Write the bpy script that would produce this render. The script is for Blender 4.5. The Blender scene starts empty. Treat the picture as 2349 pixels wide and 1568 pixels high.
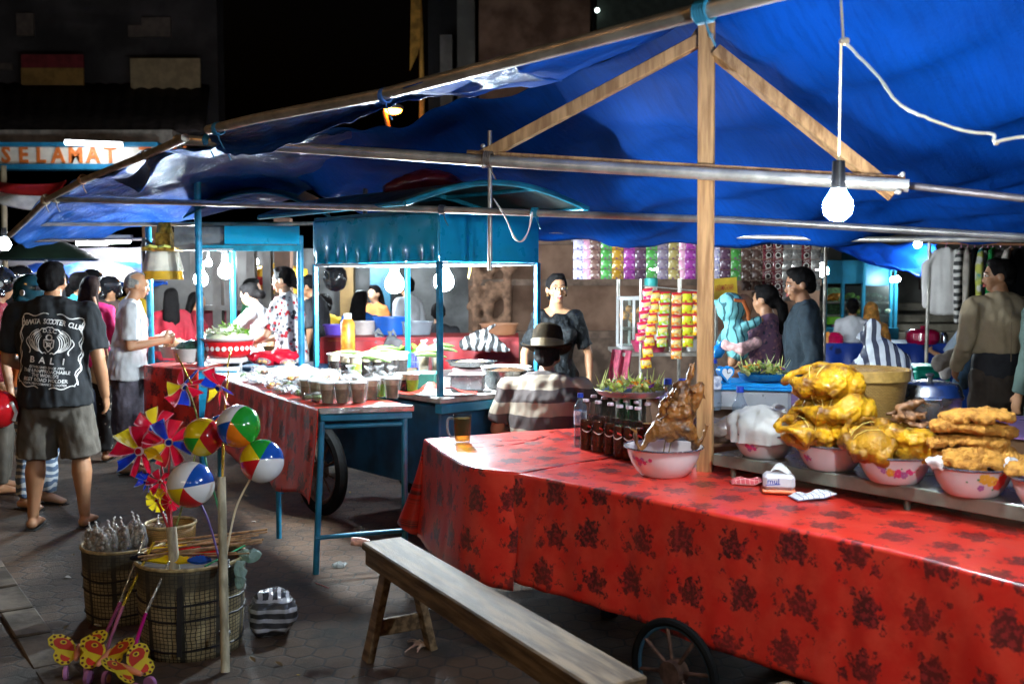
import bpy, bmesh, math, random
from mathutils import Vector as V, Matrix, noise
from mathutils.bvhtree import BVHTree
R = math.radians
SC = bpy.context.scene
COL = SC.collection
F = 2284.0; PITCH = math.atan(144 / F); CAMH = 1.6
CP, SP = math.cos(PITCH), math.sin(PITCH)
RNG = random.Random(7)
rnd = RNG.uniform

# ---- where things stand: turn a sighting (photo pixel) plus a known distance or height into a place
def ray(px, py):
    x = (px - 1174.5) / F; y = (784 - py) / F
    return V((x, CP + y * SP, -SP + y * CP))
def P(px, py, d):
    r = ray(px, py); return V((0, 0, CAMH)) + r * (d / r.y)
def L(px, py, h=0.0):
    r = ray(px, py); return V((0, 0, CAMH)) + r * ((h - CAMH) / r.z)
def G(px, py): return L(px, py, 0.0)

# ---- objects
def thing(name, label, cat, loc=(0, 0, 0), rz=0.0, group=None):
    o = bpy.data.objects.new(name, None); COL.objects.link(o)
    o.location = loc; o.rotation_euler = (0, 0, rz); o.empty_display_size = .1
    o['label'] = label; o['category'] = cat
    if group: o['group'] = group
    return o
def tag(o, label=None, cat=None, group=None, kind=None):
    if label: o['label'] = label
    if cat: o['category'] = cat
    if group: o['group'] = group
    if kind: o['kind'] = kind
    return o
def wmat(o):
    m = o.matrix_basis.copy()
    return wmat(o.parent) @ m if o.parent else m
def copy_thing(root, loc, rz=None, label=None):
    r = root.copy(); COL.objects.link(r); r.location = loc
    if rz is not None: r.rotation_euler = (0, 0, rz)
    if label: r['label'] = label
    for ch in list(root.children):
        c = ch.copy(); COL.objects.link(c); c.parent = r
        for g in ch.children:
            d = g.copy(); COL.objects.link(d); d.parent = c
    return r

def basis(d, side=None):
    d = d.normalized()
    if side is not None: side = V(side)
    if side is None: side = V((0, 0, 1)) if abs(d.z) < .9 else V((1, 0, 0))
    x = (side - d * side.dot(d))
    if x.length < 1e-5: x = d.orthogonal()
    x.normalize(); y = d.cross(x)
    return x, y

class B:
    def __init__(s):
        s.v = []; s.f = []; s.mi = []; s.uv = []; s.m = 0; s.T = None; s.has_uv = False
    def add(s, vs, fs, uvs=None):
        n = len(s.v)
        if s.T is not None: vs = [s.T @ V(p) for p in vs]
        s.v += [tuple(p) for p in vs]
        if uvs: s.uv += [tuple(u) for u in uvs]; s.has_uv = True
        else: s.uv += [(0, 0)] * len(vs)
        for f in fs:
            s.f.append([n + i for i in f]); s.mi.append(s.m)
        return s
    def box(s, c, d, rz=0.0, bev=0.0, rot=None):
        c = V(c); hx, hy, hz = d[0] / 2, d[1] / 2, d[2] / 2
        M = rot if rot else Matrix.Rotation(rz, 3, 'Z')
        if bev <= 0:
            vs = [c + M @ V((x * hx, y * hy, z * hz)) for z in (-1, 1) for y in (-1, 1) for x in (-1, 1)]
            return s.add(vs, [(0, 2, 3, 1), (4, 5, 7, 6), (0, 1, 5, 4), (2, 6, 7, 3), (0, 4, 6, 2), (1, 3, 7, 5)])
        b = min(bev, hx * .9, hy * .9, hz * .9); bm = bmesh.new()
        for x in (-1, 1):
            for y in (-1, 1):
                for z in (-1, 1):
                    for k in range(3):
                        q = [hx - b, hy - b, hz - b]; q[k] += b
                        bm.verts.new(c + M @ V((x * q[0], y * q[1], z * q[2])))
        bmesh.ops.convex_hull(bm, input=bm.verts)
        bm.verts.index_update()
        s.add([v.co.copy() for v in bm.verts], [[v.index for v in f.verts] for f in bm.faces]); bm.free(); return s
    def beam(s, p0, p1, w, h, side=None, bev=.003):
        p0, p1 = V(p0), V(p1); d = p1 - p0; x, y = basis(d, side)
        M = Matrix((x, y, d.normalized())).transposed()
        return s.box((p0 + p1) / 2, (h, w, d.length), rot=M, bev=bev)
    def rings(s, rings, cap=True, closed=True):
        n = len(rings[0]); vs = [p for r in rings for p in r]; fs = []
        for i in range(len(rings) - 1):
            for j in range(n if closed else n - 1):
                k = (j + 1) % n
                fs.append((i * n + j, i * n + k, (i + 1) * n + k, (i + 1) * n + j))
        if cap:
            fs.append(tuple(range(n - 1, -1, -1))); o = (len(rings) - 1) * n
            fs.append(tuple(range(o, o + n)))
        return s.add(vs, fs)
    def tube(s, pts, r, n=8, cap=True):
        pts = [V(p) for p in pts]; rs = r if isinstance(r, (list, tuple)) else [r] * len(pts)
        out = []; x = None
        for i, p in enumerate(pts):
            a = pts[max(i - 1, 0)]; b = pts[min(i + 1, len(pts) - 1)]; d = (b - a)
            x, y = basis(d, x)
            out.append([p + (x * math.cos(2 * math.pi * j / n) + y * math.sin(2 * math.pi * j / n)) * rs[i] for j in range(n)])
        return s.rings(out, cap)
    def cyl(s, p0, p1, r0, r1=None, n=14):
        return s.tube([p0, p1], [r0, r0 if r1 is None else r1], n)
    def sweep(s, pts, radii, side=(1, 0, 0), n=14, ends=True):
        """elliptical loft with rounded ends; radii (a along side, b across)"""
        pts = [V(p) for p in pts]; side = V(side); rr = [(r, r) if not isinstance(r, tuple) else r for r in radii]
        if ends:
            d0 = (pts[0] - pts[1]).normalized(); d1 = (pts[-1] - pts[-2]).normalized()
            m0 = min(rr[0]); m1 = min(rr[-1])
            pre = [(pts[0] + d0 * m0 * k, (rr[0][0] * q, rr[0][1] * q)) for k, q in ((.97, .2), (.8, .6), (.45, .88))]
            post = [(pts[-1] + d1 * m1 * k, (rr[-1][0] * q, rr[-1][1] * q)) for k, q in ((.45, .88), (.8, .6), (.97, .2))]
            if ends == 'end': pre = []
            if ends == 'start': post = []
            pts = [a for a, _ in pre] + pts + [a for a, _ in post]; rr = [b for _, b in pre] + rr + [b for _, b in post]
        out = []
        for i, p in enumerate(pts):
            a = pts[max(i - 1, 0)]; b = pts[min(i + 1, len(pts) - 1)]
            x, y = basis(b - a, side)
            out.append([p + x * math.cos(2 * math.pi * j / n) * rr[i][0] + y * math.sin(2 * math.pi * j / n) * rr[i][1] for j in range(n)])
        return s.rings(out, True)
    def ball(s, c, r, nu=16, nv=10, rot=None):
        c = V(c); r = r if isinstance(r, (tuple, list)) else (r, r, r); vs = []; fs = []
        M = rot if rot else Matrix.Identity(3)
        for i in range(1, nv):
            t = math.pi * i / nv
            for j in range(nu):
                a = 2 * math.pi * j / nu
                vs.append(c + M @ V((r[0] * math.sin(t) * math.cos(a), r[1] * math.sin(t) * math.sin(a), r[2] * math.cos(t))))
        t0 = len(vs); vs += [c + M @ V((0, 0, r[2])), c + M @ V((0, 0, -r[2]))]
        for i in range(nv - 2):
            for j in range(nu):
                k = (j + 1) % nu; fs.append((i * nu + j, (i + 1) * nu + j, (i + 1) * nu + k, i * nu + k))
        for j in range(nu):
            k = (j + 1) % nu; fs.append((t0, j, k)); o = (nv - 2) * nu; fs.append((t0 + 1, o + k, o + j))
        return s.add(vs, fs)
    def lathe(s, prof, n=28, c=(0, 0, 0), sx=1, sy=1, wob=0, cap=True):
        c = V(c)
        out = [[c + V((r * sx * math.cos(2 * math.pi * j / n), r * sy * math.sin(2 * math.pi * j / n), z)) * 1 for j in range(n)] for r, z in prof]
        return s.rings(out, cap)
    def grid(s, fn, nu, nv, uvf=None):
        vs = [fn(i / nu, j / nv) for j in range(nv + 1) for i in range(nu + 1)]
        fs = [(j * (nu + 1) + i, j * (nu + 1) + i + 1, (j + 1) * (nu + 1) + i + 1, (j + 1) * (nu + 1) + i) for j in range(nv) for i in range(nu)]
        uvs = [(uvf(i / nu, j / nv) if uvf else (i / nu, j / nv)) for j in range(nv + 1) for i in range(nu + 1)]
        return s.add(vs, fs, uvs)
    def plate(s, pts, th, n=None):
        """closed outline (coplanar points) given a thickness"""
        pts = [V(p) for p in pts]; k = len(pts)
        if n is None: n = (pts[1] - pts[0]).cross(pts[2] - pts[1]).normalized()
        b = [p + V(n) * th for p in pts]
        fs = [tuple(range(k - 1, -1, -1)), tuple(range(k, 2 * k))] + [(i, (i + 1) % k, k + (i + 1) % k, k + i) for i in range(k)]
        return s.add(pts + b, fs)
    def jitter(s, amp, sc, an=(1, 1, 1), seed=0):
        o = V((seed * 7.3, seed * 3.1, seed * 1.7))
        for i, p in enumerate(s.v):
            q = V((p[0] * an[0], p[1] * an[1], p[2] * an[2])) * sc + o
            s.v[i] = tuple(V(p) + noise.noise_vector(q) * amp)
        return s
    def mesh(s, name):
        me = bpy.data.meshes.new(name); me.from_pydata(s.v, [], s.f); return me
    def build(s, name, mat, parent=None, world=False, smooth=35, solid=0):
        me = s.mesh(name)
        if world and parent is not None: me.transform(wmat(parent).inverted())
        mats = mat if isinstance(mat, (list, tuple)) else [mat]
        for m in mats: me.materials.append(m)
        if len(mats) > 1: me.polygons.foreach_set('material_index', s.mi)
        if s.has_uv:
            lay = me.uv_layers.new(name='UVMap')
            for l in me.loops: lay.data[l.index].uv = s.uv[l.vertex_index]
        if smooth:
            me.polygons.foreach_set('use_smooth', [True] * len(me.polygons)); me.set_sharp_from_angle(angle=R(smooth))
        me.update(); o = bpy.data.objects.new(name, me); COL.objects.link(o)
        if parent is not None: o.parent = parent
        if solid:
            md = o.modifiers.new('thick', 'SOLIDIFY'); md.thickness = solid; md.offset = 0
        return o
    def blob(s, name, mat, vox, parent=None, world=False, smooth_it=4, disp=None, matfn=None, sub=0):
        """union every shell into one continuous skin"""
        me = s.mesh('tmp'); o = bpy.data.objects.new('tmp', me); COL.objects.link(o)
        md = o.modifiers.new('r', 'REMESH'); md.mode = 'VOXEL'; md.voxel_size = vox
        if smooth_it:
            sm = o.modifiers.new('s', 'SMOOTH'); sm.factor = .5; sm.iterations = smooth_it
        if sub: o.modifiers.new('u', 'SUBSURF').levels = sub
        dg = bpy.context.evaluated_depsgraph_get()
        out = bpy.data.meshes.new_from_object(o.evaluated_get(dg))
        bpy.data.objects.remove(o); bpy.data.meshes.remove(me)
        if disp:
            ns = [v.normal.copy() for v in out.vertices]
            for v, n in zip(out.vertices, ns): v.co += n * disp(v.co)
        out.materials.clear()
        for m in (mat if isinstance(mat, (list, tuple)) else [mat]): out.materials.append(m)
        if matfn:
            for p in out.polygons: p.material_index = matfn(p.center)
        if world and parent is not None: out.transform(wmat(parent).inverted())
        out.polygons.foreach_set('use_smooth', [True] * len(out.polygons)); out.name = name
        r = bpy.data.objects.new(name, out); COL.objects.link(r)
        if parent is not None: r.parent = parent
        return r

_tc = {}
def text(txt, size, font_w=1.0, bold=0.0):
    """flat letters as a mesh, centred, lying in XY"""
    k = (txt, bold)
    if k not in _tc:
        cu = bpy.data.curves.new('t', 'FONT'); cu.body = txt; cu.size = 1; cu.align_x = 'CENTER'; cu.align_y = 'CENTER'; cu.offset = bold; cu.resolution_u = 2
        o = bpy.data.objects.new('t', cu); COL.objects.link(o)
        me = bpy.data.meshes.new_from_object(o.evaluated_get(bpy.context.evaluated_depsgraph_get()))
        _tc[k] = ([v.co.copy() for v in me.vertices], [list(p.vertices) for p in me.polygons])
        bpy.data.objects.remove(o); bpy.data.curves.remove(cu); bpy.data.meshes.remove(me)
    vs, fs = _tc[k]
    return [V((v.x * size * font_w, v.y * size, 0)) for v in vs], fs

def spline(pts, n):
    """Catmull-Rom through points"""
    pts = [V(p) for p in pts]; out = []
    for i in range(n + 1):
        t = i / n * (len(pts) - 1); k = min(int(t), len(pts) - 2); u = t - k
        a = pts[max(k - 1, 0)]; b = pts[k]; c = pts[k + 1]; d = pts[min(k + 2, len(pts) - 1)]
        out.append(.5 * ((2 * b) + (c - a) * u + (2 * a - 5 * b + 4 * c - d) * u * u + (3 * b - a - 3 * c + d) * u ** 3))
    return out
def surf(rows, nu, nv):
    """smooth surface through a net of points -> fn(u, v)"""
    fine = [spline(r, nu) for r in rows]
    cols = [spline([r[i] for r in fine], nv) for i in range(nu + 1)]
    return lambda u, v: cols[round(u * nu)][round(v * nv)]

# ---- materials
_M = {}
def _mk(key):
    m = bpy.data.materials.new(key); m.use_nodes = True; nt = m.node_tree
    return m, nt, nt.nodes['Principled BSDF']
def N(nt, typ, **kw):
    n = nt.nodes.new(typ)
    for k, v in kw.items():
        if k.startswith('i_'):
            n.inputs[int(k[2:]) if k[2:].isdigit() else k[2:]].default_value = v
        else: setattr(n, k, v)
    return n
def math_(nt, op, a, b=None, c=None, clamp=False):
    n = N(nt, 'ShaderNodeMath', operation=op, use_clamp=clamp)
    for i, x in enumerate((a, b, c)):
        if x is None: continue
        if isinstance(x, (int, float)): n.inputs[i].default_value = x
        else: nt.links.new(x, n.inputs[i])
    return n.outputs[0]
def mixc(nt, fac, a, b):
    n = N(nt, 'ShaderNodeMix', data_type='RGBA')
    for i, x in ((0, fac), (6, a), (7, b)):
        if isinstance(x, (int, float)): n.inputs[i].default_value = x
        elif isinstance(x, tuple): n.inputs[i].default_value = (*x[:3], 1)
        else: nt.links.new(x, n.inputs[i])
    return n.outputs[2]
def ramp(nt, val, lo, hi):
    n = N(nt, 'ShaderNodeMapRange', interpolation_type='SMOOTHSTEP'); n.inputs[1].default_value = lo; n.inputs[2].default_value = hi
    nt.links.new(val, n.inputs[0]); return n.outputs[0]
def noise_(nt, vec, scale, detail=4, rough=.55, dist=0):
    n = N(nt, 'ShaderNodeTexNoise'); n.inputs['Scale'].default_value = scale; n.inputs['Detail'].default_value = detail
    n.inputs['Roughness'].default_value = rough; n.inputs['Distortion'].default_value = dist
    nt.links.new(vec, n.inputs['Vector']); return n.outputs[0]
def coords(nt, kind='Object', scale=(1, 1, 1)):
    tc = N(nt, 'ShaderNodeTexCoord'); mp = N(nt, 'ShaderNodeMapping'); mp.inputs['Scale'].default_value = scale
    nt.links.new(tc.outputs[kind], mp.inputs['Vector']); return mp.outputs[0]
def bump(nt, bs, h, strength, dist=.01):
    b = N(nt, 'ShaderNodeBump'); b.inputs['Strength'].default_value = strength; b.inputs['Distance'].default_value = dist
    nt.links.new(h, b.inputs['Height']); nt.links.new(b.outputs[0], bs.inputs['Normal']); return b
def dark(c, k): return tuple(min(1, x * k) for x in c)
def mat(key, col, rough=.5, metal=0, var=.18, sc=6, bmp=.0, bsc=40, trans=0, ior=1.45, emit=None, es=0, coat=0, alpha=1, spec=.5, col2=None, an=(1, 1, 1), tl=0, rv=.1, sss=0, lo=.35, hi=.65):
    if key in _M: return _M[key]
    m, nt, bs = _mk(key); co = coords(nt, 'Object', an)
    n1 = noise_(nt, co, sc, 5)
    c = mixc(nt, ramp(nt, n1, lo, hi), dark(col, 1 - var), col2 if col2 else dark(col, 1 + var))
    nt.links.new(c, bs.inputs['Base Color'])
    n2 = noise_(nt, co, sc * 3.1, 3)
    r = math_(nt, 'MULTIPLY_ADD', n2, rv * 2, rough - rv, clamp=True); nt.links.new(r, bs.inputs['Roughness'])
    bs.inputs['Metallic'].default_value = metal; bs.inputs['IOR'].default_value = ior
    bs.inputs['Specular IOR Level'].default_value = spec
    bs.inputs['Transmission Weight'].default_value = trans; bs.inputs['Alpha'].default_value = alpha
    bs.inputs['Coat Weight'].default_value = coat; bs.inputs['Coat Roughness'].default_value = .08
    if sss:
        bs.inputs['Subsurface Weight'].default_value = sss; bs.inputs['Subsurface Radius'].default_value = (.012, .005, .003)
    if bmp: bump(nt, bs, noise_(nt, co, bsc, 4), bmp)
    if emit:
        bs.inputs['Emission Color'].default_value = (*emit, 1); bs.inputs['Emission Strength'].default_value = es
    if tl:
        t = N(nt, 'ShaderNodeBsdfTranslucent'); nt.links.new(c, t.inputs['Color'])
        mx = N(nt, 'ShaderNodeMixShader'); mx.inputs[0].default_value = tl
        nt.links.new(bs.outputs[0], mx.inputs[1]); nt.links.new(t.outputs[0], mx.inputs[2])
        nt.links.new(mx.outputs[0], nt.nodes['Material Output'].inputs[0])
    _M[key] = m; return m
def clear(key, tint=(1, 1, 1), rough=.05, amount=.75, diff=.9):
    """thin clear plastic or glass sheet: mostly seen through, with a glossy skin"""
    if key in _M: return _M[key]
    m, nt, bs = _mk(key)
    bs.inputs['Base Color'].default_value = (*dark(tint, diff), 1); bs.inputs['Roughness'].default_value = rough
    bump(nt, bs, noise_(nt, coords(nt), 25, 3), .25)
    t = N(nt, 'ShaderNodeBsdfTransparent'); t.inputs['Color'].default_value = (*tint, 1)
    lw = N(nt, 'ShaderNodeLayerWeight'); lw.inputs[0].default_value = .35
    fac = math_(nt, 'MULTIPLY_ADD', lw.outputs['Facing'], -.45 * amount, amount, clamp=True)
    mx = N(nt, 'ShaderNodeMixShader'); nt.links.new(fac, mx.inputs[0])
    nt.links.new(bs.outputs[0], mx.inputs[1]); nt.links.new(t.outputs[0], mx.inputs[2])
    nt.links.new(mx.outputs[0], nt.nodes['Material Output'].inputs[0])
    _M[key] = m; return m
def glow(key, col, st):
    if key in _M: return _M[key]
    m = bpy.data.materials.new(key); m.use_nodes = True; nt = m.node_tree; nt.nodes.clear()
    e = N(nt, 'ShaderNodeEmission'); e.inputs[0].default_value = (*col, 1); e.inputs[1].default_value = st
    o = N(nt, 'ShaderNodeOutputMaterial'); nt.links.new(e.outputs[0], o.inputs[0]); _M[key] = m; return m
def stripes(key, ca, cb, axis='X', freq=10, duty=.5, rough=.4, wob=.3, kind='Object', spec=.5, tl=0, bmp=.0):
    """two colours in bands across one axis"""
    if key in _M: return _M[key]
    m, nt, bs = _mk(key); co = coords(nt, kind)
    sp = N(nt, 'ShaderNodeSeparateXYZ'); nt.links.new(co, sp.inputs[0])
    x = math_(nt, 'MULTIPLY', sp.outputs['XYZ'.index(axis)], freq)
    x = math_(nt, 'ADD', x, math_(nt, 'MULTIPLY', noise_(nt, co, 7, 2), wob))
    fr = math_(nt, 'FRACT', x)
    fac = math_(nt, 'GREATER_THAN', fr, duty)
    c = mixc(nt, fac, ca, cb); c2 = mixc(nt, math_(nt, 'MULTIPLY', noise_(nt, co, 14, 4), .35), c, dark(ca, .4))
    nt.links.new(c2, bs.inputs['Base Color']); bs.inputs['Roughness'].default_value = rough; bs.inputs['Specular IOR Level'].default_value = spec
    if bmp: bump(nt, bs, noise_(nt, co, 30, 3), bmp)
    _M[key] = m; return m
def spots(key, base, cols, scale=20, thr=.35, rough=.5, kind='Object', soft=.06, dist=.4):
    """base colour with scattered blotches of other colours"""
    if key in _M: return _M[key]
    m, nt, bs = _mk(key); co = coords(nt, kind); c = base
    for i, cc in enumerate(cols):
        v = N(nt, 'ShaderNodeTexVoronoi'); v.inputs['Scale'].default_value = scale * (1 + .37 * i)
        mp = N(nt, 'ShaderNodeMapping'); mp.inputs['Location'].default_value = (i * 1.7, i * 2.3, i * .9); nt.links.new(co, mp.inputs[0])
        nt.links.new(mp.outputs[0], v.inputs['Vector'])
        d = math_(nt, 'ADD', v.outputs['Distance'], math_(nt, 'MULTIPLY', math_(nt, 'SUBTRACT', noise_(nt, mp.outputs[0], scale * 3, 2), .5), dist))
        c = mixc(nt, ramp(nt, d, thr + soft, thr - soft), c, cc)
    nt.links.new(c, bs.inputs['Base Color']); bs.inputs['Roughness'].default_value = rough
    _M[key] = m; return m
# ================= SETTING =================
def paver_mat():
    m, nt, bs = _mk('pavers'); co = coords(nt, 'Object', (1, 1, 1))
    wob = N(nt, 'ShaderNodeTexNoise'); wob.inputs['Scale'].default_value = 5; nt.links.new(co, wob.inputs['Vector'])
    def vm(op, a, b=None, out=0):
        n = N(nt, 'ShaderNodeVectorMath', operation=op)
        for i, x in enumerate((a, b)):
            if x is None: continue
            if isinstance(x, tuple): n.inputs[i].default_value = x
            else: nt.links.new(x, n.inputs[i])
        return n.outputs[out]
    p = vm('SCALE', co); p.node.inputs['Scale'].default_value = 1 / .128
    w2 = vm('SCALE', wob.outputs['Color']); w2.node.inputs['Scale'].default_value = .3
    p = vm('ADD', p, w2); p = vm('MULTIPLY', p, (1, 1, 0))
    r = (1, 1.7320508, 1); h = (.5, .8660254, .5)
    a = vm('SUBTRACT', vm('MODULO', vm('ADD', p, (400, 692.82, 0)), r), h)
    b = vm('SUBTRACT', vm('MODULO', vm('ADD', p, (400.5, 693.686, 0)), r), h)
    a = vm('MULTIPLY', a, (1, 1, 0)); b = vm('MULTIPLY', b, (1, 1, 0))
    la = vm('LENGTH', a, out=1); lb = vm('LENGTH', b, out=1)
    mx = N(nt, 'ShaderNodeMix', data_type='VECTOR'); nt.links.new(math_(nt, 'LESS_THAN', lb, la), mx.inputs[0])
    nt.links.new(a, mx.inputs[4]); nt.links.new(b, mx.inputs[5]); g = mx.outputs[1]
    ab = vm('ABSOLUTE', g); d1 = vm('DOT_PRODUCT', ab, (.5, .8660254, 0), out=1)
    sx = N(nt, 'ShaderNodeSeparateXYZ'); nt.links.new(ab, sx.inputs[0])
    hd = math_(nt, 'MAXIMUM', d1, sx.outputs[0])
    edge = ramp(nt, hd, .49, .425)
    cid = N(nt, 'ShaderNodeTexWhiteNoise'); nt.links.new(vm('SUBTRACT', p, g), cid.inputs['Vector'])
    n1 = noise_(nt, co, 2.2, 6, .65); n2 = noise_(nt, co, 45, 4, .6); n3 = noise_(nt, co, .7, 4, .6)
    c = mixc(nt, cid.outputs[0], (.066, .031, .013), (.125, .063, .028))
    c = mixc(nt, ramp(nt, n1, .46, .66), c, (.026, .017, .011))
    c = mixc(nt, math_(nt, 'MULTIPLY', ramp(nt, n2, .52, .75), .6), c, (.035, .028, .022))
    c = mixc(nt, math_(nt, 'MULTIPLY', ramp(nt, n3, .45, .7), .5), c, (.045, .026, .018))
    c = mixc(nt, edge, (.024, .016, .011), c)
    nt.links.new(c, bs.inputs['Base Color'])
    nt.links.new(math_(nt, 'MULTIPLY_ADD', n1, .5, .35, clamp=True), bs.inputs['Roughness'])
    hgt = math_(nt, 'ADD', edge, math_(nt, 'MULTIPLY', n2, .35)); hgt = math_(nt, 'ADD', hgt, math_(nt, 'MULTIPLY', cid.outputs[0], .3))
    bump(nt, bs, hgt, .7, .010)
    return m
g = B(); g.add([(-40, -6, 0), (40, -6, 0), (40, 60, 0), (-40, 60, 0)], [(0, 1, 2, 3)])
tag(g.build('ground', paver_mat(), smooth=0), kind='structure')
stone = mat('stone', (.10, .08, .062), .85, var=.5, sc=5, bmp=.5, bsc=20)
k = B()
a, b_ = G(-60, 1250), G(150, 1568); dk = (b_ - a).normalized(); k.T = None
for i in range(-6, 12):
    c0 = a + dk * (i * .42); k.box((c0.x, c0.y, .002), (.39, .15, .016), rz=math.atan2(dk.y, dk.x), bev=.008)
k.jitter(.012, 3)
tag(k.build('kerb_strip', stone), kind='structure')

# ---- buildings behind, all in the dark
brown = mat('brown_render', (.20, .10, .06), .9, var=.45, sc=1.6, bmp=.4, bsc=12, col2=(.26, .15, .10))
greyw = mat('grey_render', (.20, .19, .17), .9, var=.35, sc=1.2, bmp=.3, bsc=14)
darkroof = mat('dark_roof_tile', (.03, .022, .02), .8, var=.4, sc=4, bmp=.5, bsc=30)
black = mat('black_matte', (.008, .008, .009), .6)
beige = mat('beige_panel', (.42, .30, .17), .8, var=.15)
maroon = mat('maroon_panel', (.22, .025, .03), .7)
ochre = mat('ochre_panel', (.36, .19, .05), .8, var=.2)
white = mat('white_paint', (.75, .75, .74), .5, var=.1, sc=3)
bluep = mat('blue_paint', (.01, .19, .34), .38, var=.3, sc=5, bmp=.15, bsc=60, col2=(.02, .24, .40))
steel = mat('galvanised_steel', (.46, .43, .38), .36, .55, var=.25, sc=9, bmp=.08, bsc=60, rv=.15)
chrome = mat('bright_steel', (.75, .75, .76), .16, 1, var=.1, sc=5)

def quad_box(bb, x0, y0, x1, y1, d, th=.06):
    """upright slab filling a sighted rectangle at depth d"""
    p, q = P(x0, y1, d), P(x1, y0, d)
    bb.box(((p.x + q.x) / 2, d + th / 2, (p.z + q.z) / 2), (abs(q.x - p.x), th, abs(q.z - p.z)))
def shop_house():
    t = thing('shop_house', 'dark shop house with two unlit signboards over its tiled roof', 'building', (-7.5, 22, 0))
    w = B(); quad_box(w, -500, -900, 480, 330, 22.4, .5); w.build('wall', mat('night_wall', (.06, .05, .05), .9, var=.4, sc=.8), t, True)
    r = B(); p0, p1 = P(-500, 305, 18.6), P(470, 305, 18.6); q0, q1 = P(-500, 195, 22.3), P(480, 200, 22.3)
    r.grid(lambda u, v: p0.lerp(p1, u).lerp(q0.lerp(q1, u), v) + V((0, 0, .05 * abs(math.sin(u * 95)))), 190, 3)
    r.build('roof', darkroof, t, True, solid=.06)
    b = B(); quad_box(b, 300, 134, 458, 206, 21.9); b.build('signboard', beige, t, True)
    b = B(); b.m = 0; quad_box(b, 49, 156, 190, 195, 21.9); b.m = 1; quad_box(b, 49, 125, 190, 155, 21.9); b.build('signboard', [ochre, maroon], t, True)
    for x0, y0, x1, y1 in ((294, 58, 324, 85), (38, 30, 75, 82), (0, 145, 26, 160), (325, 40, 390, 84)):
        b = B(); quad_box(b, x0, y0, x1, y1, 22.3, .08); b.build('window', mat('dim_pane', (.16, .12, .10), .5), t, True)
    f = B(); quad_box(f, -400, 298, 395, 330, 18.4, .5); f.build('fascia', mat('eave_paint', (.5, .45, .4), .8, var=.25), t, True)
shop_house()
def gate():
    t = thing('welcome_gate', 'gate beam with orange capital letters on a lit white board', 'sign', (-7, 17.4, 0))
    b = B(); quad_box(b, -420, 336, 360, 376, 17.4, .1); b.build('board', mat('sign_white', (.8, .74, .62), .5, var=.08), t, True)
    b = B(); quad_box(b, -420, 326, 362, 336, 17.3, .25); quad_box(b, -420, 376, 362, 388, 17.3, .25); b.build('frame', mat('sign_blue', (.02, .2, .36), .4), t, True)
    for i, ch in enumerate('SELAMAT TIN'):
        if ch == ' ': continue
        b = B(); vs, fs = text(ch, .39, .86, .03); c = P(10 + i * 40, 356, 17.33)
        b.add([V((c.x + v.x, 17.385, c.z + v.y)) for v in vs], fs)
        b.build('letter', mat('orange_letter', (.70, .17, .03), .5), t, True, smooth=0, solid=.02)
    for x in (-350, 345):
        p = B(); quad_box(p, x - 12, 388, x + 12, 820, 17.5, .25); p.build('post', mat('post_brown', (.2, .1, .05), .7), t, True)
    tb = thing('tube_lamp', 'lit fluorescent tube above the orange lettered gate board', 'lamp', P(213, 330, 17.1))
    c = B(); c.cyl(P(150, 328, 17.05), P(280, 334, 17.05), .028); c.build('tube', glow('tube_glow', (.85, .9, 1), 26), tb, True)
    c = B(); c.beam(P(148, 324, 17.12), P(282, 330, 17.12), .05, .06); c.build('housing', white, tb, True)
gate()
def banner_tower():
    t = thing('tower_block', 'tall brown rendered tower rising behind the blue canopy', 'building', P(1230, 560, 19))
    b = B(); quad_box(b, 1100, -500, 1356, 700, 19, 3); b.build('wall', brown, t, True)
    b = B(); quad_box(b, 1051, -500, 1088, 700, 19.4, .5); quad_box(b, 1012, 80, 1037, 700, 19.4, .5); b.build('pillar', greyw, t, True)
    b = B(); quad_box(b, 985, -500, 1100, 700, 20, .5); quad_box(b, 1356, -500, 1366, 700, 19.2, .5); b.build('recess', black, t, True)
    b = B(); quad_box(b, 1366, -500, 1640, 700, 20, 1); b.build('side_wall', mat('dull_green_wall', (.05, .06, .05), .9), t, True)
    l = thing('security_light', 'tiny white light high on the dark tower side', 'lamp', P(1370, 24, 19.8))
    c = B(); c.ball(P(1370, 24, 19.8), .045); c.build('lamp', glow('pin_white', (.8, 1, .95), 6), l, True)
banner_tower()
# street lamp, its bracket, the tall festival banner and the pole it lights
sl = thing('street_lamp', 'orange sodium street lamp on a leaning arm in the dark gap', 'street lamp', G(905, 640 + 1.6 * F / 16.5))
pp = P(902, 252, 16.5)
c = B(); c.tube([(pp.x + .35, 16.5, 0), (pp.x + .3, 16.5, 2.5), P(893, 300, 16.5), P(882, 256, 16.5), P(890, 240, 16.6)], .035); c.build('pole', mat('rust_pole', (.25, .12, .05), .6, .3), sl, True)
c = B(); c.ball(pp, (.14, .16, .07)); c.build('lamp_glass', glow('sodium', (1, .30, .025), 60), sl, True)
c = B(); c.ball(pp + V((0, 0, .035)), (.17, .2, .065)); c.build('hood', steel, sl, True)
fb = thing('festival_banner', 'tall narrow yellow festival banner hanging from a bent pole', 'banner', P(952, 640, 17.2))
b = B(); top = [P(944, -60, 17.2), P(966, -60, 17.2)]; b.add([*top, P(964, 100, 17.2), P(958, 125, 17.2), P(940, 163, 17.2), P(941, 100, 17.2)], [(0, 1, 2, 3, 4, 5)])
b.build('cloth', mat('banner_cloth', (.5, .25, .04), .8, var=.4, tl=.3), fb, True, smooth=0, solid=.01)
b = B(); b.tube([(P(968, 700, 17.4).x, 17.4, 0), P(968, 300, 17.4), P(968, 220, 17.4), P(966, 60, 17.35), P(962, -60, 17.3)], [.05, .05, .045, .03, .02]); b.build('pole', mat('yellow_pole', (.6, .3, .06), .5), fb, True)

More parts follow.
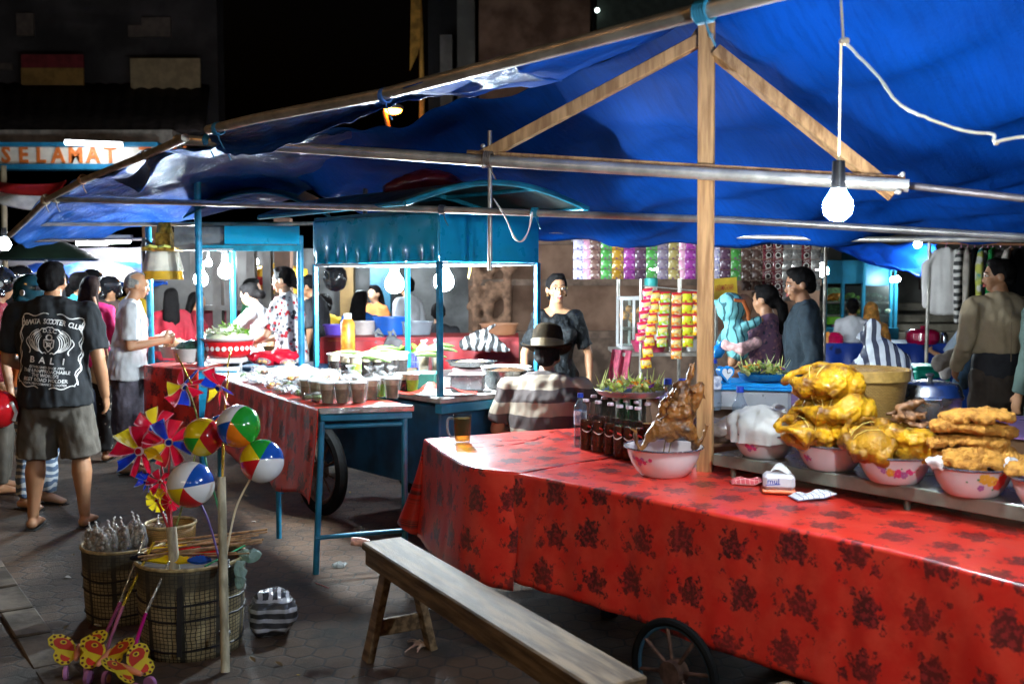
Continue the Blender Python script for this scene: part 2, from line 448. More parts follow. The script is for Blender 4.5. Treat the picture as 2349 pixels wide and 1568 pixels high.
# temple wall with carved panel, behind the middle stall
tw = thing('temple_wall', 'red brown stone wall with a carved relief panel behind the vendor', 'wall', P(1500, 870, 12.5))
b = B(); quad_box(b, 1075, 420, 1885, 900, 12.5, .6); b.build('wall', brown, tw, True)
b = B()
for x0, y0, x1, y1, k_ in ((1075, 640, 1885, 655, .14), (1075, 760, 1885, 775, .2), (1075, 775, 1885, 900, .26), (1075, 540, 1885, 560, .2)): quad_box(b, x0, y0, x1, y1, 12.5 - k_, k_ - .004)
b.build('moulding', mat('wall_stone', (.17, .11, .08), .9, var=.4, sc=5, bmp=.6, bsc=25), tw, True)
b = B()
for i in range(26):
    c = P(rnd(1085, 1170), rnd(610, 750), 12.42); b.ball(c, (rnd(.05, .13), .08, rnd(.04, .1)), 10, 7)
for x in (1092, 1165): b.box(P(x, 680, 12.4), (.1, .12, .9), bev=.02)
b.blob('relief', mat('carved_stone', (.24, .13, .08), .9, var=.4, sc=12, bmp=.6, bsc=40), .025, tw, True, 2)
# stepped grey building at right
gb = thing('temple_hall', 'grey stone hall with wide steps behind the clothes rack', 'building', P(2150, 790, 15.5))
b = B(); quad_box(b, 1850, 380, 2700, 900, 15.6, .8); b.build('wall', greyw, gb, True)
b = B(); quad_box(b, 2112, 585, 2150, 664, 15.5, .08); b.build('door', mat('hall_door', (.09, .05, .045), .7), gb, True)
b = B()
for i, (y0, y1) in enumerate(((695, 712), (722, 738), (744, 758), (762, 790))): quad_box(b, 1880 + 12 * i, y0, 2420, y1, 15.2 - .4 * i, .4)
b.build('steps', mat('step_stone', (.30, .26, .20), .85, var=.3, sc=4, bmp=.5, bsc=20), gb, True)

# far stall roofs at left, between the gate and the crowd
def far_tent(name, label, cat, quad, m, sag=.1, wr=.03, legs=()):
    t = thing(name, label, cat, (quad[0].x, quad[0].y, 0))
    b = B(); a, c, d, e = quad
    b.grid(lambda u, v: a.lerp(c, u).lerp(d.lerp(e, u), v) + V((0, 0, -sag * math.sin(math.pi * u) * math.sin(math.pi * v))) + noise.noise_vector(V((u * 9, v * 6, a.x))) * wr, 24, 10)
    b.build('canopy', m, t, True, solid=.01)
    for k_ in legs:
        p = B(); p.cyl((k_.x, k_.y, 0), k_, .025); p.build('leg', steel, t, True)
    return t
wt = mat('white_tarp', (.75, .74, .78), .5, var=.08, tl=.3); bt = mat('far_blue_tarp', (.01, .10, .55), .45, var=.3, sc=2, tl=.3); gt = mat('green_canvas', (.012, .035, .02), .8, tl=.1)
far_tent('banner_screen', 'long white banner with red top edge behind the crowd', 'banner', (P(-80, 572, 16), P(420, 566, 16), P(-80, 612, 16), P(420, 608, 16)), wt, 0, .02, (P(120, 574, 16.1), P(395, 568, 16.1)))
far_tent('far_tarp_stall', 'blue tarp stall roof behind the crowd near the helmets', 'tent', (P(40, 612, 14.5), P(360, 600, 14.5), P(30, 650, 12.5), P(380, 655, 12.5)), bt, .1, .08, (P(45, 640, 13), P(335, 640, 13)))
gp = thing('green_parasol', 'dark green canvas parasol above the left crowd', 'parasol', P(110, 620, 13.2))
b = B(); b.lathe([(.02, .28), (.25, .2), (.5, .08), (.66, -.02), (.62, -.04), (.45, .03), (.02, .1)], 16, P(105, 590, 13.2)); b.build('canopy', gt, gp, True)
b = B(); b.cyl((P(105, 600, 13.2).x, 13.2, 0), P(105, 575, 13.2), .02); b.build('pole', steel, gp, True)
fl = thing('red_white_flag', 'red and white flag draped below the lettered gate', 'flag', P(70, 420, 15))
b = B()
f0, f1, f2, f3 = P(-60, 398, 15), P(150, 412, 14.6), P(-60, 440, 15), P(145, 478, 14.6)
for m_, v0, v1 in ((0, 0, .45), (1, .45, 1)):
    b.m = m_; b.grid(lambda u, v: f0.lerp(f1, u).lerp(f2.lerp(f3, u), v0 + (v1 - v0) * v) + V((0, .12 * math.sin(u * 9 + v * 2), -.12 * math.sin(math.pi * u))), 24, 6)
b.build('cloth', [mat('flag_red', (.55, .02, .02), .7, tl=.2), mat('flag_white', (.7, .66, .6), .7, tl=.2)], fl, True, solid=.008)
b = B(); b.cyl((P(8, 640, 15).x, 15, 0), P(8, 380, 15), .04); b.build('pole', mat('flag_pole', (.4, .32, .2), .6), fl, True)
# grey kiosk frame behind the left cart
ks = thing('glass_kiosk', 'grey framed snack kiosk with open windows behind the left cart', 'kiosk', P(520, 760, 11.5))
b = B()
for x in (447, 497, 528, 575, 612): quad_box(b, x - 8, 560, x + 8, 760, 11.4, .12)
quad_box(b, 440, 562, 620, 575, 11.38, .16); quad_box(b, 440, 700, 620, 712, 11.38, .16); b.build('frame', mat('kiosk_frame', (.16, .14, .13), .6), ks, True)
b = B(); quad_box(b, 440, 712, 620, 840, 11.6, .8); b.build('counter', mat('kiosk_counter', (.25, .03, .05), .6), ks, True)
b = B(); quad_box(b, 330, 560, 640, 850, 12.9, .2); b.build('back_wall', mat('kiosk_wall', (.13, .12, .115), .8, var=.3, sc=2), ks, True)
b = B(); quad_box(b, 640, 570, 1075, 850, 13.2, .2); tag(b.build('hall_wall', mat('hall_wall_m', (.18, .18, .18), .9, var=.5, sc=1.5)), 'grey brown hall wall behind the seated diners', 'wall')
# ================= MARKET CANOPY =================
U = V((-.677, .737, 0)); W = V((.737, .677, 0)); O0 = V((.5, 2.61, 0))
def ST(s, t, z): 
    p = O0 + U * s + W * t; return V((p.x, p.y, z))
def tarp_mat(key, col, rough, spec, tl, uvs=(26, 2.2, 1), bd=.02, bs_=.6, cs=.5):
    m, nt, bs = _mk(key); co = coords(nt)
    n1 = noise_(nt, co, 1.6, 5); c = mixc(nt, ramp(nt, n1, .3, .7), dark(col, .8), dark(col, 1.2))
    st = noise_(nt, coords(nt, 'UV', uvs), 3, 4, .6)
    c = mixc(nt, math_(nt, 'MULTIPLY', ramp(nt, st, .42, .66), cs), c, dark(col, .45))
    nt.links.new(c, bs.inputs['Base Color']); bs.inputs['Roughness'].default_value = rough; bs.inputs['Specular IOR Level'].default_value = spec
    h = math_(nt, 'ADD', noise_(nt, co, 55, 4, .7), math_(nt, 'MULTIPLY', st, 1.6)); bump(nt, bs, h, bs_, bd)
    t = N(nt, 'ShaderNodeBsdfTranslucent'); nt.links.new(c, t.inputs['Color'])
    mx = N(nt, 'ShaderNodeMixShader'); mx.inputs[0].default_value = tl
    nt.links.new(bs.outputs[0], mx.inputs[1]); nt.links.new(t.outputs[0], mx.inputs[2]); nt.links.new(mx.outputs[0], nt.nodes['Material Output'].inputs[0])
    return m
tarpm = tarp_mat('tarp_blue', (.001, .068, .40), .66, .08, .12, (9, 1.2, 1), .02, .3, .35)
wetm = tarp_mat('tarp_blue_wet', (.001, .07, .34), .3, .75, .07, (2.2, 16, 1), .05)
def wr(p, amp, sc, an=(1, 1, 1), seed=0):
    q = V((p.x * an[0], p.y * an[1], p.z * an[2])) * sc + V((seed, seed * 2, 0)); return p + V((0, 0, noise.noise(q) * amp + noise.noise(q * 2.7) * amp * .4))
def foldw(s, t, amp, f=3.2, k=1.1, seed=0):
    """long diagonal tension folds"""
    q = V((s * k + t * .55, (t - s * .35) * f, seed)); return noise.noise(q) * amp + noise.noise(q * 2.1) * amp * .35
def ridge_t(s): return 1.27 + .48 * max(0, min(1, (s - .9) / 1.3))
def back(u, v):
    s = -2.6 + 8.2 * u; tr = ridge_t(s); t = tr + (3.62 - tr) * v
    zr = 2.74 - .03 * max(0, s); ze = 1.86 + .035 * max(0, s - 3) - .02 * (s < 0) * -s
    z = zr + (ze - zr) * v - (.15 - .07 * max(0, min(1, (s - .5) / 2))) * math.sin(math.pi * v) * (1 + .3 * math.sin(s * 2.3)) + foldw(s, t, .085) + .016 * noise.noise(V((s * 2.2 + t * 1.1, (t - s * .35) * 11, 3)))
    if v > .85: z += .02 * math.sin(s * 7) * (v - .85) / .15
    return ST(s, t, z)
cp = thing('market_canopy', 'ridged blue tarp canopy over the red cloth food stall', 'canopy', ST(0, 1.3, 0))
b = B(); b.grid(back, 150, 44, lambda u, v: (u * 8, v * 3)); b.build('back_slope', tarpm, cp, True, smooth=60, solid=.004)
def front(u, v):
    # right-hand front slope, its left margin running up diagonally to the ridge
    s1 = 1.35 + .45 * v; s = -2.6 + (s1 + 2.6) * u; t = .03 + (ridge_t(s) - .03) * v
    z = 2.29 + (2.74 - .03 * max(0, s) - 2.29) * v - (.11 * max(0, min(1, (s - .75) / .7)) - .012) * math.sin(math.pi * v) + foldw(s, t, .012 + .05 * max(0, min(1, (s - .6) / .7)), seed=3) + .006 * noise.noise(V((s * 2.2, (t - s * .35) * 11, 8)))
    return ST(s, t, z)
b = B(); b.grid(front, 80, 24, lambda u, v: (u * 4, v * 1.4)); b.build('front_slope', tarpm, cp, True, smooth=60, solid=.004)
# rolled strip left hanging along the front pole
rows = [[P(470, 303, 4.85), P(590, 276, 4.42), P(760, 238, 4.02), P(880, 222, 3.86), P(1010, 190, 3.62), P(1180, 148, 3.3)],
        [P(490, 330, 5.0), P(600, 322, 4.7), P(770, 272, 4.3), P(890, 238, 4.05), P(1020, 205, 3.8), P(1200, 172, 3.5)],
        [P(500, 345, 4.95), P(590, 358, 4.75), P(765, 294, 4.28), P(900, 244, 4.0), P(1050, 212, 3.8), P(1290, 176, 3.6)]]
fs_ = surf(rows, 120, 14)
b = B(); b.grid(lambda u, v: wr(fs_(u, v), .02, 6) + V((0, 0, .010 * noise.noise(V((u * 26, v * 3, 2))))), 120, 14, lambda u, v: (u * 3, v * .4)); b.build('edge_strip', wetm, cp, True, smooth=60, solid=.004)
# left-hand front slope, wet and low
rows = [[P(18, 545, 7.9), P(100, 466, 7.25), P(200, 412, 6.4), P(340, 362, 5.6), P(430, 338, 5.15), P(520, 322, 4.9), P(560, 316, 4.8)],
        [P(40, 552, 8.2), P(130, 492, 7.9), P(240, 440, 7.4), P(380, 392, 6.9), P(480, 370, 6.4), P(590, 340, 6.1), P(690, 322, 6.0)],
        [P(70, 560, 8.7), P(180, 520, 8.6), P(310, 470, 8.5), P(450, 425, 8.2), P(570, 395, 7.7), P(700, 360, 7.3), P(820, 326, 7.1)],
        [P(90, 566, 9.4), P(220, 545, 9.4), P(370, 515, 9.3), P(520, 485, 9.2), P(660, 455, 8.9), P(800, 420, 8.3), P(940, 380, 7.9)]]
fs2 = surf(rows, 150, 70)
b = B(); b.grid(lambda u, v: wr(fs2(u, v), .07, 2.2, (1, .4, 1), 4) + V((0, 0, .022 * noise.noise(V((u * 5 + v * 2, (v - u * .5) * 16, 1))) + .010 * noise.noise(V((u * 14, (v - u * .5) * 34, 5))))), 150, 70, lambda u, v: (u * 5, v * 2)); b.build('left_slope', wetm, cp, True, smooth=60, solid=.004)
# hanging corner of tarp under the crossbar
rows = [[P(335, 372, 5.7), P(352, 352, 5.5), P(372, 348, 5.4), P(400, 352, 5.3)], [P(300, 405, 5.9), P(335, 415, 5.8), P(350, 400, 5.6), P(352, 375, 5.5)],
        [P(262, 412, 6.1), P(305, 432, 6.0), P(322, 440, 5.9), P(345, 405, 5.6)]]
fs3 = surf(rows, 14, 14)
b = B(); b.grid(fs3, 14, 14); b.build('loose_corner', wetm, cp, True, smooth=60, solid=.006)
# frame pipes: each pole can be untied and lifted away
def pipe(name, label, pts, r=.021, m=steel, group='steel pipes lashed under the canopy'):
    t = thing(name, label, 'pole', (pts[0].x, pts[0].y, 0), 0, group)
    c = B(); c.tube(pts, r, 14); c.build('tube', m, t, True)
    return t
def lash(t, px, py, d, col=(.02, .25, .5), n=3, r=.026, ax=(1, 0, -.2)):
    c = B(); p = P(px, py, d); ax = V(ax).normalized(); x, y = basis(ax)
    for k in range(n):
        ring = [p + ax * (.009 * (k - n / 2)) + (x * math.cos(a * .5236) + y * math.sin(a * .5236)) * r for a in range(13)]
        c.tube(ring, .0045, 5, False)
    c.tube([p, p + V((.01, -.02, -.05)), p + V((.03, -.02, -.09))], .003, 5)
    c.build('lashing', mat('lash%s' % (col,), col, .6), t, True)
pf = pipe('eave_pole', 'thick steel pole along the upper front edge of the canopy', [ST(-2.2, -.03, 2.3), ST(-1, 0, 2.3), P(1611, 26, 2.62), P(880, 216, 3.77), P(587, 272, 4.36), P(478, 298, 4.72)], .022)
lash(pf, 1612, 28, 2.62, (.02, .22, .38), 5, .027, U); lash(pf, 882, 220, 3.77, (.03, .12, .4), 3, .026, U); lash(pf, 500, 296, 4.65, (.02, .2, .42), 4, .027, U)
p2 = pipe('eave_pole', 'slim steel pole sloping down to the left corner of the canopy', [P(425, 316, 4.95), P(350, 350, 5.5), P(190, 414, 6.5), P(105, 460, 7.1), P(60, 505, 7.6), P(22, 540, 7.9)], .021)
lash(p2, 190, 412, 6.5, (.35, .2, .12), 4, .028, (-.6, .6, -.3)); lash(p2, 105, 458, 7.1, (.3, .22, .14), 5, .03, (-.5, .6, -.4)); lash(p2, 335, 356, 5.6, (.3, .3, .32), 2, .026, (-.6, .6, -.2))
p3 = pipe('crossbar', 'bright steel crossbar running under the ridge to the bulb', [P(405, 320, 5.1), P(1120, 369, 4.42), P(2085, 426, 3.78)], .025)
lash(p3, 480, 322, 5.02, (.02, .2, .42), 4, .028, (1, -.3, -.1)); lash(p3, 1122, 366, 4.42, (.10, .07, .05), 4, .034, (1, -.3, -.1)); lash(p3, 518, 326, 5.0, (.02, .3, .5), 2, .026, (1, -.3, -.1))
p4 = pipe('purlin', 'long dull steel pipe crossing in front of the cart roofs', [P(108, 456, 7.05), P(1020, 481, 5.55), P(1690, 505, 5.0), P(2420, 548, 4.6)], .0185)
lash(p4, 1016, 481, 5.55, (.05, .06, .08), 4, .023, (1, -.3, -.1)); lash(p4, 1228, 487, 5.35, (.01, .2, .28), 4, .023, (1, -.3, -.1)); lash(p4, 130, 457, 7.0, (.3, .26, .2), 4, .024, (1, -.3, -.1))
pipe('purlin', 'thin steel pipe under the lower left tarp near the shrine', [P(45, 514, 8.0), P(560, 514, 8.6), P(742, 512, 8.7)], .016)
pipe('purlin', 'rear eave pipe along the bottom of the blue back slope', [P(1226, 529, 8.0), P(1600, 540, 7.0), P(1990, 549, 6.0), P(2500, 548, 5.05)], .016)
pipe('purlin', 'dark pipe continuing right from the end of the crossbar', [P(2078, 425, 3.85), P(2460, 468, 3.5)], .014, mat('dull_pipe', (.12, .1, .1), .5, .6))
pipe('purlin', 'lowest left pipe below the dark tarp fringe', [P(60, 552, 8.4), P(350, 548, 9.0)], .014, mat('dull_pipe', (.12, .1, .1), .5, .6))
for px, y0, d, lab in ((838, 355, 7.9, 'dark upright rod between the two cart roofs'), (1124, 300, 5.75, 'thin bright upright rod rising through the arched cart roof')):
    q = P(px, y0, d); c = thing('tent_rod', lab, 'pole', (q.x, q.y, 0), 0, 'steel pipes lashed under the canopy')
    bb = B(); bb.cyl(P(px, 620 if px > 1000 else 510, d), q, .018 if px < 1000 else .013); bb.build('tube', mat('dull_pipe', (.12, .1, .1), .5, .6) if px < 1000 else steel, c, True)
# king-post of raw timber
timber = mat('raw_timber', (.36, .17, .062), .65, var=.3, sc=5, bmp=.25, bsc=60, an=(6, 6, .6), col2=(.50, .27, .11))
kp = thing('timber_truss', 'raw timber king post with two braces holding up the ridge', 'truss', (P(1618, 1070, 4.2).x, 4.2, 0))
top, bot = P(1621, 40, 4.17), P(1617, 1090, 4.21)
c = B(); c.beam(bot, top, .065, .055, side=(.35, 1, 0)); c.build('post', timber, kp, True)
c = B(); c.beam(P(1090, 368, 4.5), P(1606, 92, 4.2), .05, .058, side=(.2, 1, 0)); c.plate([P(1579, 92, 4.19), P(1600, 62, 4.19), P(1602, 96, 4.19)], .03, V((0, 1, 0))); c.build('brace', timber, kp, True)
c = B(); c.beam(P(1640, 118, 4.15), P(2052, 446, 3.92), .05, .056, side=(-.2, 1, 0)); c.build('brace', timber, kp, True)
c = B(); c.beam(P(1078, 357, 4.53), P(2075, 418, 3.89), .04, .088, side=(.2, 1, 0)); c.build('tie_beam', timber, kp, True)
c = B()
for p in (P(1631, 82, 4.13), P(1108, 335, 4.4), P(1109, 380, 4.4), P(2070, 400, 3.76), P(2062, 440, 3.76)):
    c = B(); c.ball(p, .011, 8, 6); c.cyl(p, p + V((0, .03, 0)), .006); c.build('bolt', steel, kp, True)

# bulbs
socketm = mat('black_bakelite', (.012, .012, .014), .35); bulbw = (0.80, .93, 1.0)
cordm = mat('cord_cream', (.55, .48, .3), .5)
def bulb(label, p, r, power, cord=None, cat='bulb', up=.09, m=None, white_cap=False):
    t = thing('light_bulb', label, 'light bulb', p, 0, 'bare bulbs lighting the stalls')
    c = B(); c.lathe([(.001, -1.05), (.5, -.95), (.88, -.6), (1, -.1), (.93, .35), (.62, .85), (.45, 1.2)], 20)
    c.v = [tuple(V(v) * r) for v in c.v]; c.build('glass', glow('bulb%g%s' % (power, 'w' if m else ''), m or bulbw, power), t)
    c = B(); c.cyl((0, 0, r * 1.15), (0, 0, r * 1.15 + up), r * .5, r * .42); c.build('socket', white if white_cap else socketm, t)
    if cord:
        c = B(); c.tube(cord, .004, 6); c.build('cord', cordm, t, True)
    return t
bp = P(1922, 472, 3.25)
bulb('large glowing bulb hanging on a cord over the red table', bp, .047, 600, [bp + V((0, 0, .14)), P(1929, 100, 3.0), P(1934, 90, 2.98), P(1926, -60, 2.9)])
bq = V((1.15, 1.45, 1.93))
bulb('glowing bulb hung off the right edge of the photo on the cream cord', bq, .046, 850, [bq + V((0, 0, .12)), bq + V((.02, .1, .35))])
bulb_string = [V((-4.2, -1.6, 3.3)), V((-2.8, -1.9, 3.22)), V((-1.4, -2.1, 3.2)), V((.2, -2.2, 3.25))]
for i_, p_ in enumerate(bulb_string): bulb('warm bulb %s on a cord across the lane behind the viewer' % ['farthest left', 'second from the left', 'third from the left', 'farthest right'][i_], p_, .05, (500, 460, 190, 150)[i_], [p_ + V((0, 0, .14)), p_ + V((0, 0, .3))], m=(1, .79, .56))
cb = thing('overhead_cable', 'black cable carrying the warm bulbs across the lane behind the viewer', 'cable', (-2, -2, 3.6)); c = B(); c.tube(spline([V((-7.2, 3.2, 4.5))] + [p_ + V((0, 0, .3)) for p_ in bulb_string] + [V((3.5, -1.6, 3.9))], 40), .008, 6); c.build('cable', mat('cable_black', (.01, .01, .01), .6), cb, True)
sl2 = thing('street_lamp', 'orange street lamp at the kerb left of the photo', 'street lamp', (-7.2, 3.2, 0))
c = B(); c.tube([(-7.2, 3.2, 0), (-7.2, 3.2, 4.6), (-6.9, 3.2, 4.9), (-6.2, 3.2, 4.95)], .05); c.build('pole', steel, sl2, True)
c = B(); c.ball((-6.1, 3.2, 4.88), (.16, .12, .05)); c.build('lamp_glass', glow('sodium2', (1, .45, .1), 150), sl2, True)
c = B(); c.ball((-6.1, 3.2, 4.93), (.22, .16, .06)); c.build('hood', steel, sl2, True)
ck = thing('ceiling_cord', 'knotted cream cord sagging across the right side of the canopy', 'cord', P(1937, 95, 2.98))
c = B(); c.tube(spline([P(1937, 96, 2.98), P(2010, 170, 2.9), P(2062, 238, 2.85), P(2130, 272, 2.8), P(2210, 300, 2.76), P(2275, 308, 2.72), P(2284, 325, 2.7), P(2330, 316, 2.66), P(2480, 300, 2.5)], 50), .0042, 7); c.jitter(.002, 60); c.build('cord', mat('cord_white', (.75, .72, .55), .5), ck, True)
c = B(); c.ball(P(1937, 95, 2.98), (.014, .014, .012)); c.ball(P(1932, 96, 2.97), .010); c.ball(P(2286, 328, 2.7), .007); c.jitter(.003, 40); c.build('knot', mat('knot_tape', (.55, .42, .25), .6), ck, True)
# ================= RED FOOD STALL =================
def floral(key, red=(.66, .020, .012), ink=(.055, .012, .012), rough=.3):
    """red oilcloth with a repeating print of dark rose sprays (UV in metres)"""
    m, nt, bs = _mk(key); co = coords(nt, 'UV')
    sp = N(nt, 'ShaderNodeSeparateXYZ'); nt.links.new(co, sp.inputs[0])
    x = math_(nt, 'DIVIDE', sp.outputs[0], .225); col = math_(nt, 'FLOOR', x)
    y = math_(nt, 'ADD', math_(nt, 'DIVIDE', sp.outputs[1], .345), math_(nt, 'MULTIPLY', col, .41))
    fx = math_(nt, 'FRACT', x); fy = math_(nt, 'FRACT', y)
    cid = N(nt, 'ShaderNodeTexWhiteNoise'); cv = N(nt, 'ShaderNodeCombineXYZ'); nt.links.new(col, cv.inputs[0]); nt.links.new(math_(nt, 'FLOOR', y), cv.inputs[1]); nt.links.new(cv.outputs[0], cid.inputs['Vector'])
    fl = math_(nt, 'GREATER_THAN', cid.outputs[0], .5); fx = math_(nt, 'ABSOLUTE', math_(nt, 'SUBTRACT', fl, fx)); fx = math_(nt, 'ADD', fx, math_(nt, 'MULTIPLY', math_(nt, 'SUBTRACT', cid.outputs[0], .5), .12))
    dn = N(nt, 'ShaderNodeTexNoise'); dn.inputs['Scale'].default_value = 55; dn.inputs['Detail'].default_value = 3; nt.links.new(co, dn.inputs['Vector'])
    d2 = N(nt, 'ShaderNodeSeparateColor'); nt.links.new(dn.outputs['Color'], d2.inputs[0])
    px_ = math_(nt, 'MULTIPLY_ADD', math_(nt, 'SUBTRACT', d2.outputs[0], .5), .05, math_(nt, 'MULTIPLY', fx, .20))
    py_ = math_(nt, 'MULTIPLY_ADD', math_(nt, 'SUBTRACT', d2.outputs[1], .5), .06, math_(nt, 'MULTIPLY', fy, .31))
    best = None
    for cx, cy, r in ((.075, .085, .030), (.098, .068, .022), (.06, .06, .019), (.085, .115, .017), (.045, .1, .012), (.108, .098, .013), (.07, .135, .008), (.12, .125, .007), (.03, .07, .008), (.11, .04, .009),
                      (.12, .235, .026), (.14, .212, .019), (.105, .212, .016), (.16, .24, .012), (.118, .267, .013), (.085, .235, .010), (.07, .255, .007), (.15, .275, .007), (.06, .2, .012), (.17, .19, .009), (.045, .185, .006), (.03, .03, .005), (.022, .045, .004), (.14, .06, .006), (.152, .072, .004), (.16, .055, .004), (.035, .22, .005), (.028, .24, .004), (.04, .28, .006), (.055, .292, .004), (.15, .15, .005), (.165, .14, .004)):
        dx = math_(nt, 'SUBTRACT', px_, cx); dy = math_(nt, 'MULTIPLY', math_(nt, 'SUBTRACT', py_, cy), .8)
        d = math_(nt, 'SUBTRACT', math_(nt, 'SQRT', math_(nt, 'ADD', math_(nt, 'MULTIPLY', dx, dx), math_(nt, 'MULTIPLY', dy, dy))), r)
        best = d if best is None else math_(nt, 'MINIMUM', best, d)
    f = ramp(nt, best, .0035, -.0025)
    wear = noise_(nt, co, 9, 5, .65); petal = noise_(nt, co, 60, 3)
    base = mixc(nt, ramp(nt, wear, .35, .7), red, (min(1, red[0] * 1.12), red[1] * 2.6, red[2] * 2.2))
    inkc = mixc(nt, ramp(nt, petal, .46, .60), ink, (red[0] * .45, .022, .024))
    wash = math_(nt, 'MULTIPLY', f, math_(nt, 'MULTIPLY_ADD', noise_(nt, co, 2.5, 2), .5, .62, clamp=True))
    c = mixc(nt, wash, base, inkc); nt.links.new(c, bs.inputs['Base Color'])
    nt.links.new(math_(nt, 'MULTIPLY_ADD', wear, .3, rough - .12, clamp=True), bs.inputs['Roughness'])
    bs.inputs['Specular IOR Level'].default_value = .6; bs.inputs['Coat Weight'].default_value = .5; bs.inputs['Coat Roughness'].default_value = .22
    h = math_(nt, 'ADD', noise_(nt, co, 6, 4), math_(nt, 'MULTIPLY', noise_(nt, co, 300, 2), .05)); bump(nt, bs, h, .25, .02)
    return m
oil = floral('oilcloth_red')
TZ = .78
def drape(name, label, line, normals, depth, backdir, hem, flare, z0=TZ, seed=0, backlen=None, fold=.02, ucell=0.0, group=None):
    """a cloth over a table edge: line = points of the top front edge; returns the mesh object"""
    n = len(line); dist = [0]
    for i in range(1, n): dist.append(dist[-1] + (line[i] - line[i - 1]).length)
    prof = [('b', k / 14) for k in range(14)] + [('r', k / 5) for k in range(6)] + [('d', (k + 1) / 22) for k in range(22)]
    vs = []; uvs = []
    for (kind, t) in prof:
        for i in range(n):
            p = line[i]; nn = normals[i]; r = .014
            if kind == 'b':
                q = p + backdir[i] * depth[i] * (1 - t); z = z0 + .0035 * noise.noise(V((q.x * 5, q.y * 5, seed))) + .002; y = depth[i] * (1 - t)
            elif kind == 'r':
                a = t * math.pi / 2; q = p + nn * (r * math.sin(a)); z = z0 - r + r * math.cos(a) + .001; y = -r * a
            else:
                h = z0 - r - hem[i]; y = -.022 - h * t
                fo = fold * noise.noise(V((dist[i] * 4.2 + seed, seed * 3.3, t * .7))) * t ** .8 + .3 * fold * noise.noise(V((dist[i] * 13, seed, t * 2)))
                q = p + nn * (r + flare[i] * t ** 1.3 + fo); z = z0 - r - h * t + (.012 * noise.noise(V((dist[i] * 3, seed, 5))) if t > .9 else 0)
            vs.append(V((q.x, q.y, z))); uvs.append((dist[i] + ucell, y))
    fs = [(j * n + i, j * n + i + 1, (j + 1) * n + i + 1, (j + 1) * n + i) for j in range(len(prof) - 1) for i in range(n - 1)]
    b = B(); b.add(vs, fs, uvs)
    o = b.build(name, oil, smooth=70, solid=.003)
    return tag(o, label, 'tablecloth', group)
def dens(pts, step=.02):
    out = []
    for a, c in zip(pts, pts[1:]):
        k = max(1, int((c - a).length / step)); out += [a.lerp(c, i / k) for i in range(k)]
    return out + [pts[-1]]
NF = -W  # outward normal of the long front
fr = spline([L(1130, 1076, TZ), L(1200, 1087, TZ), L(1400, 1125, TZ), L(1660, 1179, TZ), L(2030, 1256, TZ), L(2349, 1339, TZ), L(2349, 1339, TZ) + V((.55, -.75, 0))], 150)
hem = [.335 - .05 * i / 150 for i in range(151)]
drape('tablecloth', 'long red oilcloth with dark roses over the front of the food stall', fr, [NF] * 151, [.98] * 151, [W] * 151, hem, [.02] * 151, seed=1, fold=.034)
# left end cloth, turning the corner
A0, A1, A2 = L(978, 1008, TZ), L(1092, 1073, TZ), L(1203, 1086, TZ)
ed = V((.91, .42, 0)).normalized(); nend = V((-.42, .91, 0)); nfl = V((-.93, -.36, 0)).normalized()
endp = dens([A0 + ed * .95, A0], .03); frp = dens(spline([A0, L(1035, 1046, TZ), A1, A2], 60), .02)
line = endp + [A0.copy() for _ in range(14)] + frp; nn = []; hm = []; fl_ = []
for i in range(len(endp)): nn.append(nend); hm.append(.36); fl_.append(.02 + .12 * (i / len(endp)) ** 3)
for k in range(14):
    t = k / 13; v = (nend * (1 - t) + nfl * t + V((-.8, .1, 0)) * math.sin(t * math.pi) * .9).normalized(); nn.append(v); hm.append(.36 - .06 * t); fl_.append(.14 * (1 - abs(t - .35)) + .02)
for i in range(len(frp)):
    t = i / (len(frp) - 1); nn.append((nfl * (1 - t) + NF * t).normalized()); hm.append(.29); fl_.append(.035 + .01 * math.sin(t * 8))
bd = [-nend] * len(endp) + [(-nend * (1 - k / 13) + ed * (k / 13)).normalized() for k in range(14)] + [(ed * (1 - i / len(frp)) + W * (i / len(frp))).normalized() for i in range(len(frp))]
dp = [.25] * len(endp) + [.25 + .5 * k / 13 for k in range(14)] + [.75] * len(frp)
drape('tablecloth', 'shorter red oilcloth with dark roses flaring at the far end by the mug', line, nn, dp, bd, hm, fl_, z0=TZ + .0035, seed=4, fold=.015, ucell=.37)
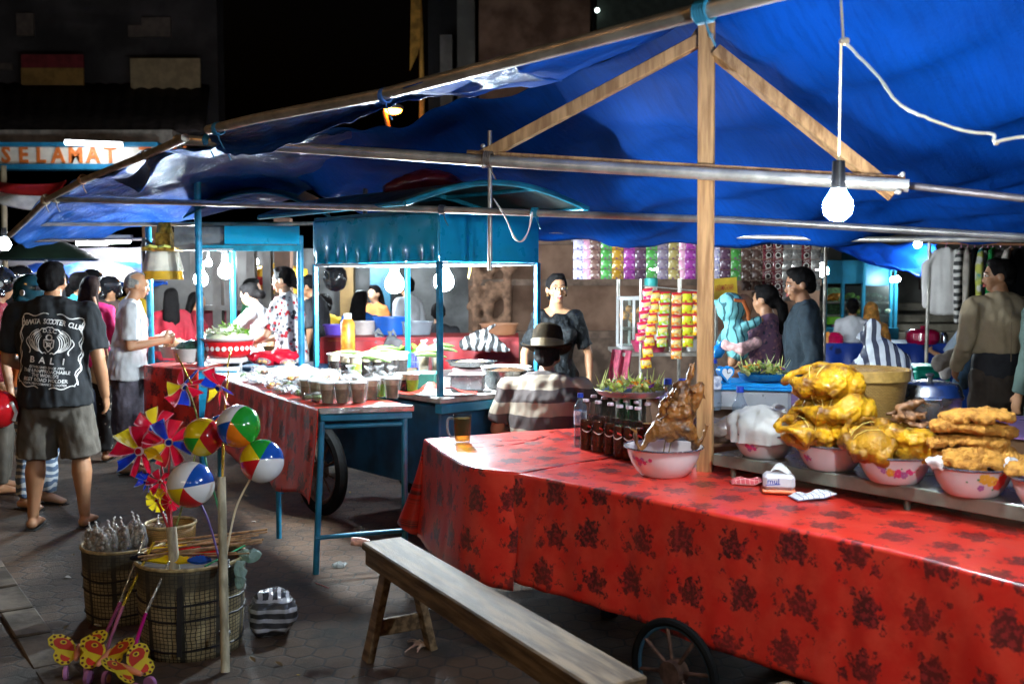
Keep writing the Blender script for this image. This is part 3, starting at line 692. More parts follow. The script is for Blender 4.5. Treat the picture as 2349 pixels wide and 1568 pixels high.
# the cart below the cloth
fc = thing('food_cart', 'dark blue handcart with spoked wheels under the red oilcloth', 'cart', (1.2, 3.7, 0), math.atan2(-.737, .677))
navy = mat('navy_board', (.010, .025, .05), .5, var=.4, sc=4)
b = B(); b.box((.2, .38, .58), (3.3, .8, .36), bev=.01); b.build('body', navy, fc)
b = B(); b.box((.0, .42, .755), (3.5, .97, .035)); b.build('tabletop', mat('worn_board', (.14, .09, .05), .7, var=.4), fc)
for x in (-1.2, 1.5):
    for y in (.1, .72):
        b = B(); b.beam((x, y, 0), (x, y, .42), .06, .06); b.build('leg', navy, fc)
def spoked_wheel(t, c, r, rz, tyre_r=.022, ns=8, rimc=None, hub=.045, name='wheel'):
    M = Matrix.Translation(c) @ Matrix.Rotation(rz, 4, 'Z')
    e = B(); e.T = M
    e.tube([(r * math.cos(a * math.pi / 24), 0, r * math.sin(a * math.pi / 24)) for a in range(49)], tyre_r, 8, False)
    w_ = e.build(name, mat('tyre_rubber', (.006, .006, .006), .85, spec=.12), t, True)
    e = B(); e.T = M
    e.tube([((r - tyre_r * 1.1) * math.cos(a * math.pi / 24), 0, (r - tyre_r * 1.1) * math.sin(a * math.pi / 24)) for a in range(49)], tyre_r * .45, 8, False); e.build('rim', rimc or bluep, w_, False)
    e = B(); e.T = M
    for k in range(ns):
        a = 2 * math.pi * k / ns + .2; e.cyl((hub * math.cos(a), 0, hub * math.sin(a)), ((r - tyre_r) * math.cos(a), 0, (r - tyre_r) * math.sin(a)), .007)
    e.cyl((0, -.03, 0), (0, .03, 0), hub); e.build('hub', mat('rusty_iron', (.13, .07, .05), .65, .4, var=.4, sc=20), w_, False)
    for ch in w_.children: ch.data.transform(wmat(t).inverted())
    return w_
spoked_wheel(fc, P(1546, 1540, 3.5), .178, math.atan2(-.737, .677), .016, 8, mat('dull_blue_rim', (.02, .06, .10), .6))
spoked_wheel(fc, P(1546, 1540, 3.5) + W * .75, .178, math.atan2(-.737, .677), .016, 8, mat('dull_blue_rim', (.02, .06, .10), .6))

# long bench
bench_wood = mat('bench_wood', (.14, .085, .042), .6, spec=.3, var=.45, sc=4, bmp=.3, bsc=50, an=(1, 9, 9), col2=(.23, .15, .08), rv=.14)
b0, b1 = L(832, 1240, .455), L(918, 1232, .455); e0, e1 = L(1337, 1573, .455), L(1515, 1556, .455)
bc = (b0 + b1 + e0 + e1) / 4; bdir = ((e0 + e1) / 2 - (b0 + b1) / 2); blen = bdir.length; brz = math.atan2(bdir.y, bdir.x)
def bench(label, c, rz, ln, w=.185):
    t = thing('wooden_bench', label, 'bench', (c[0], c[1], 0), rz, 'wooden benches along the food stall')
    b = B(); b.box((0, 0, .4375), (ln, w, .035), bev=.006); b.jitter(.002, 5); b.build('seat', bench_wood, t)
    b = B()
    for y in (-w / 2 + .022, w / 2 - .022): b.box((0, y, .387), (ln - .02, .022, .066), bev=.003)
    b.build('apron', bench_wood, t)
    for x in (-ln / 2 + .2, ln / 2 - .16):
        for y in (-1, 1):
            b = B(); b.beam((x, y * (w / 2 + .055), 0), (x, y * (w / 2 - .045), .42), .034, .062, side=(1, 0, 0)); b.build('leg', bench_wood, t)
        b = B(); b.beam((x, -w / 2 - .02, .135), (x, w / 2 + .02, .135), .022, .07, side=(0, 0, 1)); b.build('stretcher', bench_wood, t)
    return t
bench('long worn plank bench with splayed legs beside the red oilcloth', bc, brz, blen)
q = L(1760, 1560, .455); bench('second plank bench, only its near corner showing at the bottom', q + bdir.normalized() * .62 + V((-.03, -.02, 0)), brz, 1.2)
bo = thing('drink_bottle', 'pink and clear bottle cap end poking past the far end of the bench', 'bottle', P(828, 1241, 4.45))
c = B(); c.tube([P(806, 1240, 4.5), P(826, 1242, 4.5), P(845, 1247, 4.5)], [.019, .021, .02], 12); c.build('body', mat('pink_plastic', (.75, .38, .28), .3, var=.35, sc=40), bo, True)

# riser shelf
zb = .873
r0, r1 = L(1655, 1040, zb), L(2349, 1158, zb); rd = (r1 - r0).normalized(); rn = V((-rd.y, rd.x, 0))
rs = thing('serving_riser', 'low green grey metal riser holding the enamel bowls', 'shelf', r0, math.atan2(rd.y, rd.x))
rm = mat('riser_metal', (.16, .18, .14), .42, .35, var=.35, sc=5, bmp=.1, bsc=40)
b = B(); b.box((.78, .20, -.012), (1.62, .42, .024), bev=.004); b.build('top', mat('riser_top', (.42, .42, .40), .25, .7, var=.2, sc=6), rs)
b = B(); b.box((.78, -.012, -.026), (1.62, .012, .05), bev=.003); b.build('rail', rm, rs)
for x in (.05, .82, 1.5):
    for y in (.015, .39):
        b = B(); b.cyl((x, y, -.09), (x, y, -.02), .012); b.build('leg', rm, rs)

# enamel bowls with flower decals
enamel = mat('white_enamel', (.70, .62, .62), .16, var=.06, sc=4, coat=.4, rv=.04)
rimm = mat('enamel_rim', (.30, .31, .33), .25, .8, var=.3, sc=20)
petals = [mat('petal_pink', (.62, .06, .22), .35), mat('petal_yellow', (.75, .42, .05), .35), mat('petal_mauve', (.36, .16, .38), .35), mat('petal_red', (.6, .06, .05), .35), mat('leaf_green', (.10, .26, .12), .4)]
BP = [(.02, 0), (.08, 0), (.085, .004), (.099, .02), (.113, .045), (.123, .07), (.129, .092)]
def bowl_r(z):
    for (r_, a), (s_, c_) in zip(BP[2:], BP[3:]):
        if a <= z <= c_: return r_ + (s_ - r_) * (z - a) / (c_ - a)
    return BP[-1][0]
def bowl(label, p, decals=(), sc=1.0, rz=0, group='white enamel bowls of food'):
    t = thing('enamel_bowl', label, 'bowl', p, rz, group)
    b = B(); b.lathe([(r_ * sc, z * sc) for r_, z in BP] + [(.137 * sc, .1 * sc), (.134 * sc, .101 * sc), (.125 * sc, .09 * sc), (.112 * sc, .05 * sc), (.09 * sc, .02 * sc), (.02, .012 * sc)], 48); b.build('basin', enamel, t, smooth=50)
    b = B(); b.tube([(.137 * sc * math.cos(a * math.pi / 24), .137 * sc * math.sin(a * math.pi / 24), .1 * sc) for a in range(49)], .0035, 6, False); b.build('rim', rimm, t)
    for ang, z, size, kinds in decals:
        b = B()
        for (dx, dz, rr, k) in kinds:
            n = 5 if rr > .006 else 1
            for j in range(n):
                a = 2 * math.pi * j / n + dx * 40; ox = dx + (rr * .6 * math.cos(a) if n > 1 else 0); oz = dz + (rr * .6 * math.sin(a) if n > 1 else 0)
                ring = []
                for q_ in range(9):
                    w2 = 2 * math.pi * q_ / 9; zz = z + (oz + rr * .5 * math.sin(w2)) * size; aa = math.radians(ang) + (ox + rr * .55 * math.cos(w2)) * size / .12
                    r_ = (bowl_r(max(.005, min(.09, zz))) * sc + .0012); ring.append((r_ * math.cos(aa), r_ * math.sin(aa), zz * sc))
                b.m = k; b.add(ring, [tuple(range(9))])
        b.build('flower_decal', petals, t, smooth=0)
    return t
SPRAY = [(-.05, .016, .007, 2), (-.038, .004, .009, 2), (-.018, .0, .013, 1), (.004, -.002, .014, 0), (.024, -.006, .012, 2), (.036, .006, .008, 0), (.046, .0, .007, 0), (.056, .004, .006, 0), (-.03, .012, .005, 4), (.014, .014, .005, 4), (.03, -.016, .005, 4), (-.005, -.016, .006, 2), (.066, .01, .004, 4)]
SPRAY2 = [(-.045, .004, .005, 4), (-.02, .012, .006, 4), (-.006, .014, .013, 1), (.012, .008, .013, 1), (.034, .0, .016, 3), (.04, .014, .012, 3), (.02, -.014, .006, 4), (-.012, -.01, .008, 2), (.046, -.014, .005, 4)]
SMALL = [(-.012, .006, .010, 0), (.002, .0, .009, 0), (.012, .008, .008, 2), (.02, -.004, .008, 0), (-.006, -.01, .009, 2), (.03, .002, .005, 4)]
def front_ang(p): return math.degrees(math.atan2(-p.y, -p.x))
bw = []
for i, (px, py, lab, dec) in enumerate(((1752, 1054, 'enamel bowl under a crumpled white plastic sheet, farthest on the riser', [(-28, .05, 1, SMALL)]), (1905, 1083, 'plain sided enamel bowl heaped with stacked yellow chickens', [(-48, .05, .8, SMALL), (52, .05, .7, SMALL)]),
                                         (2050, 1113, 'enamel bowl with a yellow and pink flower spray holding two chickens', [(4, .05, 1.15, SPRAY)]), (2228, 1143, 'enamel bowl with a red rose decal under crumbed fried chicken', [(22, .055, 1.35, SPRAY2)]), (2420, 1180, 'enamel bowl cut off by the right edge of the photo', []))):
    p = L(px, py, zb); p = p + V((p.x, p.y, 0)).normalized() * .085
    fa = front_ang(p); bw.append(p); bowl(lab, p, [(fa + a, z, s_, k) for a, z, s_, k in dec])
# duck bowl on the cloth
dp_ = L(1522, 1097, TZ + .003); dp_ = dp_ + V((dp_.x, dp_.y, 0)).normalized() * .09
bowl('enamel bowl on the red oilcloth holding the skewered roast duck', dp_, [(front_ang(dp_) - 42, .06, .95, SMALL + [(-.03, .01, .008, 2), (.045, .008, .007, 0)])], 1.2)

# chickens: one skin each
chk = mat('turmeric_skin', (.23, .08, .003), .45, var=.35, sc=15, bmp=.6, bsc=70, col2=(.60, .30, .008), sss=.15, spec=.42, coat=.12, rv=.1, lo=.32, hi=.58)
chb = mat('turmeric_skin_brown', (.20, .07, .005), .44, var=.45, sc=12, bmp=.5, bsc=90, col2=(.50, .24, .010), sss=.12, spec=.45, coat=.08, lo=.3, hi=.7)
raffia = mat('raffia', (.72, .55, .15), .6)
def chicken(label, p, rz, pitch=0, roll=0, sc=1.0, m=None, seed=0, name='boiled_chicken', g='whole yellow boiled chickens'):
    t = thing(name, label, 'chicken', p, rz, g)
    b = B(); M = Matrix.Rotation(pitch, 4, 'Y') @ Matrix.Rotation(roll, 4, 'X') @ Matrix.Scale(sc, 4); b.T = M; rr = random.Random(seed)
    b.sweep([(-.075, 0, .0), (-.02, 0, .004), (.035, 0, .01), (.075, 0, .0)], [(.040, .036), (.066, .056), (.066, .060), (.036, .036)], side=(0, 1, 0))
    b.ball((.03, 0, .018), (.060, .060, .052), 20, 14)
    for s in (-1, 1):
        b.sweep([(.005, .056 * s, .020), (-.045, .069 * s, .028), (-.086, .050 * s, .040)], [(.035, .028), (.034, .027), (.014, .013)])
        b.sweep([(-.086, .050 * s, .040), (-.112, .030 * s, .038), (-.125, .014 * s, .026)], [.0115, .0095, .015])
        b.sweep([(.062, .050 * s, .024), (.03, .072 * s, .004), (-.004, .071 * s, .004)], [(.018, .014), (.017, .013), (.010, .009)])
        b.sweep([(-.004, .071 * s, .004), (.03, .074 * s, .022), (.062, .058 * s, .036)], [.010, .011, .008])
    b.sweep([(.076, 0, .012), (.086, .026, .016), (.066, .05, .018), (.035, .06, .03)], [.020, .015, .013, .010])
    o = V((seed * 3.7, 1.3, 2.1))
    b.blob('skin', m or chk, .004, t, False, 4, lambda c: .0045 * noise.noise(c * 30 + o) + .0022 * noise.noise(c * 85 + o))
    c = B(); c.T = M
    for x0, tl in ((.0, .02), (-.045, -.015)):
        c.tube([(x0 + tl * math.cos(a * .5236), .0665 * math.cos(a * .5236), .006 + .060 * math.sin(a * .5236)) for a in range(13)], .0013, 5, False)
    c.build('tie', raffia, t)
    return t
b2 = bw[1]; ray2 = V((b2.x, b2.y, 0)).normalized(); rt2 = V((ray2.y, -ray2.x, 0)); fz = math.atan2(-b2.y, -b2.x)
def at(bp_, x, y, z): 
    r_ = V((bp_.x, bp_.y, 0)).normalized(); q_ = V((r_.y, -r_.x, 0)); return bp_ + q_ * x + r_ * y + V((0, 0, z))
chicken('boiled chicken lying at the left rim of the heaped bowl', at(b2, -.065, -.045, .128), fz + 1.9, .05, .3, 1.12, seed=1)
chicken('boiled chicken sitting low between the heaped bowl and the next bowl', at(b2, .07, -.05, .125), fz + .3, .15, -.2, 1.02, seed=2)
chicken('boiled chicken at the back of the heaped bowl, mostly hidden', at(b2, .0, .075, .13), fz + 2.8, 0, 0, 1.1, seed=3)
chicken('boiled chicken lying across the middle of the yellow heap', at(b2, .03, -.02, .218), fz + 1.35, -.12, .35, 1.25, seed=4)
chicken('boiled chicken crowning the top of the yellow heap', at(b2, -.015, .0, .315), fz + 1.25, -.1, .25, 1.28, seed=5)
chicken('small brownish piece of chicken poking out left of the yellow heap', at(b2, -.115, .02, .205), fz - .6, .5, .4, .62, chb, 6)
b3 = bw[2]
chicken('brownish yellow chicken at the left of the flower spray bowl', at(b3, -.075, -.03, .125), fz + .4, .3, .4, 1.1, chb, 7)
chicken('olive yellow chicken at the right of the flower spray bowl', at(b3, .055, -.035, .125), fz + 1.0, .0, -.4, 1.12, chk, 8)
chicken('yellow chicken at the back of the flower spray bowl', at(b3, .0, .07, .145), fz + 2.0, .0, -.1, 1.0, chb, 9)
drk = mat('fried_offal', (.20, .085, .03), .35, var=.5, sc=25, bmp=.6, bsc=60, col2=(.34, .16, .07))
b = B(); rr = random.Random(3); t = thing('fried_pieces', 'dark brown fried pieces piled behind the flower spray bowl chickens', 'meat', at(b3, .03, .05, .2))
for i in range(16):
    c0 = V((rr.uniform(-.07, .08), rr.uniform(-.04, .04), rr.uniform(0, .045))); a = rr.uniform(0, 3.1)
    b.sweep([c0 - V((math.cos(a), math.sin(a), rr.uniform(-.4, .4))) * .03, c0, c0 + V((math.cos(a), math.sin(a), rr.uniform(-.3, .5))) * .035], [(.008, .006), (.014, .010), (.005, .005)])
b.sweep([(-.02, 0, .06), (.02, -.02, .075), (.055, -.03, .09)], [.014, .018, .007]); b.sweep([(.05, -.03, .085), (.1, -.03, .07)], [.005, .002])
b.blob('meat', drk, .004, t, False, 2, lambda c: .003 * noise.noise(c * 90))
# crumbed fried chicken slabs
crumb = mat('fried_crumb', (.50, .185, .018), .75, var=.35, sc=30, bmp=1.0, bsc=130, col2=(.68, .31, .045), lo=.3, hi=.65)
b4 = bw[3]
def slab(label, p, rz, ln, w_, th, bend, seed, pitch=0, roll=0):
    t = thing('fried_chicken', label, 'fried chicken', p, rz, 'golden crumbed fried chicken')
    b = B(); b.T = Matrix.Rotation(pitch, 4, 'Y') @ Matrix.Rotation(roll, 4, 'X')
    n = 9; pts = [(-ln / 2 + ln * i / n, .008 * math.sin(i * 1.3 + seed), bend * (1 - ((2 * i / n) - 1) ** 2)) for i in range(n + 1)]
    rad = [(w_ * (.62 + .38 * math.sin(math.pi * (i + .6) / (n + 1.2))), th * (.8 + .3 * noise.noise(V((i * .9, seed, 0))))) for i in range(n + 1)]
    b.sweep(pts, rad, side=(0, 1, 0), n=22)
    rr = random.Random(seed)
    for i in range(14): a = rr.uniform(0, 6.3); b.ball((ln * .5 * math.cos(a), w_ * .95 * math.sin(a), bend * .3 + rr.uniform(-.006, .006)), rr.uniform(.008, .016), 8, 6)
    o = V((seed * 5.1, 0, 0))
    b.blob('crust', crumb, .0042, t, False, 1, lambda c: .0065 * noise.noise(c * 60 + o) + .0035 * noise.noise(c * 170 + o))
slab('crumbed fried chicken hanging down in the front of the last full bowl', at(b4, .02, -.07, .125), fz + 1.7, .20, .05, .017, .02, 1, .0, .75)
slab('crumbed fried chicken sloping at the right inside the last full bowl', at(b4, .085, -.02, .13), fz + 1.5, .15, .05, .02, .02, 2, .25, .5)
slab('crumbed fried chicken filling the back of the last full bowl', at(b4, .0, .05, .13), fz + 1.57, .22, .06, .03, .015, 3)
slab('crumbed fried chicken slab lowest in the golden stack', at(b4, -.015, -.01, .175), fz + 1.5, .225, .058, .022, .012, 4, -.04, .1)
slab('broad crumbed fried chicken slab second from the top of the golden stack', at(b4, .0, .0, .222), fz + 1.62, .235, .062, .026, .01, 5, .06, .1)
slab('crumbed fried chicken slab lying on top of the golden stack', at(b4, .012, .0, .262), fz + 1.55, .205, .055, .019, .012, 6, -.05, .12)
b = B(); t = thing('plastic_wrap', 'crumpled clear plastic at the left rim of the last full bowl', 'plastic', at(b4, -.09, -.07, .1)); b.ball((0, 0, .012), (.05, .035, .022), 24, 14); b.jitter(.014, 40); b.jitter(.005, 120); b.build('film', mat('shiny_film', (.75, .7, .68), .12, var=.3, sc=30, bmp=.5, bsc=40), t)
b = B(); t = thing('plastic_wrap', 'crumpled clear plastic at the right rim of the last full bowl', 'plastic', at(b4, .12, -.06, .1)); b.ball((0, 0, .015), (.04, .03, .024), 24, 14); b.jitter(.014, 40, seed=2); b.jitter(.005, 120); b.build('film', mat('shiny_film', (1, 1, 1)), t)
b5 = bw[4]; slab('crumbed fried chicken in the bowl at the right edge', at(b5, -.03, -.02, .12), fz + 1.4, .2, .06, .02, .01, 11, 0, .3)
# white plastic over bowl 1
b1_ = bw[0]; t = thing('plastic_sheet', 'crumpled white plastic sheet domed over the farthest bowl', 'plastic sheet', at(b1_, 0, 0, .09))
b = B()
def dome(u, v):
    a = u * 2 * math.pi; r_ = .142 * (math.sin(v * math.pi * .5) ** .7); z = .115 * math.cos(v * math.pi * .5) ** .8 - .02 * (v > .95)
    q_ = V((r_ * math.cos(a), r_ * math.sin(a), z)); cr = noise.noise(V((q_.x * 16, q_.y * 16, z * 16))) * .9 + noise.noise(V((math.cos(a) * 6, math.sin(a) * 6, v * 4))) * .8 * v + abs(noise.noise(q_ * 40)) * .5
    return q_ * (1 + cr * .17)
b.grid(dome, 60, 18); b.build('sheet', mat('milky_plastic', (.62, .60, .56), .35, var=.06, tl=.35, bmp=.3, bsc=35), t, smooth=80)

# roast duck on a skewer
roast = mat('roast_skin', (.075, .026, .007), .44, var=.5, sc=20, bmp=.5, bsc=60, col2=(.27, .10, .016), spec=.5, coat=.06, lo=.3, hi=.68)
DD = dp_.y
def Z3(x, y, dz=0): return P(1174.5 + x / 4, 784 + y / 4, DD + dz)
t = thing('roast_duck', 'glossy brown roast duck skewered upright with spread legs and wings', 'duck', dp_)
b = B()
b.sweep([Z3(1555, 400), Z3(1545, 500), Z3(1540, 620), Z3(1500, 720), Z3(1480, 800), Z3(1440, 860)], [(.026, .026), (.050, .046), (.070, .055), (.074, .056), (.070, .052), (.03, .03)])
b.sweep([Z3(1480, 770, -.02), Z3(1350, 800, -.02), Z3(1265, 870, -.01)], [(.038, .032), (.044, .034), (.026, .02)]); b.sweep([Z3(1265, 870, -.01), Z3(1215, 950), Z3(1170, 985)], [.016, .011, .009]); b.sweep([Z3(1170, 985), Z3(1140, 920), Z3(1135, 820)], [.010, .008, .007])
for dx in (-40, -10, 25): b.sweep([Z3(1135, 830), Z3(1120 + dx, 790, dx * .0005)], [.005, .003])
b.sweep([Z3(1520, 780, -.02), Z3(1600, 790, -.03), Z3(1650, 860, -.03)], [(.038, .032), (.044, .034), (.028, .022)]); b.sweep([Z3(1650, 860, -.03), Z3(1665, 930, -.02), Z3(1670, 985, -.02)], [.018, .012, .010]); b.sweep([Z3(1670, 985, -.02), Z3(1740, 900, -.02), Z3(1780, 800, -.02)], [.011, .009, .007])
for dx, dy in ((-10, -60), (40, -50), (55, 10)): b.sweep([Z3(1780, 800, -.02), Z3(1780 + dx, 800 + dy, -.02)], [.005, .003])
b.sweep([Z3(1500, 560), Z3(1430, 540), Z3(1385, 620)], [.03, .026, .020]); b.sweep([Z3(1385, 620), Z3(1360, 680), Z3(1400, 740)], [.018, .016, .01])
b.sweep([Z3(1590, 520), Z3(1690, 430), Z3(1730, 400)], [.03, .024, .015]); b.sweep([Z3(1730, 400), Z3(1705, 500), Z3(1670, 600)], [.017, .019, .018]); b.sweep([Z3(1670, 590), Z3(1650, 680), Z3(1640, 720)], [.015, .012, .006])
for dx, dy in ((60, 80), (80, 130)): b.sweep([Z3(1700, 420), Z3(1700 + dx, 400 + dy)], [.006, .003])
b.sweep([Z3(1560, 420), Z3(1610, 360), Z3(1640, 290)], [.017, .013, .012]); b.sweep([Z3(1640, 300), Z3(1655, 240), Z3(1640, 200)], [.013, .011, .006]); b.sweep([Z3(1655, 240), Z3(1680, 180)], [.006, .002]); b.sweep([Z3(1640, 240), Z3(1610, 190)], [.005, .002])
b.sweep([Z3(1510, 420), Z3(1490, 400)], [.016, .012]); b.ball(Z3(1600, 640, -.05), (.022, .015, .035)); b.ball(Z3(1480, 640, -.045), (.026, .016, .04))
rr = random.Random(9)
for i_ in range(22):
    a_ = Z3(rr.uniform(1340, 1680), rr.uniform(420, 880), rr.uniform(-.05, .02)); b.sweep([a_, a_ + V((rr.uniform(-.04, .04), rr.uniform(-.05, 0), rr.uniform(-.03, .05)))], [.007, .0025])
b.blob('roast', roast, .0045, t, True, 2, lambda c: .007 * noise.noise(c * 36) + .003 * noise.noise(c * 110))
c = B(); c.cyl(Z3(1440, 1010, .01), Z3(1465, 880, .0), .0035); c.cyl(Z3(1465, 880), Z3(1540, 420, .02), .004); c.cyl(Z3(1390, 1010), Z3(1410, 900), .003); c.build('skewer', mat('skewer', (.12, .07, .03), .6), t, True)

# mug of tea
mp_ = L(1061, 1018, TZ + .008); mp_ = mp_ + V((mp_.x, mp_.y, 0)).normalized() * .035
t = thing('tea_mug', 'glass handled mug of amber tea on the far end of the table', 'mug', mp_, math.radians(180 - 12))
glassm = clear('clear_glass', (.97, .98, .98), .04, .9, .05); tea = clear('amber_tea', (.99, .68, .22), .04, .96, .5)
c = B(); c.lathe([(.004, 0), (.036, 0), (.039, .01), (.042, .06), (.043, .1), (.046, .145), (.0445, .146), (.041, .1), (.039, .05), (.035, .012), (.004, .01)], 30)
c.build('glass', glassm, t, smooth=60)
c = B(); c.lathe([(.002, .012), (.034, .0125), (.038, .05), (.040, .1), (.0415, .124), (.002, .124)], 30); c.build('tea', tea, t, smooth=50)
c = B(); c.tube(spline([(.040, 0, .118), (.065, 0, .122), (.078, 0, .105), (.076, 0, .06), (.06, 0, .03), (.040, 0, .028)], 24), .0065, 10); c.build('handle', clear('thick_glass', (.90, .94, .95), .03, .55, .4), t)

# tea bottles
liq = mat('dark_tea', (.16, .028, .006), .06, trans=.55, ior=1.34, var=.2); capm = mat('cap_pink', (.7, .55, .62), .4, .3); bg_ = clear('bottle_glass', (.95, .97, .96), .05, .88, .04)
label_m = mat('swirl_white', (.75, .70, .68), .4); label_r = mat('swirl_red', (.55, .05, .04), .4)
def tea_bottle(label, p, rz, level=.15):
    t = thing('tea_bottle', label, 'bottle', p, rz, 'tea bottles standing in rows by the duck')
    prof = [(.004, 0), (.026, 0), (.029, .006), (.029, .05), (.0275, .06), (.029, .07), (.029, .12), (.027, .145), (.019, .185), (.0145, .21), (.0135, .235), (.0145, .24)]
    c = B(); c.lathe(prof, 20); c.build('glass', bg_, t, smooth=50)
    c = B(); pl = [(r_ * .92, z + .003) for r_, z in prof if z < level] + [(.024 if level < .16 else .016, level), (.002, level)]; c.lathe(pl, 18); c.build('tea', liq, t, smooth=50)
    c = B(); c.lathe([(.002, .246), (.0145, .246), (.0155, .243), (.0158, .234), (.0145, .233)], 16); c.build('cap', capm, t)
    c = B()
    for k, (z, a0, a1, m_) in enumerate(((.098, -.9, .9, 0), (.108, .1, .8, 1))):
        c.m = m_; n_ = 10
        for i in range(n_):
            a, a2 = a0 + (a1 - a0) * i / n_, a0 + (a1 - a0) * (i + 1) / n_; zz = z + .008 * math.cos(a * 2.2) * (-1 if k == 0 else 1); z2 = z + .008 * math.cos(a2 * 2.2) * (-1 if k == 0 else 1); hh = .0045 if k == 0 else .009
            c.add([(.0295 * math.cos(a), .0295 * math.sin(a), zz), (.0295 * math.cos(a2), .0295 * math.sin(a2), z2), (.0295 * math.cos(a2), .0295 * math.sin(a2), z2 + hh), (.0295 * math.cos(a), .0295 * math.sin(a), zz + hh)], [(0, 1, 2, 3)])
    c.build('swirl_mark', [label_m, label_r], t)
    return t
TB = [(1344, 1034), (1372, 1040), (1400, 1046), (1421, 1053), (1443, 1057), (1463, 1060), (1386, 1026), (1412, 1031), (1436, 1036), (1484, 1046), (1362, 1020), (1460, 1040)]
first = None
TL = ['first in the front row, its amber tea glowing', 'second in the front row with the swirl facing out', 'third in the front row', 'fourth in the front row, a little darker', 'fifth in the front row', 'last of the front row, touching the duck bowl', 'behind the second bottle', 'behind the third bottle', 'behind the fourth bottle', 'behind the duck leg at the right', 'rearmost at the left beside the water bottle', 'behind the fifth bottle']
for (x, y), lab in zip(TB, TL):
    p = L(x, y, TZ + .003); p = p + V((p.x, p.y, 0)).normalized() * .028
    if first is None: first = tea_bottle('brown tea bottle, ' + lab, p, front_ang(p) * R(1) + .2)
    else: copy_thing(first, p, front_ang(p) * R(1) + rnd(-.5, .5), 'brown tea bottle, ' + lab)
waterm = clear('water_plastic', (.80, .88, .97), .06, .75, .3); bluecap = mat('cap_blue', (.015, .05, .42), .35)
def water(label, p, h=.26, r=.032, band=None):
    t = thing('water_bottle', label, 'bottle', p, front_ang(p) * R(1), 'clear water bottles with blue caps')
    c = B(); pr = [(.004, 0), (r * .9, 0)] + [(r * (1 - .06 * (k % 2)), .02 + k * (h * .68) / 14) for k in range(15)] + [(r * .75, h * .8), (r * .42, h * .88), (r * .4, h * .93)]
    c.lathe(pr, 22); c.build('body', waterm, t, smooth=40)
    c = B(); c.lathe([(.002, h), (r * .46, h), (r * .48, h * .925), (r * .4, h * .92)], 18); c.build('cap', bluecap, t)
    if band:
        c = B(); c.lathe([(r + .0008, h * .42), (r + .0008, h * .68)], 22, cap=False); c.build('label', band, t)
    return t
lb = mat('label_blue_white', (.35, .45, .75), .35, var=.5, sc=30, col2=(.8, .82, .9))
p = L(1332, 1026, TZ + .003); water('clear ribbed water bottle at the left end of the tea bottles', p + V((0, .03, 0)), .262, .031, lb)
green = clear('green_glass', (.12, .62, .10), .05, .7, .15)
for i, (x, y, d, lab) in enumerate(((1428, 910, 4.98, 'green glass bottle standing behind the tea bottles under the tray'), (1452, 912, 5.02, 'second green glass bottle under the middle of the offering tray'))):
    t = thing('green_bottle', lab, 'bottle', V((P(x, y, d).x, d, TZ + .003)), 0, 'green glass bottles')
    c = B(); c.lathe([(.004, 0), (.028, 0), (.028, .14), (.013, .19), (.012, .235), (.002, .236)], 18); c.build('glass', green, t, smooth=40)

# offering trays
leafg = [mat('palm_leaf', (.42, .50, .10), .5, var=.3, sc=30, tl=.2), mat('palm_leaf_pale', (.58, .60, .22), .5, var=.2, sc=30, tl=.2), mat('marigold', (.80, .30, .015), .6), mat('violet_petal', (.22, .05, .38), .6), mat('shredded_green', (.20, .32, .06), .6, var=.4, sc=50), mat('pink_petal', (.7, .2, .3), .6)]
def leafstrip(b, c, a, ln, w_, lift, curl):
    d = V((math.cos(a), math.sin(a), 0)); s_ = V((-math.sin(a), math.cos(a), 0)); vs = []
    for i in range(6):
        t = i / 5; q_ = V(c) + d * ln * t * (1 - curl * t * .4) + V((0, 0, lift * t + curl * ln * t * t * .6)); ww = w_ * math.sin(math.pi * (t * .85 + .1)); vs += [q_ - s_ * ww + V((0, 0, ww * .5)), q_ - V((0, 0, ww * .2)), q_ + s_ * ww + V((0, 0, ww * .5))]
    fs = []
    for i in range(5): o = i * 3; fs += [(o, o + 1, o + 4, o + 3), (o + 1, o + 2, o + 5, o + 4)]
    b.add(vs, fs)
def offering_tray(label, p, r, n, seed, plate_m, spikes=16):
    t = thing('offering_tray', label, 'offering', p, 0, 'trays of woven leaf offerings'); rr = random.Random(seed)
    b = B(); b.lathe([(.01, 0), (r * .75, 0), (r * .92, .012), (r, .034), (r * .99, .036), (r * .9, .018), (r * .7, .008), (.01, .008)], 40); b.build('plate', plate_m, t, smooth=40)
    b = B()
    for i in range(n):
        a = rr.uniform(0, 6.283); q_ = r * .92 * math.sqrt(rr.random()); c = (q_ * math.cos(a), q_ * math.sin(a), .018 + .035 * (1 - q_ / r) + rr.uniform(0, .02)); b.m = rr.choice((0, 1, 1, 0, 1))
        leafstrip(b, c, rr.uniform(0, 6.283), rr.uniform(.03, .055), rr.uniform(.009, .015), rr.uniform(-.005, .03), rr.uniform(-.2, .8))
    for i in range(spikes):
        a = rr.uniform(0, 6.283); q_ = r * .9 * math.sqrt(rr.random()); c = (q_ * math.cos(a), q_ * math.sin(a), .03); b.m = rr.choice((0, 1)); leafstrip(b, c, rr.uniform(0, 6.28), rr.uniform(.03, .06), .0035, rr.uniform(.05, .11), .1)
    b.build('leaves', leafg, t, smooth=60)
    b = B()
    for i in range(n // 4):
        a = rr.uniform(0, 6.283); q_ = r * .8 * math.sqrt(rr.random()); c = V((q_ * math.cos(a), q_ * math.sin(a), .055 + .02 * (1 - q_ / r))); b.m = rr.choice((2, 2, 3, 4, 5))
        for k in range(7): b.ball(c + V((rr.uniform(-.014, .014), rr.uniform(-.014, .014), rr.uniform(-.006, .01))), (.008, .008, .004), 7, 5)
    b.build('flowers', leafg, t)
    return t
platem = mat('tray_metal', (.62, .60, .56), .3, .85, var=.2, sc=8)
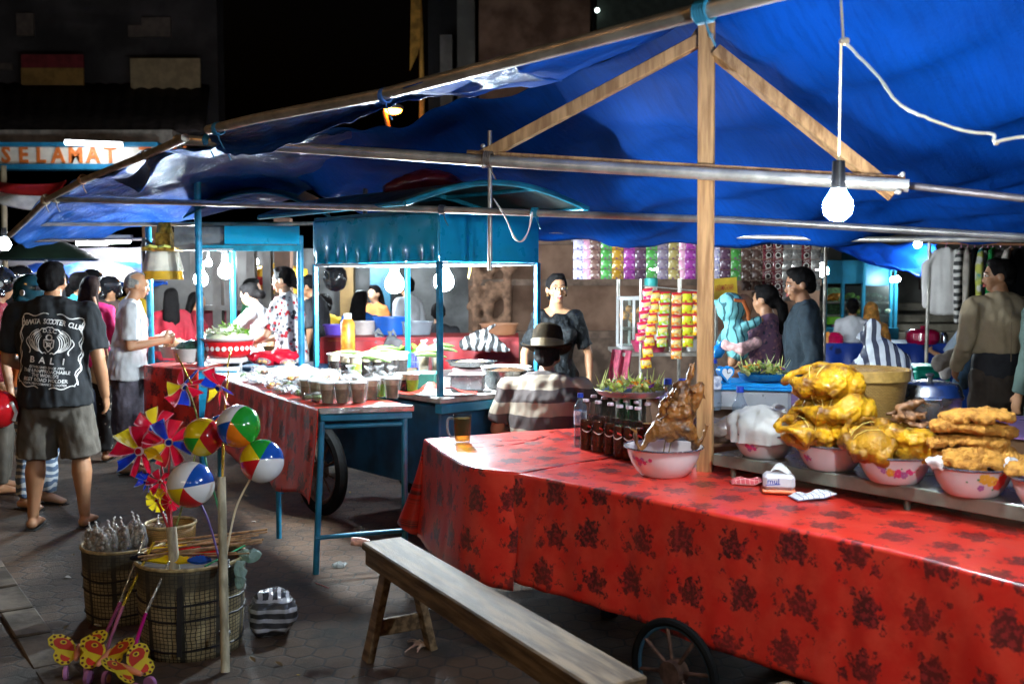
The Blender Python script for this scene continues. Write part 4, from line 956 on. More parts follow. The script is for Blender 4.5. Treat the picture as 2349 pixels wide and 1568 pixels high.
offering_tray('silver tray heaped with leaf offerings balanced over the tea bottles', P(1447, 908, 4.78), .172, 150, 5, platem, 34)
zc = .98  # rear counter
ct = thing('rear_counter', 'raised rear counter with a purple edged cover behind the riser', 'counter', (1.7, 4.5, 0), math.atan2(-.737, .677))
b = B(); b.box((0, .12, zc - .09), (2.5, .62, .16), bev=.004); b.build('cabinet', mat('brown_board', (.11, .05, .02), .6, var=.4, sc=4, bmp=.2), ct)
b = B(); b.box((0, .12, zc - .004), (2.54, .66, .008), bev=.002); b.build('cover', mat('purple_cover', (.26, .13, .30), .3, var=.3, sc=5), ct)
offering_tray('blue dish of leaf offerings on the lidded storage box', P(1748, 872, 4.75), .115, 80, 9, mat('blue_dish', (.01, .12, .3), .3), 14)
bx = P(1736, 945, 4.7); bz = zc
t = thing('storage_box', 'clear plastic storage box with a bright blue lid', 'box', V((bx.x, 4.8, bz)), -.25)
c = B(); c.box((0, 0, .052), (.36, .24, .104), bev=.015); c.build('tub', mat('cloudy_plastic', (.55, .58, .62), .3, trans=.35, var=.15, sc=6), t)
c = B(); c.box((0, 0, .117), (.40, .27, .026), bev=.01); c.box((0, 0, .103), (.415, .285, .014), bev=.004); c.build('lid', mat('lid_blue', (.01, .27, .68), .35), t)
hz = P(1668, 872, 4.68); t = thing('heart_clock', 'blue heart shaped alarm clock on the lidded storage box', 'clock', V((hz.x, hz.y, bz + .13)), .2)
def heart(s, n=28): return [(s * .80 * (math.sin(a) ** 3), s * (13 * math.cos(a) - 5 * math.cos(2 * a) - 2 * math.cos(3 * a) - math.cos(4 * a)) / 17) for a in [2 * math.pi * i / n for i in range(n)]]
c = B(); c.plate([(x, 0, z + .046) for x, z in heart(.046)], .05, V((0, 1, 0))); c.ball((-.02, .025, .003), .01); c.ball((.02, .025, .003), .01); c.build('case', mat('clock_blue', (.02, .28, .72), .25), t)
c = B(); c.plate([(x, -.004, z + .046) for x, z in heart(.033)], .003, V((0, 1, 0))); c.build('dial', mat('dial_white', (.75, .78, .82), .3), t)
c = B(); c.beam((0, -.006, .046), (.016, -.006, .052), .002, .003); c.beam((0, -.006, .046), (-.004, -.006, .066), .002, .003); c.build('hand', black, t)
water('large water bottle with a blue label just right of the timber post', V((P(1646, 900, 4.6).x, 4.72, zc)), .24, .045, lb)
water('water bottle with only its blue cap and shoulder above the white sheet', V((P(1712, 930, 4.3).x, 4.42, TZ + .003)), .34, .036)
for px, lab in ((1532, 'water bottle behind the left side of the duck'), (1566, 'water bottle behind the duck neck')):
    water(lab, V((P(px, 850, 4.72).x, 4.72, TZ + .003)), .345, .04)
# steamer, basket, striped bag
bamboo = mat('woven_bamboo', (.50, .30, .08), .6, var=.3, sc=14, bmp=.5, bsc=25, col2=(.62, .40, .13))
def weave(key, c0, c1, sc=60, dk=.35):
    m, nt, bs = _mk(key); co = coords(nt, 'UV', (sc, sc * .22, 1)); br = N(nt, 'ShaderNodeTexBrick'); br.offset = .5; br.inputs['Scale'].default_value = 1.0; br.inputs['Mortar Size'].default_value = .06; br.inputs['Brick Width'].default_value = 1.0; br.inputs['Row Height'].default_value = .35
    nt.links.new(co, br.inputs['Vector']); br.inputs['Color1'].default_value = (*c0, 1); br.inputs['Color2'].default_value = (*c1, 1); br.inputs['Mortar'].default_value = (*dark(c0, dk), 1)
    nt.links.new(mixc(nt, math_(nt, 'MULTIPLY', noise_(nt, coords(nt), 9, 4), .5), br.outputs[0], dark(c0, .5)), bs.inputs['Base Color']); bs.inputs['Roughness'].default_value = .6; bump(nt, bs, br.outputs['Fac'], -.6, .004); return m
bk = P(1985, 905, 4.0); t = thing('bamboo_basket', 'round woven bamboo basket behind the yellow chickens', 'basket', V((bk.x, bk.y, zc)))
wv = weave('bamboo_weave', (.30, .155, .03), (.40, .23, .06), 70)
c = B(); c.grid(lambda u, v: V(((.115 + .05 * v ** .8) * math.cos(6.2832 * u), (.115 + .05 * v ** .8) * math.sin(6.2832 * u), .26 * v)), 48, 10, lambda u, v: (u, v)); c.build('wall', wv, t, smooth=60, solid=.004)
c = B(); c.lathe([(.166, .215), (.170, .22), (.172, .26), (.166, .262), (.162, .255)], 40, cap=False); c.build('rim', mat('bamboo_rim', (.36, .21, .05), .55, var=.2, sc=30, bmp=.4, bsc=60), t); c = B(); c.lathe([(.01, .004), (.116, .004)], 32); c.build('base', bamboo, t)
sp = P(2132, 930, 4.05); t = thing('steamer_pot', 'lidded aluminium steamer pot with side handles behind the fried chicken', 'pot', V((sp.x, sp.y, zc + .03)))
alu = mat('aluminium', (.72, .72, .72), .26, 1, var=.12, sc=5, bmp=.08, bsc=20)
c = B(); c.lathe([(.01, 0), (.118, 0), (.122, .01), (.122, .1), (.128, .105), (.128, .11)], 40); c.build('body', alu, t)
c = B(); c.lathe([(.131, .108), (.131, .118), (.126, .124), (.120, .15), (.108, .166), (.06, .175), (.008, .176)], 40); c.build('lid', alu, t, smooth=30)
c = B(); c.cyl((0, 0, .176), (0, 0, .196), .01); c.ball((0, 0, .2), (.018, .018, .009)); c.build('knob', mat('black_knob', (.02, .02, .02), .4), t)
for a in (-1.9, 1.0):
    q_ = V((math.cos(a), math.sin(a), 0)); s_ = V((-q_.y, q_.x, 0)); c = B(); c.tube([q_ * .122 + s_ * .035 + V((0, 0, .085)), q_ * .15 + s_ * .03 + V((0, 0, .115)), q_ * .15 - s_ * .03 + V((0, 0, .115)), q_ * .122 - s_ * .035 + V((0, 0, .085))], .005, 8); c.build('handle', alu, t)
# striped carrier bag
strb = stripes('navy_stripe_bag', (.66, .70, .72), (.012, .014, .04), 'X', 21, .52, .25, .5, bmp=.3)
q = P(2012, 900, 4.75); t = thing('carrier_bag', 'big navy and white striped plastic carrier bag tied at the top behind the basket', 'bag', V((q.x, q.y, zc)), -.1)
b = B(); b.T = Matrix.Diagonal((1.08, 1.0, 1.3, 1)); b.sweep([(0, 0, .03), (0, 0, .1), (0, 0, .17), (-.02, 0, .225), (-.045, 0, .25)], [(.16, .11), (.165, .12), (.14, .10), (.07, .06), (.022, .02)]); b.sweep([(-.045, 0, .25), (-.03, .0, .29), (-.01, 0, .32)], [(.022, .01), (.045, .012), (.03, .008)]); b.sweep([(-.045, 0, .25), (-.08, .02, .275)], [(.02, .01), (.03, .008)])
b.blob('bag', strb, .009, t, False, 2, lambda c: .007 * noise.noise(V((c.x * 26, c.y * 26, c.z * 9))) + .003 * noise.noise(c * 50))
# tissue dispenser, napkins
tp = L(1792, 1135, TZ + .003); tp = tp + V((0, .04, 0)); t = thing('tissue_box', 'white round cornered tissue box with blue logo and orange base', 'tissue box', tp, -.2)
c = B(); c.box((0, 0, .012), (.125, .095, .014), bev=.005); c.build('base', mat('orange_base', (.75, .16, .05), .4), t)
c = B(); c.box((0, 0, .048), (.118, .088, .06), bev=.014); c.build('case', mat('translucent_white', (.78, .77, .80), .25, tl=.2, var=.05), t)
c = B(); vs, fs = text('mul', .028, 1.1, .01); c.T = Matrix.Translation((-.022, -.0448, .052)) @ Matrix.Rotation(R(90), 4, 'X'); c.add(vs, fs); c.add([(-.028, -.016, 0), (.024, -.012, 0), (.026, -.008, 0), (-.026, -.012, 0)], [(0, 1, 2, 3)]); c.build('logo', mat('logo_blue', (.02, .06, .4), .4), t, smooth=0)
c = B(); c.grid(lambda u, v: V((-.035 + .07 * u + .012 * v, -.02 + .03 * v + .012 * math.sin(u * 5), .076 + .042 * math.sin(u * 2.6 + .4) * (.4 + .6 * v) * (1 - .3 * u))), 14, 8); c.build('tissue', mat('tissue_white', (.82, .82, .80), .9, tl=.3), t, smooth=80, solid=.001)
def check(key, base, line, sc=60):
    m, nt, bs = _mk(key); sp_ = N(nt, 'ShaderNodeSeparateXYZ'); nt.links.new(coords(nt, 'UV'), sp_.inputs[0]); f = None
    for ax in (0, 1):
        fr_ = math_(nt, 'FRACT', math_(nt, 'MULTIPLY', sp_.outputs[ax], sc / 10)); g_ = math_(nt, 'LESS_THAN', fr_, .14); f = g_ if f is None else math_(nt, 'MAXIMUM', f, g_)
    nt.links.new(mixc(nt, math_(nt, 'MULTIPLY', f, .8), base, line), bs.inputs['Base Color']); bs.inputs['Roughness'].default_value = .9; return m
def napkin(label, p, rz, lx, ly, m, seed, th=.012):
    t = thing('napkin', label, 'cloth', p, rz, 'folded checked cloths on the table'); c = B()
    c.grid(lambda u, v: V(((u - .5) * lx + .006 * noise.noise(V((v * 4, seed, 0))), (v - .5) * ly + .01 * math.sin(u * 4 + seed), .004 + th * (1 + noise.noise(V((u * 3.5, v * 3, seed)))) * (1 - (2 * u - 1) ** 4) * (1 - (2 * v - 1) ** 4) + (.016 * max(0, u - .72) / .28))), 26, 16); c.build('cloth', m, t, smooth=80, solid=.004)
napkin('small folded red checked cloth left of the tissue box', L(1712, 1110, TZ + .004), -.1, .12, .06, check('red_check', (.55, .08, .09), (.75, .45, .42), 70), 2, .018)
napkin('white cloth with blue checks crumpled right of the tissue box', L(1862, 1142, TZ + .004), .15, .16, .085, check('blue_check', (.72, .71, .70), (.05, .06, .2), 70), 5, .014)
t = thing('plastic_tray', 'pale green plastic tray behind the last bowl at the right edge', 'tray', V((L(2345, 1042, zb).x + .07, L(2345, 1042, zb).y + .1, zb)), -.8); c = B(); c.box((0, 0, .03), (.26, .2, .06), bev=.01); c.build('tray', mat('olive_tray', (.42, .42, .10), .4), t)
b = B(); b.ball((0, 0, .06), (.16, .09, .05), 26, 14); b.jitter(.03, 14); b.jitter(.008, 60); t = thing('food_bag', 'clear plastic bag of dark food slumped beside the timber post', 'bag', V((P(1655, 965, 4.35).x, 4.4, TZ + .1))); b.build('bag', mat('brown_bag', (.22, .16, .13), .2, var=.4, sc=14, bmp=.4, bsc=30), t); c = B(); c.box((0.05, 0, -.05), (.3, .16, .1), bev=.01); c.build('board', mat('brown_board', (.11, .05, .02)), t)
# ================= TOY SELLER'S BASKETS =================
def netted(key, base, net=(.012, .011, .01), nx=70, nz=24):
    m, nt, bs = _mk(key); co = coords(nt, 'UV'); sp_ = N(nt, 'ShaderNodeSeparateXYZ'); nt.links.new(co, sp_.inputs[0]); f = None
    wob = math_(nt, 'MULTIPLY', noise_(nt, co, 9, 3), .9)
    for ax, k in ((0, nx), (1, nz)):
        fr_ = math_(nt, 'FRACT', math_(nt, 'MULTIPLY_ADD', sp_.outputs[ax], k, wob)); g_ = math_(nt, 'LESS_THAN', fr_, .2); f = g_ if f is None else math_(nt, 'MAXIMUM', f, g_)
    fs_ = math_(nt, 'GREATER_THAN', math_(nt, 'FRACT', math_(nt, 'MULTIPLY', sp_.outputs[0], 9)), .84); f = math_(nt, 'MAXIMUM', f, fs_); f = math_(nt, 'MAXIMUM', f, math_(nt, 'MULTIPLY', ramp(nt, math_(nt, 'ADD', sp_.outputs[1], math_(nt, 'MULTIPLY', noise_(nt, co, 5, 2), .3)), .8, .95), .85))
    b1 = mixc(nt, ramp(nt, noise_(nt, co, 7, 4), .35, .65), dark(base, .55), base)
    nt.links.new(mixc(nt, math_(nt, 'MULTIPLY', f, .93), b1, net), bs.inputs['Base Color']); bs.inputs['Roughness'].default_value = .7
    bump(nt, bs, f, .6, .006); return m
net = netted('netted_weave', (.40, .32, .17))
def net_basket(label, c, r0, r1, h, m, dark_top=0):
    t = thing('netted_basket', label, 'basket', c, 0, 'netted bamboo baskets of the toy seller')
    b = B(); b.grid(lambda u, v: V(((r0 + (r1 - r0) * math.sin(v * 1.45)) * math.cos(6.2832 * u), (r0 + (r1 - r0) * math.sin(v * 1.45)) * math.sin(6.2832 * u), h * v)) * (1 + .012 * noise.noise(V((math.cos(u * 6.28) * 3, math.sin(u * 6.28) * 3, v * 5)))), 56, 16, lambda u, v: (u, v)); b.build('wall', m, t, smooth=70, solid=.006)
    b = B(); b.tube([((r1 + .004) * math.cos(a * .2618), (r1 + .004) * math.sin(a * .2618), h) for a in range(25)], .008, 6, False); b.build('rim', mat('cane_rim', (.36, .27, .13), .6, var=.35, sc=30), t)
    b = B(); b.lathe([(.01, h * .86), (r1 * .97, h * .88)], 30); b.build('filling', mat('dark_filling', (.05, .035, .025), .8, var=.4), t)
    b = B()
    for z in (.12, .45, .62): b.tube([((r0 + (r1 - r0) * math.sin(z * 1.45) + .006) * math.cos(a * .2618), (r0 + (r1 - r0) * math.sin(z * 1.45) + .006) * math.sin(a * .2618), h * z + .006 * math.sin(a)) for a in range(25)], .005, 6, False)
    b.build('binding', mat('black_cord', (.012, .011, .012), .6), t)
    return t
cA = V((P(441, 1400, 4.28).x, 4.28, 0)); cB = V((P(288, 1400, 4.68).x, 4.68, 0))
net_basket('large round netted basket with toys laid across its top', cA, .205, .225, .395, net)
net_basket('smaller netted basket crowded with marble bags at the back left', cB, .17, .185, .345, netted('netted_weave_dark', (.34, .27, .15), nx=60, nz=20))
q = P(392, 1240, 4.85); t = thing('bamboo_hamper', 'small bamboo hamper with a rim behind the two netted baskets', 'basket', V((q.x, 4.85, 0)))
c = B(); c.grid(lambda u, v: V(((.09 + .03 * v) * math.cos(6.2832 * u), (.09 + .03 * v) * math.sin(6.2832 * u), .40 * v)), 36, 6, lambda u, v: (u, v)); c.build('wall', wv, t, solid=.004); c = B(); c.tube([(.12 * math.cos(a * .2618), .12 * math.sin(a * .2618), .40) for a in range(25)], .008, 6, False); c.build('rim', mat('cane_rim', (1, 1, 1)), t); c = B(); c.lathe([(.01, .35), (.115, .36)], 24); c.build('filling', mat('dark_filling', (1, 1, 1)), t)
bam = mat('bamboo_pole', (.50, .44, .30), .5, var=.35, sc=7, an=(4, 4, 1), bmp=.2, bsc=30, col2=(.62, .56, .40))
t = thing('bamboo_pole', 'pale bamboo pole tied upright to the large netted basket, holding the balls', 'pole', G(517, 1540)); pt = P(508, 1093, 4.12); pb = G(517, 1540)
c = B(); c.tube([pb, pb.lerp(pt, .33), pb.lerp(pt, .335), pb.lerp(pt, .68), pb.lerp(pt, .685), pt], [.0185, .0175, .0195, .017, .0185, .0165], 14); c.build('cane', bam, t, True)
lash(t, 513, 1290, 4.08, (.02, .018, .02), 4, .021, (0, 0, 1)); lash(t, 515, 1447, 4.05, (.02, .018, .02), 2, .021, (0, 0, 1))
t = thing('bamboo_tube', 'short bamboo tube holding the pinwheel sticks above the large basket', 'pole', V((P(403, 1330, 4.2).x, 4.2, .1))); c = B(); c.tube([P(409, 1420, 4.12), P(402, 1320, 4.15), P(393, 1208, 4.2)], [.02, .022, .021], 14); c.build('cane', bam, t, True)
t = thing('rubber_strip', 'black rubber strip hanging down the front of the large netted basket', 'strip', P(412, 1380, 4.05)); c = B(); c.plate([P(405, 1312, 4.06), P(418, 1312, 4.06), P(416, 1506, 4.03), P(405, 1506, 4.03)], .006, V((0, 1, 0))); c.build('strip', mat('black_rubber', (.015, .014, .016), .5), t, True)
# beach balls on sticks
BC = {'w': mat('ball_white', (.78, .78, .80), .14, var=.03, coat=.5, rv=.03), 'r': mat('ball_red', (.60, .015, .02), .14, var=.05, coat=.5, rv=.03), 'y': mat('ball_yellow', (.80, .58, .01), .14, var=.05, coat=.5, rv=.03), 'b': mat('ball_blue', (.01, .08, .42), .14, var=.05, coat=.5, rv=.03), 'g': mat('ball_green', (.02, .32, .03), .14, var=.05, coat=.5, rv=.03), 'o': mat('ball_orange', (.80, .19, .01), .14, var=.05, coat=.5, rv=.03)}
def ball_toy(label, p, r, cols, rot, stick, sm):
    t = thing('beach_ball', label, 'beach ball', p, 0, 'striped beach balls on sticks')
    n = V(rot[:3]).normalized(); x0, y0 = V((1, 0, 0)), None; x0 = (x0 - n * n.x).normalized(); y0 = n.cross(x0); a0 = rot[3]
    Rm = Matrix((x0 * math.cos(a0) + y0 * math.sin(a0), y0 * math.cos(a0) - x0 * math.sin(a0), n)).transposed()
    b = B(); nu, nv = 48, 26
    for i in range(nv):
        for j in range(nu):
            b.m = j * 6 // nu
            def q(a, c): 
                th = math.pi * a / nv; ph = 2 * math.pi * c / nu; pk = 1 - .022 * abs(math.sin(3 * ph)) ** 8 * 0 - .012 * (abs(math.cos(3 * ph)) ** 12)
                return Rm @ V((r * pk * math.sin(th) * math.cos(ph), r * pk * math.sin(th) * math.sin(ph), r * .96 * math.cos(th)))
            b.add([q(i, j), q(i + 1, j), q(i + 1, j + 1), q(i, j + 1)], [(0, 1, 2, 3)])
    o = b.build('skin', [BC[k] for k in cols] + [BC['w']], t)
    bm = bmesh.new(); bm.from_mesh(o.data); bmesh.ops.remove_doubles(bm, verts=bm.verts, dist=1e-5); bm.to_mesh(o.data); bm.free()
    o.data.polygons.foreach_set('use_smooth', [True] * len(o.data.polygons)); o.data.set_sharp_from_angle(angle=R(60))
    c = B(); c.tube(spline(stick, 12), .0045, 7); c.build('stick', sm, t, True)
gold = mat('gold_foil', (.75, .50, .05), .22, .7, var=.4, sc=120, bmp=.6, bsc=150); silver = mat('silver_foil', (.65, .65, .62), .2, .8, var=.4, sc=120, bmp=.6, bsc=150)
plg = mat('plastic_green_stick', (.02, .30, .12), .4); plw = mat('plastic_pale_stick', (.62, .52, .36), .4); plp = mat('plastic_violet_stick', (.14, .09, .35), .4)
ptop = P(508, 1100, 4.12)
ball_toy('beach ball of yellow, red and green panels, left of the orange one', P(466, 1002, 4.25), .083, 'ryygyr', (.1, -.95, .1, .0), [P(470, 1045, 4.25), P(478, 1080, 4.2), P(505, 1180, 4.13)], plg)
ball_toy('beach ball with an orange panel between blue and green at the top', P(547, 977, 4.2), .092, 'gwwbog', (-.1, -.85, .35, .15), [P(516, 1000, 4.2), P(512, 1050, 4.15), P(509, 1110, 4.12)], gold)
ball_toy('beach ball of red, green, white and blue panels lowest at the right', P(601, 1057, 4.15), .092, 'bgyrww', (.15, -.95, .25, .1), [P(573, 1100, 4.15), P(540, 1170, 4.14), P(516, 1290, 4.1)], plw)
ball_toy('mostly white beach ball with red, blue and yellow panels', P(438, 1111, 4.15), .098, 'bwwyrw', (-.02, -1, .06, .15), [P(462, 1158, 4.15), P(480, 1200, 4.13), P(505, 1290, 4.1)], plp)
ball_toy('beach ball half hidden behind the yellow and orange balls', P(508, 985, 4.5), .07, 'obwgoy', (-.2, -.6, .6, .2), [P(512, 1015, 4.5), P(512, 1060, 4.3), P(509, 1110, 4.14)], mat('plastic_orange_stick', (.7, .2, .02), .4))
# pinwheels
PC = [mat('film_red', (.50, .006, .03), .2, tl=.35, var=.1), mat('film_blue', (.006, .03, .36), .2, tl=.35, var=.1), mat('film_yellow', (.80, .62, .02), .2, tl=.35, var=.1), mat('film_print', (.78, .62, .66), .4)]
def pinwheel(label, p, r, n, tilt, yaw, stick, sm, seed, cols=(0, 1, 2), hubc=0, curl=.5, group='foil pinwheels on sticks'):
    t = thing('pinwheel', label, 'pinwheel', p, yaw, group)
    M = Matrix.Rotation(tilt, 4, 'X')
    for k in range(n):
        b = B(); b.T = M @ Matrix.Rotation(2 * math.pi * k / n + seed, 4, 'Y')
        # blade in the XZ plane, curling towards -Y
        def fn(u, v):
            x = (.12 + .88 * u) * r; w = r * (.10 + .95 * u * (1.1 - u * .5)); z = (v - .15) * w
            return V((x * (1 - .12 * v * u), -.03 * r - curl * r * (v ** 1.6) * u * .8 - .06 * r * math.sin(u * 3), z - .15 * r * u * v))
        nu, nv = 8, 10
        for i in range(nu):
            for j in range(nv):
                b.m = 1 if (j == nv - 1 or j == 0) else 0
                q_ = [fn(i / nu, j / nv), fn((i + 1) / nu, j / nv), fn((i + 1) / nu, (j + 1) / nv), fn(i / nu, (j + 1) / nv)]; b.add(q_, [(0, 1, 2, 3)])
        cc = PC[cols[(k + seed_i(seed)) % len(cols)]]
        b.build('blade', [cc, mat('film_edge_%d' % cols[(k + seed_i(seed)) % len(cols)], [(.75, .30, .38), (.25, .42, .70), (.80, .70, .25)][cols[(k + seed_i(seed)) % len(cols)]], .35)], t)
    b = B(); b.T = M
    b.cyl((0, -.075 * r - .008, 0), (0, 0, 0), .17 * r); b.build('hub', PC[3], t)
    b = B(); b.T = M; b.cyl((0, -.085 * r - .012, 0), (0, -.02 * r, 0), .115 * r); b.build('cap', PC[hubc], t)
    if stick: c = B(); c.tube(spline(stick, 10), .0042, 7); c.build('stick', sm, t, True)
def seed_i(x): return int(x * 10) % 7
sk = mat('red_stick', (.45, .03, .05), .4)
tubetop = P(393, 1212, 4.2)
pinwheel('big pinwheel of blue, red and yellow blades leftmost in the cluster', P(322, 1034, 4.3), .115, 8, -.1, -.15, [P(330, 1060, 4.33), P(352, 1120, 4.3), P(390, 1225, 4.2)], sk, .3, (0, 1, 0, 2, 0), 0, .75)
pinwheel('pinwheel with a dark blue hub beside the yellow ball', P(388, 1014, 4.32), .108, 8, -.1, .2, [P(390, 1040, 4.33), P(386, 1120, 4.3), P(394, 1225, 4.2)], sk, .5, (1, 0, 0, 2, 0), 1, .75)
pinwheel('pinwheel on a bent stick high at the left of the toys', P(420, 884, 4.45), .098, 7, .5, .9, [P(424, 882, 4.45), P(436, 905, 4.4), P(452, 955, 4.3), P(455, 1000, 4.3), P(430, 1120, 4.25), P(398, 1225, 4.2)], mat('green_foil_stick', (.25, .32, .10), .3, .5, var=.4, sc=90), .7, (0, 1, 0, 2), 1)
pinwheel('pinwheel with yellow and red triangles on a gold foil stick', P(506, 888, 4.4), .098, 7, .3, -.7, [P(524, 850, 4.42), P(520, 900, 4.4), P(512, 980, 4.3), P(509, 1110, 4.12)], gold, .2, (0, 2, 1, 0), 1)
pinwheel('red and yellow pinwheel half hidden between the two big ones', P(358, 980, 4.42), .10, 8, .15, .3, [P(358, 1000, 4.42), P(380, 1120, 4.32), P(393, 1225, 4.2)], sk, .8, (0, 2, 0, 0, 1), 0)
pinwheel('small blue curled pinwheel under the big one', P(338, 1103, 4.3), .052, 6, .2, -.5, [P(345, 1110, 4.3), P(392, 1225, 4.2)], sk, .1, (1,), 1, .9)
pinwheel('small red curled pinwheel beside the white ball', P(368, 1103, 4.28), .058, 6, .1, .2, [P(368, 1110, 4.3), P(394, 1225, 4.2)], sk, .4, (0,), 0, .9)
pinwheel('yellow flower shaped windmill low in the cluster', P(362, 1146, 4.27), .055, 9, 0, -.1, [P(364, 1150, 4.28), P(392, 1225, 4.2)], sk, .3, (2,), 0, .15)
pinwheel('red flower shaped windmill right of the yellow flower', P(392, 1150, 4.26), .044, 9, 0, .1, [P(392, 1155, 4.28), P(395, 1225, 4.2)], sk, .6, (0,), 2, .15)
for i, (a, b_, m_, lab) in enumerate(((P(405, 812, 4.5), P(440, 880, 4.4), gold, 'thin gold foil stick crossing the top left pinwheel'), (P(521, 842, 4.45), P(530, 800, 4.5), gold, 'gold foil stick standing above the top right pinwheel'))):
    t = thing('foil_stick', lab, 'stick', a); c = B(); c.cyl(a, b_, .0035); c.build('stick', m_, t, True)
# butterfly push toys
WNG = [(.004, 0), (.012, .045), (.035, .078), (.07, .094), (.105, .088), (.122, .066), (.115, .036), (.088, .012), (.094, -.012), (.084, -.04), (.058, -.056), (.03, -.05), (.012, -.024)]
bfy = [mat('wing_yellow', (.62, .46, .02), .5, var=.12), mat('wing_red', (.48, .03, .012), .5), mat('wing_spot', (.10, .02, .015), .5)]
def butterfly(label, p, rz, stick, m1, m2, seed):
    t = thing('butterfly_toy', label, 'toy', p, rz, 'butterfly push toys leaning on the basket')
    for s in (-1, 1):
        b = B(); b.T = Matrix.Rotation(R(36), 4, 'X') @ Matrix.Rotation(-s * .30, 4, 'Y') @ Matrix.Diagonal((s * .98, .95, 1, 1))
        b.m = 0; b.plate([(x, y, 0) for x, y in WNG], .003, V((0, 0, 1)))
        b.m = 1; b.plate([(.055 + (x - .06) * .72, .046 + (y - .05) * .66, .004) for x, y in WNG[:8]], .001, V((0, 0, 1))); b.plate([(.048 + (x - .055) * .5, -.022 + (y + .02) * .5, .004) for x, y in WNG[7:]], .001, V((0, 0, 1)))
        b.m = 2
        for x, y in ((.034, .068), (.054, .080), (.075, .085), (.097, .078), (.109, .060), (.104, .038), (.083, -.014), (.076, -.036), (.056, -.047), (.034, -.043)): b.plate([(x + .006 * math.cos(q_ * .785), y + .006 * math.sin(q_ * .785), .004) for q_ in range(8)], .001, V((0, 0, 1)))
        b.m = 0; b.plate([(.06 + .014 * math.cos(q_ * .785), .052 + .011 * math.sin(q_ * .785), .0055) for q_ in range(8)], .0008, V((0, 0, 1))); b.m = 2; b.plate([(.06 + .008 * math.cos(q_ * .785), .052 + .006 * math.sin(q_ * .785), .0066) for q_ in range(8)], .0008, V((0, 0, 1)))
        b.build('wing', bfy, t)
    b = B(); b.sweep([(0, -.05, .0), (0, 0, .008), (0, .05, .02)], [.009, .013, .008]); b.build('body', mat('toy_salmon', (.70, .25, .14), .35), t)
    for s in (-1, 1):
        b = B(); b.cyl((s * .03, -.06, -.05), (s * .045, -.06, -.05), .028, n=20); b.build('wheel', mat('toy_mauve', (.40, .16, .34), .35), t)
        b = B(); b.cyl((s * .046, -.06, -.05), (s * .049, -.06, -.05), .016, n=16); b.build('wheel_cap', mat('toy_peach', (.8, .42, .2), .35), t)
    c = B(); mid = stick[1]; c.tube([stick[0], mid], .0062, 8); c.build('handle', m1, t, True); c = B(); c.tube([mid, stick[2]], .0075, 8); c.build('rod', m2, t, True)
butterfly('yellow and red butterfly push toy nearest the left edge', L(178, 1500, .08), .3, [P(334, 1222, 4.35), P(276, 1380, 4.25), P(225, 1490, 4.15)], silver, mat('purple_rod', (.25, .03, .12), .4), 1)
butterfly('yellow and red spotted butterfly push toy in front of the others', L(240, 1512, .08), -.1, [P(353, 1242, 4.2), P(282, 1388, 4.1), P(240, 1500, 4.05)], gold, mat('mauve_rod', (.42, .12, .20), .4), 2)
butterfly('salmon butterfly push toy seen edge on with a magenta rod', L(300, 1540, .08), 1.15, [P(388, 1288, 4.08), P(335, 1404, 4.03), P(296, 1520, 4.0)], silver, mat('magenta_rod', (.55, .01, .22), .4), 3)
# toys and sticks lying on the large basket
brn = mat('twig', (.34, .19, .09), .6, var=.4, sc=30)
for i in range(11):
    a = cA + V((-.16 + rnd(-.03, .03), rnd(-.14, .1), .405 + .004 * i)); b_ = cA + V((.25 + rnd(-.03, .06), rnd(-.1, .14), .425 + .005 * i + rnd(0, .02)))
    t = thing('wooden_stick', 'thin brown stick in the bundle lying across the large netted basket', 'stick', a, 0, 'bundle of sticks on the basket'); c = B(); c.cyl(a, b_, rnd(.003, .0055)); c.build('stick', brn, t, True)
for i, (lab, x, y, z, ln, m_, rz) in enumerate((('yellow toy with a toothed edge on the large netted basket', -.05, -.12, .415, .24, BC['y'], -.08), ('red toy strip behind the yellow one on the basket', .03, -.02, .425, .22, BC['r'], -.2), ('blue toy fish at the middle of the large basket', .08, -.14, .42, .10, BC['b'], .1),
                                                ('yellow toy sword at the back left of the basket top', -.1, .0, .43, .18, BC['y'], .5), ('black and silver toy pistol at the left of the basket top', -.16, -.1, .42, .13, mat('toy_black', (.02, .02, .025), .2, .5), .2))):
    t = thing('plastic_toy', lab, 'toy', cA + V((x, y, z)), rz); b = B(); n = 14
    up = [(ln * (k / n - .5), .0, .02 * math.sin(math.pi * k / n) + .006 * (k % 2)) for k in range(n + 1)]; dn = [(ln * (k / n - .5), 0, -.016 * math.sin(math.pi * k / n) - .002) for k in range(n, -1, -1)]
    b.plate([V(q_) + V((0, .0, 0)) for q_ in up + dn], .012, V((0, 1, 0))); b.T = None; b.v = [tuple(Matrix.Rotation(-1.0, 3, 'X') @ V(v)) for v in b.v]; b.build('toy', m_, t, smooth=0)
t = thing('green_straw', 'green plastic stick poking out at the right of the large basket', 'stick', cA); c = B(); c.cyl(P(470, 1298, 4.15), P(562, 1250, 4.3), .004); c.build('stick', plg, t, True)
filmg = clear('green_film', (.62, .82, .74), .12, .5, .6)
for lab, x, y, d, s in (('crumpled pale green plastic bag on the right rim of the large basket', 572, 1272, 4.25, .05), ('torn green plastic hanging below the right rim of the large basket', 553, 1318, 4.15, .055)):
    t = thing('plastic_bag', lab, 'bag', P(x, y, d)); b = B(); b.ball((0, 0, 0), (s * (1 if s == .05 else .45), s * .4, s * (.5 if s == .05 else 1.1)), 24, 14); b.jitter(.022, 22, seed=s * 100); b.jitter(.008, 60); b.build('film', filmg, t, smooth=0)
